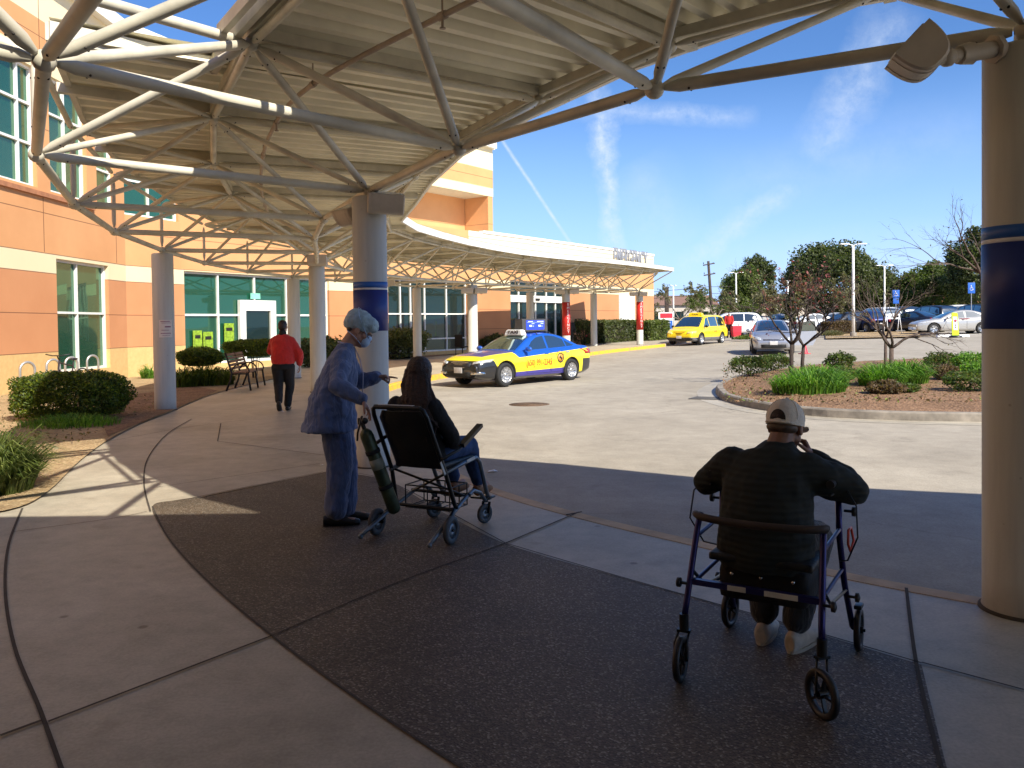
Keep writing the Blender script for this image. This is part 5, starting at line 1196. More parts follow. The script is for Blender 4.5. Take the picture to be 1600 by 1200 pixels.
# ---------------------------------------------------------------- nurse in scrubs
nb = gp(540, 812); nu = thing('person', (-1.43, 6.70, 0), R(-80), 'standing nurse in blue scrubs, cap and face mask, one hand on the wheelchair back', 'person')
pel = Vector((0, -.02, .93)); che = Vector((0, .05, 1.27)); nk = Vector((0, .10, 1.44)); hc = Vector((0, .20, 1.56))
S, HP, HM = head_shapes(hc, (.12, .84, -.56), (0, .4, .9), 1.03)
shR, shL = Vector((.175, .06, 1.37)), Vector((-.175, .07, 1.38)); elR, elL = Vector((.345, .03, 1.14)), Vector((-.20, .17, 1.13)); waR, waL = Vector((.42, .21, 1.035)), Vector((-.09, .33, 1.175))
body = S+[('chain', [nk-Vector((0, .03, .04)), hc-Vector((0, .05, .03))], [.062, .056]), ('rings', [(pel+Vector((0, 0, -.1)), (.14, 0, 0), (0, .10, 0)), (pel+Vector((0, 0, .12)), (.13, 0, 0), (0, .09, 0)), (che, (.13, 0, 0), (0, .09, 0)), (nk-Vector((0, .02, .05)), (.08, 0, 0), (0, .06, 0))]),
    limb(shR-Vector((.04, 0, .05)), elR, waR, .036, .034, .027), limb(shL-Vector((-.04, 0, .05)), elL, waL, .036, .034, .027),
    limb((.09, -.02, .88), (.10, .03, .48), (.10, -.03, .09), .085, .055, .04), limb((-.09, -.02, .88), (-.09, .05, .48), (-.07, .06, .09), .085, .055, .04),
    ('chain', [(.10, -.06, .05), (.11, .12, .035)], [.036, .03]), ('chain', [(-.07, .03, .05), (-.07, .21, .035)], [.036, .03])]
body += hand_shapes(waR, (.0, .45, -.80), (0, -.8, -.45), -1, (12, 14, 18, 24), 1.05, 9)
body += hand_shapes(waL, (.18, 1, .02), (.25, 0, -.95), 1, (4, 6, 55, 65), 1.02, 9, (.8, 5))
skin('body', body, M_skin, nu, .0065, 3)
top = [('rings', [((0, -.055, .76), (.25, 0, 0), (0, .225, 0)), ((0, -.045, .88), (.235, 0, 0), (0, .205, 0)), ((0, -.03, 1.02), (.215, 0, 0), (0, .185, 0)), ((0, .02, 1.18), (.205, 0, 0), (0, .160, 0)), ((0, .045, 1.30), (.185, 0, 0), (0, .130, 0)), ((0, .065, 1.38), (.145, 0, 0), (0, .095, 0)), ((0, .08, 1.425), (.10, 0, 0), (0, .075, 0)), ((0, .09, 1.46), (.07, 0, 0), (0, .066, 0))]),
    limb(shR-Vector((.045, 0, .035)), elR, waR, .080, .070, .048), limb(shL+Vector((.045, 0, -.035)), elL, waL, .080, .070, .048), ('cap', (-.10, .06, 1.365), .068, (.10, .06, 1.365), .068)]
skin('scrub_top', top, M_gown, nu, .008, 10, .034, .09)
mb = MB(); mb.path([Vector((.05*math.cos(a)*1.25, .088+.062*math.sin(a), 1.452+.02*math.sin(a)*-1)) for a in np.linspace(0, 2*math.pi, 25)[:-1]], .008, 6, closed=True)
for sd in (-1, 1): mb.path([(0, .152, 1.43), (sd*.015, .195, 1.33), (sd*.02, .22, 1.20), (sd*.01, .21, 1.0)], .005, 5)
mb.build('neck_piping', mat('white_piping', (.45, .48, .6), .7), nu)
tr = [('rings', [((.02, -.03, .80), (.17, 0, 0), (0, .13, 0)), ((0, -.02, .98), (.15, 0, 0), (0, .12, 0))]), ('chain', [(.09, -.02, .84), (.105, .03, .50), (.10, -.015, .13)], [.125, .105, .092]), ('chain', [(-.09, -.01, .84), (-.09, .06, .50), (-.07, .065, .12)], [.125, .105, .092])]
skin('trousers', tr, M_gownt, nu, .009, 3, .035, .12)
for x, y in ((.10, -.06), (-.07, .03)):
    skin('shoe', [('rings', [((x, y-.055, .045), (.036, 0, 0), (0, 0, .045)), ((x, y+.02, .05), (.042, 0, 0), (0, 0, .05)), ((x, y+.12, .038), (.050, 0, 0), (0, 0, .036)), ((x, y+.20, .030), (.044, 0, 0), (0, 0, .028)), ((x, y+.235, .026), (.025, 0, 0), (0, 0, .02))])], M_blkshoe, nu, .007, 2)
skin('cap', [('ell', HP(0, -.035, .060), (.108, .128, .100), HM), ('ell', HP(0, .03, .075), (.095, .09, .07), HM), ('ell', HP(0, -.09, .03), (.085, .07, .075), HM)], M_cap, nu, .008, 3, .020, .05)
mk = [('ell', HP(0, .082, -.052), (.060, .040, .052), HM), ('ell', HP(0, .09, -.02), (.045, .03, .03), HM)]; skin('face_mask', mk, M_mask, nu, .006, 3)
mb = MB()
for sd in (-1, 1): mb.path([HP(sd*.05, .085, -.01), HP(sd*.088, .03, .03), HP(sd*.106, -.06, .10), HP(sd*.06, -.10, .15)], .0035, 5); mb.path([HP(sd*.048, .07, -.085), HP(sd*.078, 0, -.06), HP(sd*.07, -.08, -.05)], .0035, 5)
mb.build('mask_strap', M_mask, nu); mb = MB()
for sd in (-1, 1): mb.path([HP(sd*(.034+.024*math.cos(a)), .098-.02*abs(math.cos(a))*(1 if math.cos(a) > 0 else 0), .005+.017*math.sin(a)) for a in np.linspace(0, 2*math.pi, 15)[:-1]], .0025, 5, closed=True); mb.path([HP(sd*.058, .08, .008), HP(sd*.084, -.01, .0)], .0025, 5)
mb.build('glasses', mat('spectacle_frame', (.05, .05, .05), .3), nu)
skin('hair', [('ell', HP(0, -.07, -.025), (.068, .035, .035), HM)], M_hairg, nu, .006, 2)
# ---------------------------------------------------------------- transport wheelchair
M_cf = mat('black_chair_frame', (.02, .022, .022), .35, .4, var=.1); M_gf = mat('grey_blue_frame', (.16, .19, .22), .35, .6); M_vin = mat('black_upholstery', (.014, .015, .015), .5, var=.2, bump=.3); M_whl = mat('grey_caster_rubber', (.055, .06, .065), .6)
wc = thing('wheelchair', (-.60, 6.45, 0), R(-27), 'black transport wheelchair with tilted back and an oxygen cylinder, holding the seated woman', 'wheelchair')
BT, BBt = (-.50, 1.0), (-.26, .52)
for sx_ in (-1, 1):
    mb = MB(); mb.path([(sx_*.19, BT[0]-.022, BT[1]+.004), (sx_*.218, BT[0]-.015, BT[1]-.012), (sx_*.230, BT[0]+.01, .94), (sx_*.240, BBt[0], .50), (sx_*.265, -.18, .26), (sx_*.27, -.16, .22)], .017, 8); mb.build('frame_upright', M_cf, wc)
    mb = MB(); mb.path([(sx_*.30, -.58, .055), (sx_*.29, -.46, .10), (sx_*.27, -.20, .20), (sx_*.25, .02, .27), (sx_*.245, .14, .30), (sx_*.24, .26, .26), (sx_*.24, .34, .18)], .016, 8); mb.ball((sx_*.30, -.585, .05), .02, 8); mb.build('frame_rail', M_gf, wc)
    mb = MB(); mb.path([(sx_*.24, BBt[0]-.02, .50), (sx_*.24, .0, .535), (sx_*.24, .20, .55), (sx_*.235, .27, .50), (sx_*.22, .40, .24), (sx_*.21, .46, .17)], .017, 8); mb.build('seat_rail', M_gf, wc)
    mb = MB(); mb.tube((sx_*.235, .44, .18), (sx_*.08, .50, .16), .012, n=6); mb.box((sx_*.13, .50, .17), (.17, .13, .015), bev=.005); mb.build('footrest', M_cf, wc)
    # rear wheel and fork
    mb = MB(); mb.lathe([(.060, -.018), (.092, -.02), (.104, -.010), (.104, .010), (.092, .02), (.060, .018)], (sx_*.33, -.34, .104), (1, .05, 0), 24, closed=True); wq = mb.build('wheel', M_whl, wc)
    mb = MB(); mb.lathe([(.062, -.010), (.062, .010), (0, .014), (0, -.014)], (sx_*.33, -.34, .104), (1, .05, 0), 20, closed=True); mb.build('hub', M_gf, wq)
    mb = MB(); mb.tube((sx_*.265, -.34, .104), (sx_*.355, -.34, .104), .010, n=8); mb.path([(sx_*.275, -.20, .22), (sx_*.285, -.28, .17), (sx_*.29, -.34, .11)], .016, 6); mb.build('axle', M_cf, wc)
    mb = MB(); mb.lathe([(.04, -.014), (.068, -.016), (.078, -.008), (.078, .008), (.068, .016), (.04, .014)], (sx_*.24, .33, .078), (1, -.3, 0), 20, closed=True); wq = mb.build('caster', M_whl, wc)
    mb = MB(); mb.lathe([(.042, -.008), (.042, .008), (0, .01), (0, -.01)], (sx_*.24, .33, .078), (1, -.3, 0), 16, closed=True); mb.build('hub', M_gf, wq)
    mb = MB()
    for q in (-.028, .028): mb.bar((sx_*.24+q, .335, .08), (sx_*.24+q, .36, .17), .006, .022, up=(1, 0, 0))
    mb.tube((sx_*.24, .355, .165), (sx_*.24, .355, .20), .016, n=8); mb.build('caster_fork', M_cf, wc)
mb = MB(); mb.path([(.27, -.36, .62), (.285, -.14, .66), (.28, .10, .76), (.27, .20, .79)], .012, 8); mb.bar((.285, -.10, .685), (.275, .21, .805), .05, .028); mb.build('armrest', M_cf, wc)
mb = MB(); mb.path([(-.27, -.40, .72), (-.27, -.30, .75), (-.27, .05, .77)], .014, 8); mb.build('armrest', M_cf, wc)
mb = MB(); mb.tube((-.20, BT[0]-.022, 1.004), (.20, BT[0]-.022, 1.004), .018, n=10); mb.build('push_bar', M_cf, wc)
mb = MB(); mb.bar((-.16, BT[0]-.022, 1.022), (.14, BT[0]-.022, 1.022), .03, .004); mb.build('label_strip', mat('pale_label', (.62, .62, .58), .6), wc)
mb = MB(); rr = []
for t in np.linspace(0, 1, 9):
    y = BT[0]+.035+(BBt[0]-BT[0])*t; z = .975-(.975-.53)*t; ring = []
    wq_ = .212 if t > .12 else (.17 if t == 0 else .205)
    for k in range(13): a = -1+2*k/12; ring.append(Vector((a*wq_, y-.05*(1-a*a)-.012, z)))
    for k in range(12, -1, -1): a = -1+2*k/12; ring.append(Vector((a*wq_, y-.05*(1-a*a)+.012, z)))
    rr.append(ring)
mb.loft(rr); o = mb.build('backrest', M_vin, wc); fix_normals(o)
mb = MB(); mb.box((0, -.02, .545), (.44, .46, .05), bev=.02); mb.build('seat', M_vin, wc)
mb = MB()
for y, z in ((-.20, .22), (.05, .28)): mb.tube((-.27, y, z), (.27, y, z), .013, n=8)
mb.path([(-.24, -.24, .50), (.24, .02, .28)], .010, 6); mb.path([(.24, -.24, .50), (-.24, .02, .28)], .010, 6)
mb.build('crossbrace', M_cf, wc); mb = MB()
for a, b in (((-.2, -.14), (.2, -.14)), ((.2, -.14), (.2, .12)), ((.2, .12), (-.2, .12)), ((-.2, .12), (-.2, -.14))):
    for z in (.19, .36): mb.tube((a[0], a[1], z), (b[0], b[1], z), .0055, n=6)
for x, y in ((-.2, -.14), (.2, -.14), (.2, .12), (-.2, .12), (0, -.14), (.2, 0), (0, .12)): mb.tube((x, y, .36), (x, y, .19), .005, n=6)
for k in range(5): mb.tube((-.2+.08*k+.04, -.14, .19), (-.2+.08*k+.04, .12, .19), .004, n=5)
mb.build('wire_basket', M_cf, wc)
for x in (-.12, 0, .12):
    mb = MB(); mb.bar((.262, -.36, .60), (.262, -.30, .50), .004, .02) if x == 0 else mb.bar((x, -.53, .99), (x, -.53, .96), .002, .004); 
    if x == 0: mb.build('label_strip', MATS['pale_label'], wc)
# label on the seat rail
mb = MB(); mb.bar((.258, .03, .545), (.258, .15, .558), .003, .024); mb.build('label_strip', MATS['pale_label'], wc)
M_ox = mat('green_cylinder_paint', (.05, .075, .04), .4, .3, var=.25, scale=12)
ox = thing('oxygen_cylinder', (-1.02, 6.12, .14), R(-27), 'slim dark green oxygen cylinder strapped upright behind the wheelchair', 'cylinder')
A, B = Vector((.10, .10, .06)), Vector((-.055, -.06, .70)); d = (B-A).normalized()
mb = MB(); mb.path([A, A+d*.01, A+d*.03, B-d*.06, B-d*.03, B-d*.01, B], [.028, .040, .050, .050, .046, .030, .016], 18); mb.build('tank', M_ox, ox)
mb = MB(); mb.tube(B-d*.01, B+d*.05, .016, n=10); mb.box(B+d*.06, (.05, .035, .05), bev=.006); mb.tube(B+d*.06, B+d*.06+Vector((.05, -.03, .01)), .014, n=8); mb.ball(B+d*.06+Vector((.06, -.04, .01)), .025, 10); mb.build('valve', M_cf, ox)
mb = MB(); mb.lathe([(.0505, .36), (.0515, .36), (.0515, .44), (.0505, .44)], A, d, 20); mb.build('label_band', mat('dull_label', (.22, .25, .20), .6), ox)
mb = MB(); 
for h in (.20, .48): mb.lathe([(.051, h), (.055, h), (.055, h+.03), (.051, h+.03)], A, d, 20)
mb.build('strap', M_blk, ox)
mb = MB(); mb.path([B+d*.08, B+Vector((.02, -.05, .10)), B+Vector((.0, -.08, -.02)), B+Vector((-.02, -.06, -.08))], .008, 6); mb.build('hose', M_cf, ox)
# ---------------------------------------------------------------- woman in the wheelchair
wo_ = thing('person', (-.60, 6.45, 0), R(-27), 'woman with long dark hair and black top seated in the wheelchair, seen from behind', 'person')
hc = Vector((.02, -.24, 1.235)); S, HP, HM = head_shapes(hc, (-.25, 1, -.06), (0, 0, 1), 1.0)
body = S+[('cap', (.015, -.30, 1.06), .05, (.02, -.265, 1.18), .048), ('rings', [((0, -.14, .60), (.16, 0, 0), (0, .11, 0)), ((0, -.22, .80), (.13, 0, 0), (0, .09, 0)), ((0, -.29, 1.0), (.15, 0, 0), (0, .09, 0)), ((.01, -.30, 1.08), (.06, 0, 0), (0, .05, 0))]),
    limb((.13, -.29, .97), (.25, -.18, .76), (.14, .02, .66), .035, .034, .026), limb((-.13, -.29, .97), (-.24, -.20, .76), (-.12, .02, .66), .035, .034, .026),
    limb((.10, -.10, .62), (.13, .27, .63), (.12, .44, .28), .08, .055, .04), limb((-.10, -.10, .62), (-.11, .27, .63), (-.11, .44, .28), .08, .055, .04), ('cap', (.12, .43, .24), .035, (.12, .58, .26), .03), ('cap', (-.11, .43, .24), .035, (-.11, .58, .26), .03)]
body += hand_shapes((.14, .02, .665), (-.6, .7, -.1), (0, 0, -1), 1, (20, 22, 24, 28))+hand_shapes((-.12, .02, .665), (.6, .7, -.1), (0, 0, -1), -1, (20, 22, 24, 28))
skin('body', body, M_skin, wo_, .0075, 3)
skin('top', [('rings', [((0, -.15, .58), (.19, 0, 0), (0, .14, 0)), ((0, -.21, .78), (.165, 0, 0), (0, .125, 0)), ((0, -.285, .96), (.18, 0, 0), (0, .12, 0)), ((.0, -.30, 1.05), (.14, 0, 0), (0, .09, 0)), ((.01, -.29, 1.10), (.065, 0, 0), (0, .06, 0))]), limb((.16, -.30, 1.0), (.255, -.18, .76), (.15, .0, .66), .070, .060, .042), limb((-.16, -.30, 1.0), (-.245, -.20, .76), (-.13, .0, .66), .070, .060, .042)], M_blk, wo_, .009, 3, .022, .10)
skin('jeans', [('rings', [((0, -.16, .585), (.18, 0, 0), (0, .13, 0)), ((0, -.12, .66), (.17, 0, 0), (0, .12, 0))]), ('chain', [(.10, -.10, .63), (.135, .26, .63), (.12, .43, .33)], [.105, .082, .058]), ('chain', [(-.10, -.10, .63), (-.115, .26, .63), (-.11, .43, .33)], [.105, .082, .058])], mat('blue_denim', (.025, .06, .16), .85, var=.2, bump=.3, scale=10), wo_, .009, 3, .02, .1)
for x in (.12, -.11): skin('shoe', [('rings', [((x, .40, .235), (.036, 0, 0), (0, -.02, .045)), ((x, .48, .235), (.042, 0, 0), (0, 0, .05)), ((x, .58, .225), (.046, 0, 0), (0, 0, .036)), ((x, .65, .22), (.030, 0, 0), (0, 0, .022))])], mat('tan_suede', (.30, .15, .07), .9), wo_, .008, 2)
hs = [('ell', HP(0, -.028, .035), (.095, .110, .098), HM), ('ell', HP(0, -.05, -.06), (.088, .07, .09), HM)]
rnd = random.Random(3)
for k in range(46):
    a = rnd.uniform(-1.25, 1.25); x = .092*math.sin(a); y0 = -.045-.060*math.cos(a); e = rnd.random()*.10; w1, w2, w3 = rnd.gauss(0, .010), rnd.gauss(0, .014), rnd.gauss(0, .018); rr_ = rnd.uniform(.011, .019)
    hs.append(('chain', [HP(x, y0, .02), HP(x*1.12+w1, y0-.022, -.09), HP(x*1.28+.012+w2, y0-.038, -.20), HP(x*1.22+.032+w1-w2, y0-.036+w1, -.29-e), HP(x*1.05+.050+w3, y0-.022+w2, -.36-e*1.5)], [rr_*1.1, rr_*1.1, rr_, rr_*.8, .004]))
skin('hair', hs, mat('long_brown_hair', (.030, .011, .006), .45, var=.4, scale=60, bump=.6, bscale=120), wo_, .0055, 1, .006, .02)
# ---------------------------------------------------------------- rollator
M_bl = mat('navy_frame_paint', (.022, .02, .12), .3, .5, var=.1)
ro_ = thing('rollator', (1.19, 3.82, 0), R(-32), 'navy blue four wheeled rollator walker carrying the seated old man', 'walker')
for sx_ in (-1, 1):
    # near (front) leg with swivel caster, far leg with handle post
    mb = MB(); mb.path([(sx_*.27, -.19, .72), (sx_*.275, -.22, .66), (sx_*.29, -.33, .34), (sx_*.295, -.35, .27)], .0145, 8); mb.build('front_leg', M_bl, ro_)
    mb = MB(); mb.path([(sx_*.27, .13, .80), (sx_*.275, .13, .60), (sx_*.28, .22, .36), (sx_*.29, .36, .12)], .0145, 8); mb.build('rear_leg', M_bl, ro_)
    mb = MB(); mb.path([(sx_*.27, .13, .80), (sx_*.27, .12, .855), (sx_*.27, .09, .875), (sx_*.27, -.02, .875)], .013, 8); mb.build('handlebar', M_cf, ro_)
    mb = MB(); mb.tube((sx_*.27, .08, .875), (sx_*.27, -.05, .872), .019, n=10); mb.build('grip', M_trimb, ro_)
    mb = MB(); mb.path([(sx_*.27, .10, .845), (sx_*.27, .04, .82), (sx_*.27, -.05, .825)], .006, 6); mb.build('brake_lever', M_cf, ro_)
    mb = MB(); mb.path([(sx_*.27, .10, .85), (sx_*.31, .05, .86), (sx_*.37, .0, .78), (sx_*.38, -.03, .65), (sx_*.33, .02, .53), (sx_*.285, .10, .50)], .004, 6); mb.build('brake_cable', M_trimb, ro_)
    for z, y in ((.62, -.23), (.42, -.29)):
        mb = MB(); mb.tube((sx_*.275, y, z), (sx_*.277, .12+(.6-z)*.3, z+.02), .010, n=6); mb.build('side_rail', M_bl, ro_)
    for y, z in ((-.31, .42), (.24, .30), (.16, .72)):
        mb = MB(); mb.tube((sx_*.29, y, z), (sx_*.325, y, z), .007, n=6); mb.lathe([(.008, .035), (.022, .035), (.022, .05), (.008, .055)], (sx_*.29, y, z), (sx_, 0, 0), 10); mb.build('knob', M_trimb, ro_)
    mb = MB(); mb.path([(sx_*.283, -.27, .47), (sx_*.28, -.10, .36), (sx_*.285, .25, .33)], .008, 6); mb.build('folding_strut', M_cf, ro_)
    # casters
    st = .35 if sx_ > 0 else 0.12
    cc = Vector((sx_*.30, -.385, .10)); ax = Vector((math.cos(st), -math.sin(st)*(1 if sx_ > 0 else -1), 0))
    if sx_ > 0: cc = Vector((.31, -.43, .10)); ax = Vector((.66, .75, 0)).normalized()
    def whl(cc, ax, r=.10):
        mb = MB(); mb.lathe([(r*.72, -.012), (r*.93, -.015), (r, -.008), (r, .008), (r*.93, .015), (r*.72, .012)], cc, ax, 28, closed=True); t_ = mb.build('wheel', M_trimb, ro_)
        u, v = perp(ax); mb = MB(); mb.tube(cc-ax*.02, cc+ax*.02, .018, n=12)
        for k in range(5): a = 2*math.pi*k/5; mb.bar(cc+(u*math.cos(a)+v*math.sin(a))*.015, cc+(u*math.cos(a)+v*math.sin(a))*r*.75, .010, .016, up=ax)
        mb.build('spokes', M_cf, t_)
    whl(cc, ax); mb = MB(); top_ = Vector((sx_*.295, -.352, .235))
    for q in (-.026, .026): mb.path([cc+ax*q, cc+ax*q+Vector((0, 0, .07)), top_+ax*q*.9+Vector((0, 0, -.02))], .006, 6)
    mb.bar(top_-ax*.03+Vector((0, 0, -.015)), top_+ax*.03+Vector((0, 0, -.015)), .03, .012); mb.tube(top_-Vector((0, 0, .01)), top_+Vector((0, 0, .06)), .021, n=10); mb.tube(cc-ax*.034, cc+ax*.034, .007, n=6); mb.build('caster_fork', M_cf, ro_)
    c2 = Vector((sx_*.315, .385, .10)); whl(c2, Vector((1, .06*sx_, 0)).normalized()); mb = MB()
    mb.bar(Vector((sx_*.29, .355, .13)), c2+Vector((-sx_*.02, 0, 0)), .008, .03, up=(1, 0, 0)); mb.box(c2+Vector((0, .0, .115)), (.035, .07, .02), bev=.005); mb.tube(c2-Vector((.03*sx_, 0, 0)), c2+Vector((.03*sx_, 0, 0)), .008, n=6); mb.build('brake_block', M_cf, ro_)
mb = MB(); mb.path([(-.27, -.20, .70)]+[(.285*math.sin(a), -.20-.10*math.cos(a), .715) for a in np.linspace(-1.45, 1.45, 13)]+[(.27, -.20, .70)], .021, 10, flat=.8); mb.build('back_strap', mat('brown_foam_pad', (.05, .033, .025), .7, var=.15), ro_)
mb = MB(); mb.bar((-.285, -.295, .43), (.285, -.295, .43), .026, .026); mb.build('cross_bar', M_bl, ro_)
for a, b in ((-.11, -.03), (.05, .19)):
    mb = MB(); mb.bar((a, -.3105, .43), (b, -.3105, .43), .004, .022); mb.build('label_strip', MATS['pale_label'], ro_)
mb = MB(); mb.box((0, -.06, .53), (.46, .30, .035), bev=.012); mb.build('seat', M_vin, ro_)
mb = MB(); mb.box((0, -.05, .415), (.40, .25, .17), bev=.04); bg_ = mb.build('storage_bag', M_blk, ro_)
for x in (-.13, .0, .14): mb = MB(); mb.ball((x, -.18, .455), .010, 8); mb.build('snap_button', M_chrome, bg_)
mb = MB(); mb.path([(.33, .10, .66), (.34, .11, .60), (.335, .06, .56), (.33, .03, .60), (.33, .04, .66), (.33, .10, .66)], .006, 6); mb.build('red_clip', mat('red_plastic', (.6, .05, .02), .4), ro_)
# ---------------------------------------------------------------- old man on the rollator
om = thing('person', (1.185, 3.83, 0), R(-32), 'heavy old man in dark ribbed sweater and backwards pale cap sitting on the rollator', 'person')
hc = Vector((.055, .12, 1.155)); S, HP, HM = head_shapes(hc, (.10, 1, -.22), (.02, .2, 1), 1.02)
shR, shL = Vector((.22, .0, .99)), Vector((-.21, .0, 1.0)); elR, elL = Vector((.385, .13, .865)), Vector((-.345, .05, .86)); waR, waL = Vector((.16, .25, .985)), Vector((-.25, .30, .92))
body = S+[('cap', (.03, .03, 1.02), .07, (.05, .08, 1.12), .062), ('rings', [((0, -.06, .60), (.19, 0, 0), (0, .14, 0)), ((0, -.06, .80), (.18, 0, 0), (0, .14, 0)), ((.0, -.02, .92), (.15, 0, 0), (0, .09, 0)), ((.03, .02, 1.03), (.06, 0, 0), (0, .05, 0))]), limb(shR-Vector((.04, 0, .08)), elR, waR, .04, .036, .030), limb(shL-Vector((-.04, 0, .08)), elL, waL, .04, .036, .030), limb((.11, -.02, .62), (.14, .36, .56), (.07, .26, .12), .10, .06, .042), limb((-.11, -.02, .62), (-.15, .36, .56), (-.11, .30, .12), .10, .06, .042),
    ('cap', (.07, .24, .05), .036, (.08, .40, .04), .03), ('cap', (-.11, .28, .05), .036, (-.115, .44, .04), .03)]
body += hand_shapes(waR, (-.45, -.10, .9), (-.75, -.3, -.2), 1, (55, 55, 55, 58), 1.05)+hand_shapes(waL, (0, 1, -.3), (0, -.2, -1), 1, (45, 50, 50, 55), 1.05)
skin('body', body, M_skind, om, .0065, 3)
def b_rib(b, _):
    tc = N('ShaderNodeTexCoord'); s = N('ShaderNodeSeparateXYZ'); Lk(tc.outputs['Object'], s.inputs[0])
    nz = noise(tc.outputs['Object'], 5, 3); h = mth('SINE', mth('ADD', mth('MULTIPLY', s.outputs[2], 210), mth('MULTIPLY', nz, 7)))
    c = ramp(nz, [(.3, (.008, .011, .009)), (.7, (.015, .020, .017))]); c = mixc(mth('MULTIPLY_ADD', h, .12, .12), c, (.022, .03, .026)); Lk(c, b.inputs['Base Color']); b.inputs['Roughness'].default_value = .85; bumpn(b, h, .3, .005)
M_rib = world_mat('dark_ribbed_knit', b_rib)
skin('sweater', [('rings', [((0, -.075, .50), (.235, 0, 0), (0, .17, 0)), ((0, -.07, .60), (.245, 0, 0), (0, .19, 0)), ((0, -.065, .76), (.232, 0, 0), (0, .185, 0)), ((0, -.045, .90), (.225, 0, 0), (0, .165, 0)), ((.01, -.02, 1.0), (.195, 0, 0), (0, .13, 0)), ((.03, .02, 1.065), (.10, 0, 0), (0, .085, 0)), ((.035, .045, 1.09), (.075, 0, 0), (0, .07, 0))]),
    limb(shR-Vector((.03, 0, .035)), elR, waR, .095, .076, .048), limb(shL+Vector((.03, 0, -.04)), elL, waL, .095, .076, .048), ('cap', (-.16, -.01, .94), .10, (.16, -.01, .94), .10), ('ell', (.01, -.03, .98), (.20, .10, .09))], M_rib, om, .0085, 12, .024, .10)
om.scale = (.90, .94, .955)
skin('trousers', [('rings', [((0, -.05, .58), (.21, 0, 0), (0, .15, 0)), ((0, -.04, .66), (.20, 0, 0), (0, .14, 0))]), ('chain', [(.11, -.02, .62), (.145, .36, .55), (.075, .25, .16)], [.12, .10, .078]), ('chain', [(-.11, -.02, .62), (-.155, .36, .55), (-.11, .29, .16)], [.12, .10, .078])], world_mat('wrinkled_dark_trousers', b_cloth((.016, .017, .02), (.008, .009, .011), 9, .3)), om, .009, 3, .02, .1)
M_snk = mat('off_white_sneaker', (.50, .45, .38), .7, var=.12, scale=18)
for x, y, a in ((.075, .235, .25), (-.11, .27, -.05)):
    q = Vector((math.sin(a), math.cos(a), 0)); r_ = Vector((q.y, -q.x, 0)); o_ = Vector((x, y, 0))
    sh = skin('shoe', [('rings', [(o_-q*.075+Vector((0, 0, .05)), r_*.030, (0, 0, .045)), (o_-q*.05+Vector((0, 0, .058)), r_*.040, (0, 0, .056)), (o_+q*.03+Vector((0, 0, .055)), r_*.046, (0, 0, .055)), (o_+q*.12+Vector((0, 0, .042)), r_*.052, (0, 0, .042)), (o_+q*.20+Vector((0, 0, .032)), r_*.045, (0, 0, .03)), (o_+q*.235+Vector((0, 0, .028)), r_*.025, (0, 0, .02))])], M_snk, om, .006, 2)
    mb = MB(); mb.loft([[o_+q*(.08+.16*math.sin(t))*1.0+r_*.050*math.cos(t)*(1 if abs(math.cos(t)) < .9 else .95)+Vector((0, 0, z)) for t in np.linspace(0, 2*math.pi, 25)[:-1]] for z in (.0, .022)]); so2 = mb.build('sole', mat('sole_rubber', (.42, .39, .33), .8), sh)
M_capw = mat('pale_cotton_cap', (.78, .72, .62), .85, var=.06, scale=20, bump=.3, bscale=80)
# cap: crown dome with band, strap arch and button, bill to the front
def dome(s_, z0, k=1.0):
    rg = []
    for t in np.linspace(0, 1, 9):
        a = t*math.pi/2; rg.append([HP(.092*k*math.cos(a)*math.cos(p), -.012+.112*k*math.cos(a)*math.sin(p), z0+.098*k*math.sin(a)) for p in np.linspace(0, 2*math.pi, 33)[:-1]])
    return rg
mb = MB(); rg = dome(0, .03); rg[-1] = [HP(.004*math.cos(p), -.012+.004*math.sin(p), .128) for p in np.linspace(0, 2*math.pi, 33)[:-1]]; low = [HP(.093*math.cos(p), -.012+.113*math.sin(p), .0) for p in np.linspace(0, 2*math.pi, 33)[:-1]]
mb.loft([low]+rg); cp = mb.build('cap', M_capw, om); fix_normals(cp)
mb = MB(); mb.ball(HP(0, -.012, .131), .009, 8); mb.build('button', M_capw, cp)
mb = MB()
for k in range(6):
    p = math.pi/6+k*math.pi/3; mb.path([HP(.0935*math.cos(a)*math.cos(p), -.012+.1135*math.cos(a)*math.sin(p), .03+.0995*math.sin(a)) for a in np.linspace(0, 1.5, 10)], .0016, 5)
mb.build('seam', M_capw, cp)
mb = MB(); mb.add([HP(x, -.012-.118*math.sqrt(max(0, 1-(x/.096)**2))-.0015+max(0, z-.03)*.22, z) for x, z in [(-.040, .018)]+[(.040*-math.cos(a), .022+.045*math.sin(a)) for a in np.linspace(0, math.pi, 11)]+[(.040, .018)]]+[HP(0, -.128, .03)], [(i, (i+1) % 13, 13) for i in range(13)]); mb.build('opening', M_hair, cp)
mb = MB(); mb.path([HP(.096*math.cos(p), -.012+.117*math.sin(p), .006) for p in np.linspace(math.pi*1.25, math.pi*1.75, 11)], .008, 6, flat=.4); mb.build('strap', M_capw, cp)
mb = MB(); mb.loft([[HP(.085*math.cos(p), .085+.095*math.sin(p)*(1 if True else 0), z-.02*math.sin(p)) for p in np.linspace(0, math.pi, 13)] for z in (.004, .010)], closed=True); mb.build('bill', M_capw, cp)
skin('hair', [('ell', HP(0, -.05, -.015), (.082, .07, .035), HM)], M_hairg, om, .006, 2)
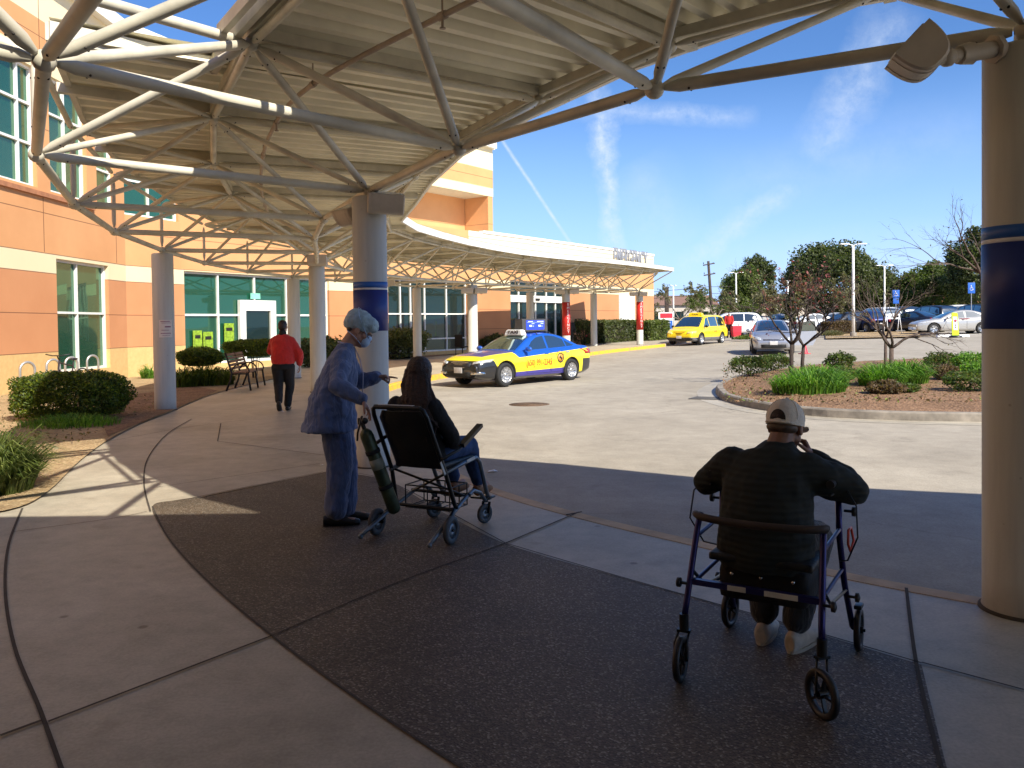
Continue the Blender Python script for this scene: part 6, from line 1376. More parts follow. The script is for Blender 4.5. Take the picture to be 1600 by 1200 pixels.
# ---------------------------------------------------------------- person in red walking away
rp_ = thing('person', (-4.33, 15.65, 0), R(8), 'person in a bright red jacket and black trousers walking away past the bench', 'person')
hc = Vector((.0, .06, 1.60)); S, HP, HM = head_shapes(hc, (0.1, 1, -.1), (0, 0, 1), 1.0)
shR, shL = Vector((.19, .0, 1.38)), Vector((-.19, .02, 1.38)); elR, elL = Vector((.30, -.02, 1.10)), Vector((-.25, .16, 1.14)); waR, waL = Vector((.30, .05, .86)), Vector((-.12, .30, 1.10))
body = S+[('cap', (0, .0, 1.42), .06, (0, .03, 1.54), .056), ('rings', [((0, 0, .86), (.16, 0, 0), (0, .12, 0)), ((0, 0, 1.1), (.16, 0, 0), (0, .12, 0)), ((0, 0, 1.33), (.16, 0, 0), (0, .1, 0)), ((0, 0, 1.43), (.07, 0, 0), (0, .06, 0))]), limb(shR-Vector((.04, 0, .05)), elR, waR, .036, .034, .028), limb(shL-Vector((-.04, 0, .05)), elL, waL, .036, .034, .028),
    limb((.10, 0, .88), (.10, .10, .48), (.05, .14, .09), .09, .058, .042), limb((-.10, 0, .88), (-.09, .03, .50), (-.06, -.22, .20), .09, .058, .042), ('cap', (.05, .12, .05), .036, (.06, .27, .04), .03), ('cap', (-.06, -.24, .16), .034, (-.06, -.14, .05), .03)]+hand_shapes(waR, (0, .1, -1), (-1, 0, 0), -1, (25, 30, 32, 35))+hand_shapes(waL, (.8, .5, 0), (0, -.5, -.5), 1)
skin('body', body, M_skin, rp_, .010, 2)
M_rj = world_mat('wrinkled_red_fleece', b_cloth((.58, .018, .012), (.40, .012, .01), 8, .4, .6))
skin('jacket', [('rings', [((0, 0, .90), (.215, 0, 0), (0, .17, 0)), ((0, -.01, 1.02), (.225, 0, 0), (0, .18, 0)), ((0, -.01, 1.20), (.22, 0, 0), (0, .17, 0)), ((0, 0, 1.33), (.21, 0, 0), (0, .14, 0)), ((0, 0, 1.42), (.14, 0, 0), (0, .09, 0)), ((0, .01, 1.46), (.08, 0, 0), (0, .07, 0))]), limb(shR-Vector((.04, 0, .05)), elR, waR+Vector((0, 0, .04)), .090, .080, .058), limb(shL-Vector((-.04, 0, .05)), elL, waL, .090, .080, .058), ('cap', (-.12, 0, 1.36), .075, (.12, 0, 1.36), .075)], M_rj, rp_, .012, 8, .03, .12)
skin('collar', [('cap', (0, .0, 1.46), .072, (0, .015, 1.49), .068)], M_blk, rp_, .012, 2)
skin('trousers', [('rings', [((0, 0, .80), (.18, 0, 0), (0, .14, 0)), ((0, 0, .94), (.19, 0, 0), (0, .15, 0))]), ('chain', [(.10, 0, .84), (.105, .10, .48), (.055, .13, .12)], [.12, .088, .070]), ('chain', [(-.10, 0, .84), (-.095, .03, .50), (-.06, -.19, .22)], [.12, .088, .070])], M_blk, rp_, .012, 3, .02, .12)
skin('shoe', [('rings', [((.05, .05, .045), (.036, 0, 0), (0, 0, .045)), ((.055, .15, .05), (.046, 0, 0), (0, 0, .05)), ((.06, .27, .04), (.05, 0, 0), (0, 0, .035)), ((.06, .33, .03), (.03, 0, 0), (0, 0, .02))])], M_blkshoe, rp_, .010, 2)
skin('shoe', [('rings', [((-.06, -.285, .19), (.036, 0, 0), (0, .03, .035)), ((-.06, -.24, .14), (.046, 0, 0), (0, .04, .035)), ((-.06, -.18, .07), (.05, 0, 0), (0, .035, .03)), ((-.06, -.12, .025), (.045, 0, 0), (0, .02, .02))])], M_blkshoe, rp_, .010, 2)
skin('hair', [('ell', HP(0, -.025, .035), (.086, .10, .092), HM), ('ell', HP(0, -.06, -.02), (.075, .06, .06), HM)], M_hair, rp_, .010, 2)
# ---------------------------------------------------------------- small far figures
def far_person(x, y, rz, label, top_m, leg_m, h=1.72):
    t = thing('person', (x, y, g(x, y)), rz, label, 'person'); s = h/1.72
    hc = Vector((0, .03, 1.60*s)); S, HP, HM = head_shapes(hc, (0, 1, 0), (0, 0, 1), s)
    A = [(.19, 0, 1.38), (.25, .02, 1.10), (.22, .16, .92)]
    skin('body', S+[('cap', (0, 0, 1.40), .055, (0, .01, 1.54), .052), ('rings', [((0, 0, .86), (.14, 0, 0), (0, .10, 0)), ((0, 0, 1.4), (.14, 0, 0), (0, .09, 0))]), limb((.09, 0, .88), (.09, .02, .48), (.09, 0, .08), .08, .055, .04), limb((-.09, 0, .88), (-.09, .02, .48), (-.09, 0, .08), .08, .055, .04), limb(*A, .05, .04, .028), limb(*[(-a, b, c) for a, b, c in A], .05, .04, .028)]+hand_shapes(A[2], (0, .7, -.7), (-1, 0, 0), -1)+hand_shapes((-A[2][0], A[2][1], A[2][2]), (0, .7, -.7), (1, 0, 0), 1), M_skin, t, .014, 1)
    skin('shirt', [('rings', [((0, 0, .88), (.19, 0, 0), (0, .15, 0)), ((0, 0, 1.2), (.19, 0, 0), (0, .15, 0)), ((0, 0, 1.38), (.17, 0, 0), (0, .11, 0)), ((0, 0, 1.45), (.08, 0, 0), (0, .07, 0))]), limb(*A, .075, .065, .048), limb(*[(-a, b, c) for a, b, c in A], .075, .065, .048)], top_m, t, .015, 2)
    skin('trousers', [('rings', [((0, 0, .80), (.17, 0, 0), (0, .13, 0)), ((0, 0, .92), (.17, 0, 0), (0, .13, 0))]), ('chain', [(.09, 0, .84), (.095, .02, .48), (.09, 0, .10)], [.11, .085, .07]), ('chain', [(-.09, 0, .84), (-.095, .02, .48), (-.09, 0, .10)], [.11, .085, .07])], leg_m, t, .015, 2)
    skin('hair', [('ell', HP(0, -.02, .03), (.086*s, .10*s, .088*s), HM)], M_hair, t, .012, 1)
    for sd in (-1, 1): skin('shoe', [('cap', (sd*.09, -.03, .05), .045, (sd*.09, .16, .04), .038)], M_blkshoe, t, .012, 1)
    return t
far_person(3.05, 43.6, R(200), 'person in dark clothes standing at the sliding entrance doors', M_blk, M_blk, 1.75)
# ================================================================ planting
def leafm(name, cols, rough=.55):
    global nt
    out = []
    for k, c in enumerate(cols):
        m = mat(name+str(k) if k else name, c, rough, var=.18, scale=3, coord='World'); nt = m.node_tree; b = nt.nodes['Principled BSDF']; cr = b.inputs['Base Color'].links[0].from_socket
        tr = N('ShaderNodeBsdfTranslucent'); Lk(mixc(1.0, cr, (1.3, 1.5, .7), 'MULTIPLY'), tr.inputs['Color']); mx_ = N('ShaderNodeMixShader'); mx_.inputs[0].default_value = .42
        Lk(b.outputs[0], mx_.inputs[1]); Lk(tr.outputs[0], mx_.inputs[2]); Lk(mx_.outputs[0], nt.nodes['Material Output'].inputs['Surface']); out.append(m)
    return out
LF_dark = leafm('evergreen_leaf', [(.078, .10, .034), (.12, .145, .044), (.042, .058, .022), (.16, .18, .058)])
LF_mid = leafm('tree_leaf', [(.11, .15, .03), (.16, .20, .045), (.06, .09, .02), (.21, .25, .07)])
LF_shrub = leafm('shrub_leaf', [(.075, .12, .014), (.14, .19, .018), (.034, .056, .009), (.25, .29, .025)])
LF_grass = leafm('grass_blade', [(.11, .25, .025), (.17, .34, .035), (.06, .15, .02), (.27, .42, .06)])
LF_isl = leafm('rose_leaf', [(.09, .15, .03), (.14, .19, .04), (.05, .08, .02), (.20, .17, .05)])
LF_dry = leafm('twiggy_leaf', [(.20, .18, .09), (.15, .15, .07), (.26, .23, .13), (.12, .11, .06)])
LF_red = leafm('plum_leaf', [(.30, .07, .07), (.22, .05, .05), (.14, .06, .04), (.38, .12, .12)])
LF_plum = leafm('dull_plum_leaf', [(.24, .11, .08), (.20, .13, .06), (.15, .09, .05), (.28, .12, .10)])
LF_brn = leafm('brown_hedge_leaf', [(.16, .10, .05), (.11, .075, .04), (.20, .13, .07), (.09, .08, .035)])
M_bark = mat('grey_brown_bark', (.12, .085, .065), .9, var=.25, scale=12, bump=.5); M_barkd = mat('dark_bark', (.055, .04, .032), .9, var=.25, scale=12, bump=.5); M_twig = mat('pale_twig', (.24, .19, .15), .9, var=.2, scale=12)
def leaves(name, P, size, mats, parent, rs, aspect=1.8, up=0.0, w=(.45, .25, .2, .1)):
    """P: (n,3) positions; one quad leaf per position"""
    n = len(P); a = rs.normal(size=(n, 3)); a[:, 2] = a[:, 2]*.8+up; a /= np.linalg.norm(a, axis=1)[:, None]
    b = rs.normal(size=(n, 3)); b -= a*(a*b).sum(1)[:, None]; b /= np.linalg.norm(b, axis=1)[:, None]
    s = size*(.6+.8*rs.random(n))[:, None]; a = a*s*aspect/2; b = b*s/2
    V = np.stack([P-a, P+b*.9, P+a, P-b*.9], 1).reshape(-1, 3)
    me = bpy.data.meshes.new(name); me.vertices.add(4*n); me.vertices.foreach_set('co', V.astype(np.float32).ravel())
    me.loops.add(4*n); me.loops.foreach_set('vertex_index', np.arange(4*n, dtype=np.int32)); me.polygons.add(n)
    me.polygons.foreach_set('loop_start', np.arange(0, 4*n, 4, dtype=np.int32)); me.polygons.foreach_set('loop_total', np.full(n, 4, dtype=np.int32))
    for m in mats: me.materials.append(m)
    me.polygons.foreach_set('material_index', rs.choice(4, n, p=w).astype(np.int32)); me.update(calc_edges=True); me.validate()
    o = bpy.data.objects.new(name, me); COL.objects.link(o); o.parent = parent; return o
def clump_pts(rs, n, rx, ry, rz, c=(0, 0, 0), lumps=26, shell=.75, rl=.34, flat=0.0, fill=0.0, pn=2.0):
    """leaf positions: small clumps scattered near the surface of an ellipsoid"""
    d = rs.normal(size=(lumps, 3)); d /= np.linalg.norm(d, axis=1)[:, None]; d[:, 2] = np.where(d[:, 2] < -.35, -d[:, 2]*.6, d[:, 2])
    rad = shell+(1-shell)*rs.random(lumps)*1.1; C_ = d*rad[:, None]*np.array([rx, ry, rz]); r_ = rl*(.6+.7*rs.random(lumps))
    k = rs.integers(0, lumps, n); q = rs.normal(size=(n, 3)); q /= np.linalg.norm(q, axis=1)[:, None]; q *= (rs.random(n)**.45)[:, None]
    P = C_[k]+q*r_[k][:, None]*np.array([rx, ry, rz])
    if fill:
        m = int(n*fill); q = rs.normal(size=(m, 3)); q /= ((np.abs(q)**pn).sum(1)**(1/pn))[:, None]; wv = 1+.10*np.sin(q[:, 0]*5+q[:, 2]*4)*np.cos(q[:, 1]*6); P[:m] = q*((.70+.30*rs.random(m)**.6)*wv)[:, None]*np.array([rx, ry, rz])
    P[:, 2] = np.maximum(P[:, 2], -rz*.95); return P+np.array(c)
def branches(mb, p, d, ln, r, depth, rng, tips, spread=.6, grav=0.0, nb=(2, 3), taper=.62, wob=.18, keep=.75):
    k = 4 if ln > .4 else 3; pts = [p.copy()]; rs = [r]
    for i in range(k):
        d = (d+Vector((rng.gauss(0, wob), rng.gauss(0, wob), rng.gauss(0, wob*.6)+grav))).normalized(); p = p+d*ln/k; pts.append(p.copy()); rs.append(r*(1-(1-taper)*(i+1)/k))
        if depth <= 2: tips.append(p.copy())
    mb.path(pts, rs, 6 if depth > 2 else 4)
    if depth <= 0: tips.append(p.copy()); return
    for _ in range(rng.randint(*nb)):
        u, v = perp(d); a = rng.uniform(0, 2*math.pi); s_ = rng.uniform(.4, 1.0)*spread; nd = (d+(u*math.cos(a)+v*math.sin(a))*s_).normalized()
        st = pts[-1] if rng.random() < .6 else pts[-2]
        branches(mb, st, nd, ln*rng.uniform(.55, keep+.1), rs[-1]*.8, depth-1, rng, tips, spread, grav, nb, taper, wob, keep)
def tree(name, x, y, h, rad, label, mats, seed, nleaf=6000, leaf=.16, crown_z=.62, cz=None, trunk=.14, bark=None, group=None, lumps=40, rz=None, base=None, w=(.45, .25, .2, .1), fill=.3):
    rad *= .78; leaf *= .72; nleaf = int(nleaf*1.5)
    rs = np.random.default_rng(seed); rng = random.Random(seed); z = g(x, y)-.15 if base is None else base
    t = thing(name, (x, y, z), 0, label, 'tree', group); ch = h*crown_z
    rz = rz or ch/2; cz = cz or h-rz; mb = MB(); tips = []
    mb.path([Vector((0, 0, -.1)), Vector((rng.uniform(-.05, .05)*h, 0, h*.18)), Vector((rng.uniform(-.04, .04)*h, rng.uniform(-.03, .03)*h, h*.4))], [trunk*1.25, trunk, trunk*.75], 9)
    for _ in range(5):
        a = rng.uniform(0, 2*math.pi); branches(mb, Vector((0, 0, h*rng.uniform(.25, .4))), Vector((math.cos(a)*.8, math.sin(a)*.8, 1)).normalized(), h*.26, trunk*.5, 3, rng, tips)
    mb.build('trunk', bark or M_bark, t); leaves('crown', clump_pts(rs, nleaf, rad, rad, rz, (0, 0, cz), lumps, rl=.30, fill=fill), leaf, mats, t, rs, w=w); return t
def bare_tree(name, x, y, h, label, seed, bark, stems=1, leaf=None, nleaf=0, lsize=.05, start=.22, spread=.75, depth=4, lean=(0, 0), r0=.05, base=None, group=None, ln=.30, wob=.18):
    rs = np.random.default_rng(seed); rng = random.Random(seed); z = g(x, y)+.0 if base is None else base
    t = thing(name, (x, y, z), 0, label, 'tree', group); mb = MB(); tips = []
    for s_ in range(stems):
        p0 = Vector((s_*.25, 0, -.05)); p1 = Vector((s_*.25+lean[0]*.3, lean[1]*.3, h*start))
        mb.path([p0, p0.lerp(p1, .5)+Vector((rng.uniform(-.02, .02), 0, 0)), p1], [r0*1.2, r0, r0*.9], 8)
        for k in range(4):
            a = k*1.7+rng.uniform(-.4, .4); d = Vector((math.cos(a)*spread+lean[0], math.sin(a)*spread+lean[1], 1.0)).normalized(); branches(mb, p1, d, h*ln, r0*.62, depth, rng, tips, spread*.8, wob=wob)
    mb.build('trunk', bark, t)
    if leaf and tips:
        T = np.array([tuple(v) for v in tips]); P = T[rs.integers(0, len(T), nleaf)]+rs.normal(size=(nleaf, 3))*.06; leaves('leaves', P, lsize, leaf, t, rs)
    return t
def blades(name, x, y, rad, h, n, label, seed, mats, z=None, wd=.012, cat='grass clump', group=None, ell=(1, 1), droop=1.0, nm='grass_clump'):
    rs = np.random.default_rng(seed); zz = g(x, y)+(.04 if z is None else z); t = thing(nm, (x, y, zz), 0, label, cat, group); V = []; F = []; MI = []
    for i in range(n):
        a = rs.random()*2*math.pi; r_ = rad*rs.random()**.6; bx, by = r_*math.cos(a)*ell[0]*.75, r_*math.sin(a)*ell[1]*.75; la = a+rs.normal()*.9; ln = h*(.55+.75*rs.random())*(1.12-.55*(r_/rad)**1.5); la = la if rs.random() < .35 else a+rs.normal()*.6; out = ln*(.35+.95*rs.random())*droop
        dx, dy = math.cos(la), math.sin(la); px_, py_ = -dy*wd*(.6+.8*rs.random()), dx*wd; k = len(V)
        for q, (f, zf) in enumerate(((0, 0), (.25, .62), (.62, .95), (1.0, .72+.2*rs.random()))):
            cx_, cy_, cz_ = bx+dx*out*f, by+dy*out*f, ln*zf; w_ = (1, .9, .6, .08)[q]; V += [(cx_-px_*w_, cy_-py_*w_, cz_), (cx_+px_*w_, cy_+py_*w_, cz_)]
        F += [(k+2*q, k+2*q+1, k+2*q+3, k+2*q+2) for q in range(3)]; MI += [int(rs.choice(4, p=(.4, .3, .2, .1)))]*3
    me = bpy.data.meshes.new('blades'); me.from_pydata(V, [], F)
    for m in mats: me.materials.append(m)
    me.polygons.foreach_set('material_index', MI); me.update(); o = bpy.data.objects.new('blades', me); COL.objects.link(o); o.parent = t; return t
def shrub(x, y, rx, ry, h, label, seed, mats, n=5000, leaf=.035, z=.02, lumps=30, cat='shrub', group=None, stem=True, lift=.0, rl=.32, flowers=None, nm='shrub', w=(.42, .28, .18, .12), fill=.35, pn=2.2):
    rs = np.random.default_rng(seed); rng = random.Random(seed); t = thing(nm, (x, y, g(x, y)+z), 0, label, cat, group)
    if stem:
        mb = MB()
        for k in range(9):
            a = rng.uniform(0, 2*math.pi); e = Vector((math.cos(a)*rx*.7*rng.random(), math.sin(a)*ry*.7*rng.random(), lift+h*.6)); mb.path([Vector((e.x*.25, e.y*.25, -.03)), e*.5+Vector((0, 0, .02)), e], [.018*h/.8, .012*h/.8, .006], 5)
        mb.build('stems', M_barkd, t)
    leaves('foliage', clump_pts(rs, n, rx, ry, h/2, (0, 0, lift+h/2), lumps, .72, rl, fill=fill, pn=pn), leaf, mats, t, rs, w=w)
    if flowers:
        P = clump_pts(rs, 60, rx, ry, h/2, (0, 0, lift+h/2), 20, .95, .2); fm = mat('pink_red_flower', (.55, .05, .09), .6); leaves('flowers', P, leaf*1.3, [fm]*4, t, rs)
    return t
def hedge_box(p0, p1, wd, h, label, seed, mats, n=9000, leaf=.06, nm='hedge'):
    rs = np.random.default_rng(seed); p0 = Vector(p0); p1 = Vector(p1); c = (p0+p1)/2; t = thing(nm, (c.x, c.y, g(c.x, c.y)), math.atan2(p1.y-p0.y, p1.x-p0.x), label, 'hedge'); L_ = (p1-p0).length
    P = rs.random((n, 3))*2-1; ax = rs.integers(0, 3, n); sg = np.where(rs.random(n) < .5, -1, 1)
    for k in range(3): P[ax == k, k] = (sg*(.86+.16*rs.random(n)))[ax == k]
    P[:, 2] = np.abs(P[:, 2])*1.0; P *= np.array([L_/2, wd/2, h]); P += rs.normal(size=P.shape)*.035*np.array([1, 1, 1.0]); P[:, 2] += .05*np.sin(P[:, 0]*3.1)
    leaves('foliage', P, leaf, mats, t, rs); mb = MB(); mb.box((0, 0, h*.42), (L_*.88, wd*.72, h*.84)); mb.build('branch_core', M_barkd, t); return t
# left bed
shrub(-7.85, 14.75, .92, .72, .80, 'broad clipped green shrub in the bed in front of the bike racks', 11, LF_shrub, 30000, .028, lumps=80, lift=.02, rl=.20, fill=.70, pn=3.6)
blades('g', -5.2, 8.1, .56, .46, 2200, 'clump of strappy green leaves at the left edge beside the walk', 12, LF_mid, .02, .009, droop=1.1)
blades('g', -7.3, 13.6, .9, .16, 900, 'low fringe of green grass at the foot of the broad clipped shrub', 13, LF_grass, .02, .006, ell=(1.2, .8))
p = gp(308, 603); shrub(p.x-.1, p.y+.5, .60, .55, .50, 'mushroom shaped clipped shrub left of the bench', 14, LF_shrub, 12000, .036, lumps=34, lift=.50, fill=.5, pn=2.6)
p = gp(385, 600); shrub(p.x-.5, p.y+2.3, .85, .75, .52, 'wide clipped shrub behind the bench', 15, LF_shrub, 14000, .036, lumps=36, lift=.66, fill=.5, pn=3)
for k, (px, py, r_, h_) in enumerate(((288, 606, .6, .42), (318, 604, .65, .45), (345, 603, .5, .40))):
    p = gp(px, py); blades('g', p.x-.1, p.y+.2, r_, h_, 700, ('dark strappy plant right of the column with the notice', 'dark strappy plant in the middle of the row left of the bench', 'dark strappy plant right at the left end of the bench')[k], 20+k, LF_shrub, .02, .012)
p = gp(234, 592); blades('g', p.x, p.y, .32, .34, 300, 'small tuft of pale green grass against the wall left of the notice column', 24, LF_grass, .02, .01)
for k, (px, Y, r_, h_) in enumerate(((512, 33.6, .9, 1.0), (483, 31.4, .8, 1.1))):
    X = pxX(px, Y); shrub(X, Y, r_, .6, h_, ('dark shrub under the glazing behind the person in red', 'dark shrub at the glazed wall left of the person in red')[1-k] if False else ('dark green shrub at the foot of the glazed wall, nearer the blue-banded column', 'dark green shrub at the foot of the glazed wall beside the side door')[k], 26+k, LF_dark, 3500, .07)
for k, (px, Y, r_, h_) in enumerate(((616, 36.6, .95, 1.25), (637, 37.4, .9, 1.35))):
    shrub(pxX(px, Y), Y, r_, .7, h_, ('loose dark shrub before the dark windows, nearer the blue-banded column', 'loose dark shrub before the dark windows, beside the middle canopy column')[k], 30+k, LF_dark, 5000, .06, rl=.40)
shrub(pxX(774, 43.2), 43.2, .8, .6, .9, 'dark shrub against the brown wall behind the taxi roof sign', 34, LF_dark, 2500, .07)
shrub(pxX(912, 50.2), 50.2, .8, .6, 1.5, 'rose bush with pink flowers beside the entrance doors', 35, LF_dark, 3000, .07, flowers=True)
hedge_box((pxX(929, 51.6), 51.6, 0), (pxX(989, 55.5), 55.5, 0), 1.3, 1.35, 'long clipped dark hedge under the louvred panel of the emergency wing', 36, LF_dark, 11000, .08)
hedge_box((pxX(1004, 54.0), 54.0, 0), (pxX(1034, 55.5), 55.5, 0), 1.3, 1.25, 'short clipped green hedge at the corner behind the last red-banded column', 37, LF_mid, 6000, .08)
# island
for k, (x, y, r_, h_, e) in enumerate(((6.15, 17.2, .85, .42, (1.15, .8)), (6.75, 18.1, .7, .42, (1, .9)))):
    blades('g', x, y, r_, h_, 1300, ('bright green grass clump at the left tip of the island', 'bright green grass clump behind the left one, at the foot of the leafy plum trees')[k], 40+k, LF_grass, .05, .012, ell=e)
for k, (px, py, r_, h_) in enumerate(((1378, 607, .62, .42), (1415, 603, .60, .44))):
    p = gp(px, py); blades('g', p.x, p.y, r_, h_, 1100, ('bright green grass clump at the foot of the bare forked tree, left half', 'bright green grass clump at the foot of the bare forked tree, right half')[k], 44+k, LF_grass, .05, .012)
isl = [(1172, 588, .55, .35, .50, 'dark bush at the left tip of the island', 0), (1208, 580, .5, .4, .45, 'twiggy bush just behind the left grass clump', 0), (1265, 612, .45, .3, .35, 'low brownish bush at the kerb right of the left grass clump', 0),
       (1312, 583, .38, .32, .50, 'round green bush in the middle of the island', 0), (1316, 598, .34, .3, .32, 'dark bush with red blooms in the middle of the island', 1), (1383, 620, .36, .3, .26, 'low brown bush in front of the forked bare tree', 0), (1412, 618, .3, .25, .2, 'tiny grey green bush right of the forked bare tree', 0),
       (1471, 582, .46, .36, .50, 'round yellow green bush left of the near column', 0), (1482, 598, .40, .34, .34, 'dark low bush in front of the round yellow green bush', 0), (1516, 616, .50, .40, .42, 'grey green bush at the kerb beside the near column', 0), (1520, 586, .5, .4, .5, 'leafy green clump beside the near column', 2), (1545, 600, .6, .4, .5, 'green bush mostly hidden behind the near column', 2)]
for k, (px, py, rx, ry, h_, lab, fl) in enumerate(isl):
    p = gp(px, py); shrub(p.x, p.y, rx, ry, h_, lab, 60+k, LF_grass if fl == 2 else (LF_isl if k % 3 != 2 else LF_brn), 2600, .035, z=.05, rl=.38, flowers=(fl == 1), w=(.4, .25, .2, .15))
# scattered weeds and leaf litter on the island
rs = np.random.default_rng(5); Pl = []
for _ in range(2600):
    px, py = rs.uniform(1130, 1560), rs.uniform(572, 634); v = gp(px, py)
    Pl.append((v.x, v.y, v.z+.075))
lt = leaves('leaf_litter', np.array(Pl), .035, [M_mulch, LF_brn[2], LF_dry[0], LF_grass[3]], None, rs, w=(.4, .3, .25, .05)); tag(lt, kind='stuff'); lt['label'] = 'fallen leaves and bark chips on the island'; lt['category'] = 'leaf litter'
Pl = []
for _ in range(1500):
    v = gp(rs.uniform(0, 330), rs.uniform(615, 770))
    if v.x < -5.3-(v.y-8)*.22: Pl.append((v.x, v.y, v.z+.035))
lt = leaves('leaf_litter', np.array(Pl), .03, [LF_dry[0], LF_brn[0], LF_brn[2], LF_dry[2]], None, rs); tag(lt, kind='stuff'); lt['label'] = 'dry leaves on the bed by the building'; lt['category'] = 'leaf litter'
# island trees
p = gp(1237, 592); bare_tree('plum_tree', p.x, p.y, 3.7, 'slim plum tree with sparse red leaves, left of the pair on the island', 71, M_barkd, 1, LF_red, 110, .045, .24, .8, 4, (.02, 0), .055, ln=.26)
p = gp(1254, 590); bare_tree('plum_tree', p.x, p.y, 3.2, 'slim plum tree with sparse red leaves, right of the pair on the island', 72, M_barkd, 1, LF_red, 120, .045, .26, .85, 4, (.1, 0), .05, ln=.26)
p = gp(1393, 604); bare_tree('bare_tree', p.x, p.y, 2.7, 'bare forked little tree in the middle of the island', 75, M_bark, 1, LF_dry, 40, .03, .32, 1.0, 4, (0, 0), .055, ln=.24)
p = gp(1384, 590); bare_tree('bare_tree', p.x, p.y, 3.3, 'thin bare tree just behind the forked one on the island', 76, M_bark, 1, LF_dry, 40, .03, .30, .55, 4, (0, 0), .042, ln=.24)
bare_tree('bare_tree', pxX(1580, 21), 21, 5.4, 'tall bare tree behind the near column, its twigs reaching left into the sky', 80, M_bark, 1, LF_dry, 60, .03, .36, .85, 5, (-.30, 0), .085, ln=.26)
# car park and background trees
tree('evergreen_tree', pxX(1300, 78), 78, 7.6, 5.2, 'large dense dark evergreen tree behind the tall white lamp post', LF_dark, 90, 26000, .22, .85, lumps=90)
tree('evergreen_tree', pxX(1368, 84), 84, 5.6, 3.0, 'smaller dark green tree right of the large evergreen', LF_dark, 91, 9000, .22, .85)
bare_tree('plum_tree', pxX(1262, 62), 62, 5.0, 'reddish twiggy tree in front of the large evergreen', 92, M_bark, 1, LF_plum, 1900, .11, .25, 1.0, 4, (0, 0), .10, ln=.27)
bare_tree('twiggy_tree', pxX(1290, 60), 60, 4.2, 'olive twiggy tree beside the tall white lamp post', 93, M_bark, 1, LF_dry, 5200, .12, .25, 1.0, 4, (0, 0), .10, ln=.30)
tree('green_tree', pxX(1160, 88), 88, 6.3, 2.6, 'bright green rounded tree behind the minivan, left of the lamp post beside it', LF_mid, 94, 8000, .22, .9)
tree('green_tree', pxX(1180, 96), 96, 7.8, 2.9, 'taller dark topped tree rising behind the bright green tree', LF_dark, 95, 8000, .24, .8)
for k, (px, Y, h_, lab) in enumerate(((1062, 80, 4.6, 'brownish bare tree just right of the end of the canopy'), (1098, 74, 5.0, 'pale budding twiggy tree beside the leaning utility pole'), (1122, 70, 4.4, 'pale budding tree above the roof of the yellow minivan'), (1172, 66, 4.2, 'thin budding tree with a visible trunk behind the navy car'), (1205, 72, 3.8, 'budding tree over the silver sedan'))):
    bare_tree('twiggy_tree', pxX(px, Y), Y, h_, lab, 100+k, M_twig, 1, LF_dry if k != 2 else LF_mid, 2600, .11, .22, 1.0, 4, (0, 0), .09, ln=.28)
tree('green_tree', pxX(1452, 76), 76, 5.4, 3.5, 'wide olive green tree left of the near column', LF_mid, 110, 13000, .2, .9, w=(.5, .15, .3, .05))
tree('evergreen_tree', pxX(1425, 80), 80, 4.6, 1.8, 'small dark tree at the left flank of the wide olive tree', LF_dark, 111, 4500, .2, .9)
tree('evergreen_tree', pxX(1524, 70), 70, 7.8, 2.9, 'tall dark tree beside the near column', LF_dark, 112, 12000, .2, .85)
tree('green_tree', pxX(1492, 90), 90, 6.2, 3.0, 'pale green tree between the wide olive tree and the tall dark tree', LF_mid, 113, 7000, .24, .9)
tree('evergreen_tree', pxX(1575, 74), 74, 8.0, 3.4, 'dark tree right of the near column', LF_dark, 114, 6000, .24, .85)
# belt of distant trees beyond the car park
for k in range(15):
    px = 1035+k*38+random.uniform(-10, 10); Y = random.uniform(112, 135); h_ = random.uniform(3.0, 4.4)
    tree('distant_tree', pxX(px, Y), Y, h_, random.uniform(2.6, 4.2), 'distant grey green tree in the belt along the skyline, %s' % ('far left end', 'second from its left end', 'third from its left end', 'over the yellow minivan', 'right of the minivan roof', 'beyond the white sport utility car', 'left of the silver sedan', 'above the silver sedan', 'left of the large evergreen trunk', 'behind the large evergreen', 'right of the large evergreen', 'beyond the tall lamp post', 'between the two accessible parking signs', 'beyond the wide olive tree', 'beyond the near column')[k], LF_dark if k % 2 else LF_dry, 200+k, 2600, .34, .95, group='belt of distant trees')
hedge_box((pxX(1289, 56), 56, 0), (pxX(1330, 56.5), 56.5, 0), 1.0, .75, 'low clipped brown hedge left of the tall white lamp post', 38, LF_brn, 5000, .06)
blades('g', pxX(1300, 53.5), 53.5, .9, .28, 400, 'patch of dry grass at the foot of the brown hedge', 39, LF_dry, -.05, .02)
blades('g', pxX(1165, 51.5), 51.5, 1.0, .25, 400, 'patch of grass beside the red cart in the verge', 41, LF_mid, -.05, .02)
# ================================================================ street furniture and small things
M_gal = mat('galvanised_steel', (.55, .54, .52), .35, .7, var=.08); M_wpole = mat('white_pole_paint', (.78, .77, .74), .5, var=.04); M_wood = mat('pole_timber', (.07, .05, .04), .9, var=.2)
# bench
M_bslat = mat('bench_slat', (.24, .115, .065), .6, var=.18, scale=8); M_bfr = mat('bench_iron', (.02, .018, .017), .45, .4)
A_, C_ = gp(348, 611), gp(388, 602)
bd = Vector((-7.0, 21.6, 0)); bt = thing('bench', (-6.95, 21.75, g(-7, 21)), R(-84), 'slatted brown park bench with black iron arms by the path', 'bench')
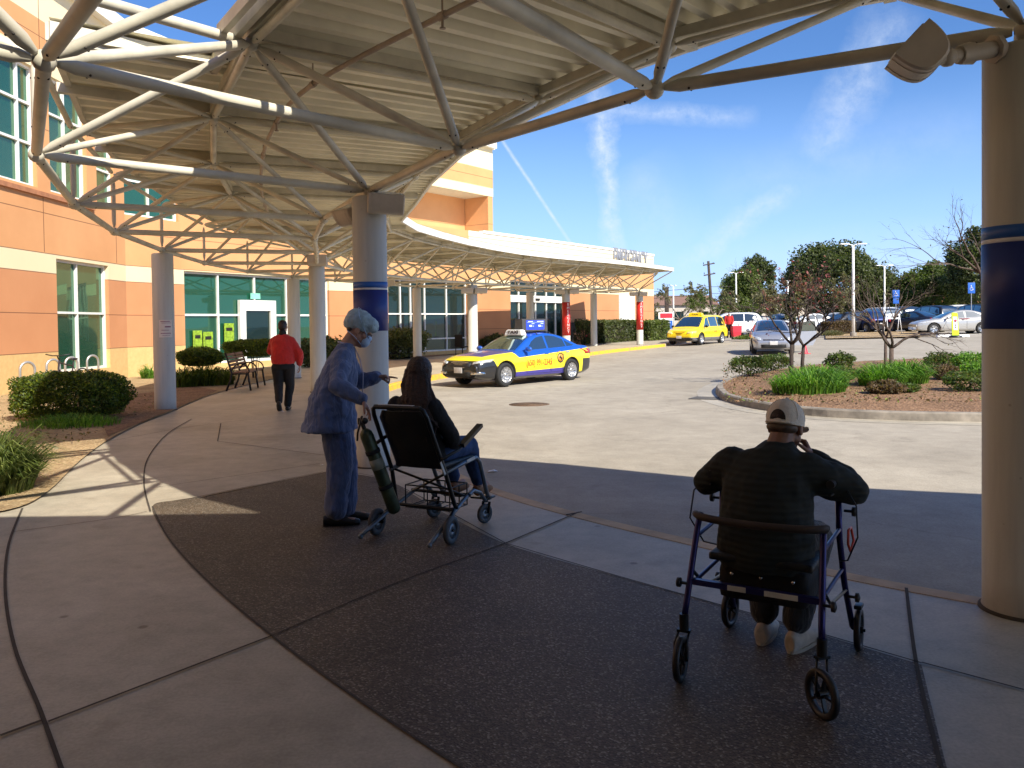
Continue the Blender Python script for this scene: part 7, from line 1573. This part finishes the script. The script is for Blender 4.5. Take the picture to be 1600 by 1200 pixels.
# local x along the length, y = back direction is -y (faces +y rotated)
for k, (z, y) in enumerate(((.46, .18), (.465, .09), (.46, .0), (.455, -.09), (.45, -.17))):
    mb = MB(); mb.box((0, y, z), (1.88, .075, .03), bev=.006); mb.build('seat_slat', M_bslat, bt)
for k in range(5):
    z = .56+k*.085; y = -.22-k*.028; mb = MB(); mb.box((0, y, z), (1.88, .025, .07), Matrix.Rotation(R(16), 3, 'X'), bev=.006); mb.build('back_slat', M_bslat, bt)
for x in (-.93, 0, .93):
    mb = MB(); mb.path([(x, .26, 0), (x, .22, .25), (x, .20, .43)], .025, 6); mb.path([(x, -.34, 0), (x, -.24, .25), (x, -.20, .45), (x, -.35, .96)], .025, 6); mb.path([(x, .22, .425), (x, -.2, .425)], .02, 6)
    mb.path([(x, .21, .44)]+[(x, .02+.21*math.cos(a), .47+.21*math.sin(a)) for a in np.linspace(.1, 2.9, 9)], .018, 6); mb.build('iron_frame', M_bfr, bt)
# bicycle racks and bicycle
for (px, Y, X), lab in (((38, 18.7, -10.95), 'inverted U bike rack standing alone, farthest from the bicycle'), ((74, 20.2, -11.2), 'inverted U bike rack at the handlebar of the bicycle'), ((105, 21.6, -11.5), 'inverted U bike rack at the middle of the bicycle'), ((135, 22.9, -11.6), 'inverted U bike rack at the saddle of the bicycle')):
    t = thing('bike_rack', (X, Y, g(X, Y)+.02), R(62), lab, 'bike rack', 'inverted U bike racks along the wall'); mb = MB()
    mb.path([(-.17, 0, -.02), (-.17, 0, .66)]+[(-.17*math.cos(a), 0, .68+.17*math.sin(a)) for a in np.linspace(.2, math.pi-.2, 9)]+[(.17, 0, .66), (.17, 0, -.02)], .030, 10); mb.build('hoop', M_gal, t)
    for s_ in (-1, 1):
        mb = MB(); mb.lathe([(.07, 0), (.07, .012), (.03, .014)], (s_*.17, 0, 0), n=16); mb.build('flange', M_gal, t)
bk = thing('bicycle', (-10.05, 18.75, .02), R(86), 'dark bicycle leaning at the bike racks under the window', 'bicycle')   # +x local = along wall, front towards -x
M_bike = mat('bicycle_frame_paint', (.04, .03, .035), .3, .3)
for x in (-.52, .52):
    mb = MB(); mb.path([(x+.33*math.cos(a), 0, .34+.33*math.sin(a)) for a in np.linspace(0, 2*math.pi, 33)[:-1]], .016, 6, closed=True); w_ = mb.build('wheel', M_tyre, bk)
    mb = MB()
    for k in range(16): a = 2*math.pi*k/16; mb.tube((x, 0, .34), (x+.32*math.cos(a), 0, .34+.32*math.sin(a)), .0025, n=4)
    mb.tube((x, -.04, .34), (x, .04, .34), .02, n=8); mb.build('spokes', M_gal, w_)
mb = MB(); BB = Vector((.06, 0, .30)); ST = Vector((.20, 0, .82)); HT = Vector((-.34, 0, .84)); RA = Vector((.52, 0, .34)); FA = Vector((-.52, 0, .34)); H2 = Vector((-.37, 0, .70))
for a, b, r_ in ((BB, ST, .016), (ST.lerp(BB, .15), HT, .016), (BB, H2, .019), (BB, RA, .010), (ST.lerp(BB, .15), RA, .009), (HT+Vector((.02, 0, .08)), H2, .02), (H2, FA, .013)): mb.tube(a, b, r_, n=8)
mb.build('frame', M_bike, bk)
mb = MB(); mb.ball((.22, 0, .90), (.13, .06, .03), 10); mb.tube(ST, (.215, 0, .88), .013, n=6); mb.build('saddle', M_trimb, bk)
mb = MB(); mb.path([(-.36, 0, .92), (-.40, 0, 1.0), (-.42, .0, 1.0)], .013, 6); mb.path([(-.36, -.29, 1.03), (-.42, -.1, 1.0), (-.42, .1, 1.0), (-.36, .29, 1.03)], .013, 6); mb.build('handlebar', M_trimb, bk)
mb = MB(); mb.lathe([(.09, -.004), (.09, .004), (.0, .006)], BB, (0, 1, 0), 16); mb.tube(BB+Vector((0, -.07, 0)), BB+Vector((.1, -.07, -.13)), .010, n=6); mb.tube(BB+Vector((0, .07, 0)), BB+Vector((-.1, .07, .13)), .010, n=6); mb.build('crankset', M_gal, bk)
# lamp posts
def lamp_post(px, ybase, ytop, Y, label, arms=1.0, r=.09):
    p = at(px, ytop, Y); X = p.x; z0 = g(X, Y)-.12; h = p.z-z0; t = thing('lamp_post', (X, Y, z0), 0, label, 'lamp post', 'white car park lamp posts')
    mb = MB(); mb.path([(0, 0, 0), (0, 0, h*.5), (0, 0, h)], [r, r*.85, r*.7], 12); mb.build('pole', M_wpole, t); mb = MB(); mb.lathe([(r*2, 0), (r*2, .25), (r*1.7, .28), (0, .28)], n=16); mb.build('footing', M_kerbi, t)
    for s_ in (-1, 1):
        mb = MB(); mb.path([(0, 0, h-.02), (s_*.25*arms, -.02, h+.06)], .03, 6); ar = mb.build('arm', M_wpole, t)
        mb = MB(); mb.loft([[Vector((s_*x*arms, y*w_, h+.05+z)) for y, z in ((-.14, 0), (.14, 0), (.12, .05), (-.12, .05))] for x, w_, in ((.2, .6), (.3, 1), (.62, 1), (.68, .7))], smooth=False); hd_ = mb.build('lamp_head', M_wpole, t); fix_normals(hd_)
    return t
lamp_post(1333, 522, 383, 51.5, 'tall white double-headed lamp post standing on the verge left of the bare forked tree', 1.2, .10)
lamp_post(1382, 495, 416, 72, 'white double-headed lamp post beside the dark chimney stack', 1.1)
lamp_post(1150, 500, 427, 78, 'white double-headed lamp post above the navy car, right of the utility pole', 1.0)
lamp_post(1052, 500, 447, 84, 'distant white lamp post just right of the canopy tip', .5)
lamp_post(1231, 500, 440, 76, 'white lamp post half hidden in the large evergreen', .3)
# utility pole with cross-arms, wires
p = at(1107, 408, 86); zb_ = g(p.x, 86); up = thing('utility_pole', (p.x+.4, 86, zb_), 0, 'dark leaning timber utility pole with cross-arms', 'utility pole'); H_ = p.z-zb_
mb = MB(); mb.path([(0, 0, 0), (-.42, 0, H_)], [.19, .13], 8); mb.build('pole', M_wood, up)
for f, wd in ((.95, 1.4), (.80, 1.4)):
    mb = MB(); c = Vector((-.42*f, -.15, H_*f)); mb.bar(c+Vector((-wd*.45, -.2, -.1)), c+Vector((wd*.45, .2, .12)), .10, .12); mb.build('crossarm', M_wood, up)
mb = MB()
for k in (-.5, .5): mb.tube((-.42+k, 0, H_*.95+.05), (-.42+k, 0, H_*.95+.22), .04, n=6); mb.tube((-.35+k, 0, H_*.8+.05), (-.35+k, 0, H_*.8+.22), .04, n=6)
mb.build('insulators', M_trimb, up)
for k, (z0_, z1_, lab) in enumerate(((H_*.62, 5.6, 'upper black overhead cable crossing the sky behind the lamp posts'), (H_*.52, 5.0, 'lower black overhead cable crossing the sky behind the lamp posts'))):
    P0 = Vector((p.x-30, 96, zb_+z0_-.2)); P1 = Vector((p.x, 86, zb_+z0_)); P2_ = Vector((p.x+45, 100, zb_+z1_+1.0)); pts = []
    for a, b in ((P0, P1), (P1, P2_)): pts += [a.lerp(b, t)-Vector((0, 0, 2.4*t*(1-t))) for t in np.linspace(0, 1, 12)]
    mb = MB(); mb.path(pts, .022, 4); tag(mb.build('overhead_cable', M_trimb), lab, 'cable', 'overhead cables')
p = at(1049, 455, 88); t = thing('timber_post', (p.x-.5, 88, g(p.x, 88)), 0, 'dark square post left of the distant lamp post', 'post'); mb = MB(); mb.box((0, 0, (p.z-.5)/2), (.4, .3, p.z-.5), bev=.02); mb.build('shaft', M_wood, t); mb = MB(); mb.box((0, 0, p.z-.42), (.5, .4, .12)); mb.build('cap', M_wood, t)
# chimney stack far away
p = at(1377, 426, 92); t = thing('chimney_stack', (p.x, 92, 0), 0, 'dark square chimney stack rising behind the second lamp post', 'chimney'); mb = MB(); mb.box((0, 0, p.z/2), (.62, .62, p.z)); mb.build('shaft', mat('dark_brick_stack', (.085, .075, .085), .9, var=.1), t); mb = MB(); mb.box((0, 0, p.z+.05), (.70, .70, .1)); mb.build('cap', M_trimb, t)
# low distant buildings
def low_house(px, Y, w_, h, label, wm, rm):
    X = pxX(px, Y); t = thing('house', (X, Y, g(X, Y)-.2), 0, label, 'house'); mb = MB(); mb.box((0, 0, h/2), (w_, 6, h)); mb.build('wall', wm, t)
    mb = MB(); mb.add([(-w_/2-.3, -3.3, h), (w_/2+.3, -3.3, h), (w_/2+.3, 3.3, h), (-w_/2-.3, 3.3, h), (-w_/2, 0, h+1.2), (w_/2, 0, h+1.2)], [(0, 1, 5, 4), (2, 3, 4, 5), (0, 4, 3), (1, 2, 5), (0, 3, 2, 1)]); mb.build('roof', rm, t)
    for k in range(3): mb = MB(); mb.box((-w_*.32+k*w_*.32, -3.02, h*.55), (w_*.14, .06, h*.35)); mb.build('window', M_wind, t)
hw_ = mat('house_render', (.55, .50, .44), .8); hr_ = mat('house_roof', (.22, .13, .10), .9)
low_house(1052, 100, 9, 2.8, 'low pale house seen over the front of the yellow minivan', hw_, hr_); low_house(1215, 108, 12, 2.6, 'low pale house beyond the silver sedan', hw_, hr_); low_house(1400, 106, 9, 2.6, 'low pale house beyond the blue accessible parking sign', hw_, hr_); low_house(1500, 102, 8, 3.0, 'low brick coloured house near the near column', mat('terracotta_render', (.45, .18, .09), .8), hr_)
# signs
M_sb = mat('sign_blue', (.02, .12, .50), .4, var=.03); M_sw = mat('sign_white', (.78, .78, .78), .5, var=.03); M_sr = mat('sign_red', (.6, .03, .05), .4, var=.05)
p = at(1040, 495, 57); t = thing('direction_sign', (p.x, 57, g(p.x, 57)-.1), 0, 'white post sign with red and blue panels at the corner of the wing', 'sign')
s1 = 57/F_PX; mb = MB(); mb.box((0, 0, .95), (1.0, .12, 1.9), bev=.02); mb.build('panel', M_sw, t)
for nm, c, sz, m in (('red_field', 1.68, .32, M_sr), ('blue_field', .95, .80, M_sb)): mb = MB(); mb.box((.04, -.065, c), (.84, .02, sz)); mb.build(nm, m, t)
mb = MB()
for k in range(3): mb.box((.04, -.078, 1.2-.22*k), (.55, .006, .05))
mb.build('print', M_sw, t)
def access_sign(px, py, Y, label, h=.55, two=True):
    p = at(px, py, Y); z0 = g(p.x, Y)-.15; t = thing('parking_sign', (p.x, Y, z0), 0, label, 'sign', 'blue accessible parking signs'); top = p.z-z0
    mb = MB(); mb.tube((0, .03, 0), (0, .03, top), .03, n=8); mb.build('post', M_gal, t); mb = MB(); mb.box((0, 0, top), (.5, .015, h), bev=.006); pn_ = mb.build('panel', M_sb, t)
    mb = MB(); q = Vector((0, -.012, top)); mb.ball(q+Vector((-.03, 0, .16)), (.035, .004, .035), 8); mb.path([q+Vector(v) for v in ((-.03, 0, .11), (-.03, 0, .0), (.07, 0, .0), (.11, 0, -.12), (.15, 0, -.12))], .016, 5); mb.path([q+Vector((-.02+.10*math.cos(a), 0, -.07+.10*math.sin(a))) for a in np.linspace(2.2, 5.9, 10)], .014, 5); mb.path([q+Vector((-.03, 0, .06)), q+Vector((.05, 0, .06))], .014, 5); mb.build('wheelchair_symbol', M_sw, pn_)
    if two: mb = MB(); mb.box((0, 0, top-h*.95), (.42, .014, .38), bev=.005); mb.build('lower_panel', M_sb, t)
access_sign(1400, 459, 60, 'blue accessible parking sign with wheelchair symbol standing between the parked cars'); access_sign(1518, 450, 58, 'blue accessible parking sign with wheelchair symbol beside the near column', .75, False)
# small white barrier board
p = at(1395, 494, 54); t = thing('barrier', (p.x, 54, g(p.x, 54)-.15), 0, 'low white folding barrier in front of the dark sport utility car', 'barrier'); hh = p.z-(g(p.x, 54)-.15)
for s_ in (-1, 1): mb = MB(); mb.path([(s_*.45-.16, 0, 0), (s_*.42, 0, hh+.14)], .025, 5); mb.path([(s_*.45+.16, 0, 0), (s_*.42, 0, hh+.14)], .025, 5); mb.build('leg', M_sw, t)
for z in (hh-.14, hh+.1): mb = MB(); mb.box((0, 0, z), (.95, .03, .10)); mb.build('board', M_sw, t)
# lime paddle sign on weighted base
p = gp(1484, 527, -.15); t = thing('paddle_sign', (p.x, p.y-.6, g(p.x, p.y)-.15), 0, 'lime green pedestrian paddle sign on a weighted base in front of the pale grey sedan', 'sign')
M_lime = mat('lime_sign', (.55, .80, .02), .5, var=.03)
mb = MB(); mb.plate([(x-.30, .0, z) for x, z in ((.12, .12), (.50, .10), (.43, 1.30), (.38, 1.36), (.14, 1.38), (.09, 1.33))], (0, 1, 0), .04); mb.build('panel', M_lime, t)
mb = MB(); mb.plate([(x-.30, -.008, z) for x, z in ((.19, .42), (.43, .41), (.39, 1.15), (.15, 1.16))], (0, 1, 0), .006); ip = mb.build('inner_panel', M_sw, t)
mb = MB(); mb.lathe([(.0, 0), (.075, 0), (.075, .006), (0, .006)], (-.01, -.010, .93), (0, -1, 0), 8); mb.build('stop_symbol', M_sr, ip)
mb = MB(); mb.ball((.0, -.012, .74), (.022, .004, .022), 8); mb.path([(0, -.012, .71), (0, -.012, .60), (-.04, -.012, .50)], .010, 5); mb.path([(0, -.012, .60), (.04, -.012, .50)], .010, 5); mb.path([(-.05, -.012, .64), (0, -.012, .69), (.05, -.012, .65)], .008, 5); mb.build('walking_symbol', M_dkb, ip)
mb = MB(); mb.lathe([(.34, 0), (.34, .07), (.22, .12), (0, .12)], n=20); mb.build('base', M_trimb, t)
for k, (px, lab) in enumerate(((1478, 'pale concrete wheel stop just left of the lime paddle sign'), (1508, 'pale concrete wheel stop just right of the lime paddle sign'))):
    q = gp(px, 527, -.15); t = thing('wheel_stop', (q.x, q.y+.3, g(q.x, q.y)-.15), R(8), lab, 'wheel stop', 'concrete wheel stops'); mb = MB(); mb.box((0, 0, .07), (.8, .18, .14), bev=.03); mb.build('block', M_sw, t)
# red traffic cone under the open car door
q = gp(1257, 553, -.15); t = thing('traffic_cone', (q.x, q.y, g(q.x, q.y)-.15), 0, 'small red traffic cone on the drive under the open car door', 'cone'); mb = MB(); mb.lathe([(.15, .03), (.06, .36), (.035, .42), (0, .42)], n=18); mb.build('body', M_sr, t); mb = MB(); mb.box((0, 0, .015), (.40, .40, .03), bev=.01); mb.build('base', M_sr, t)
# person with red cart behind the minivan
far_person(pxX(1139, 53.5), 53.5, R(160), 'person in red top standing behind the yellow minivan beside a red cart', M_rj, M_blk, 1.6)
q = pxX(1150, 53.2); t = thing('cart', (q, 53.2, g(q, 53.2)-.1), R(10), 'red fabric cart beside the person behind the yellow minivan', 'cart'); mb = MB(); mb.loft([[Vector((x*s_, y*s_, z)) for x, y in ((-.30, -.2), (.30, -.2), (.30, .2), (-.30, .2))] for s_, z in ((.75, .18), (.95, .5), (1, .85), (1.02, .88))], smooth=False); o = mb.build('bag', M_sr, t); fix_normals(o)
mb = MB(); mb.path([(-.28, .2, .15), (-.3, .25, 1.0), (.3, .25, 1.0), (.28, .2, .15)], .018, 6); mb.build('handle', M_trimb, t)
for s_ in (-1, 1): mb = MB(); mb.lathe([(0, -.02), (.10, -.02), (.10, .02), (0, .02)], (s_*.22, .1, .10), (1, 0, 0), 14); mb.build('wheel', M_trimb, t)
# litter on the paving
for k, (px, py, s_) in enumerate(((440, 644, .05), (770, 738, .06), (503, 728, .02))):
    q = gp(px, py, 0 if k != 1 else -.15); mb = MB(); mb.plate([(q.x+dx*s_, q.y+dy*s_, q.z+.009+dz*s_) for dx, dy, dz in ((-1, -.4, 0), (.2, -.8, .3), (1, .1, 0), (.3, .7, .25), (-.8, .5, .1))], (0, 0, 1), .003); tag(mb.build('paper_scrap', M_sw), ('white paper scrap on the walk behind the person in red', 'pale paper scrap on the shaded drive beside the kerb', 'tiny white scrap on the walk left of the nurse')[k], 'litter')
# bench seen through the columns at the dark windows
t = thing('chair', (pxX(722, 38.5), 38.5, g(-2, 38.5)), R(-40), 'dark outdoor chair beside the sunlit column at the dark windows', 'chair')
mb = MB(); mb.box((0, 0, .45), (.5, .5, .05), bev=.02); mb.build('seat', M_blk, t); mb = MB(); mb.box((0, -.24, .75), (.5, .04, .55), bev=.02); mb.build('backrest', M_blk, t)
for a in (-.22, .22):
    for b in (-.22, .22): mb = MB(); mb.tube((a, b, 0), (a, b, .44), .018, n=6); mb.build('leg', M_blk, t)
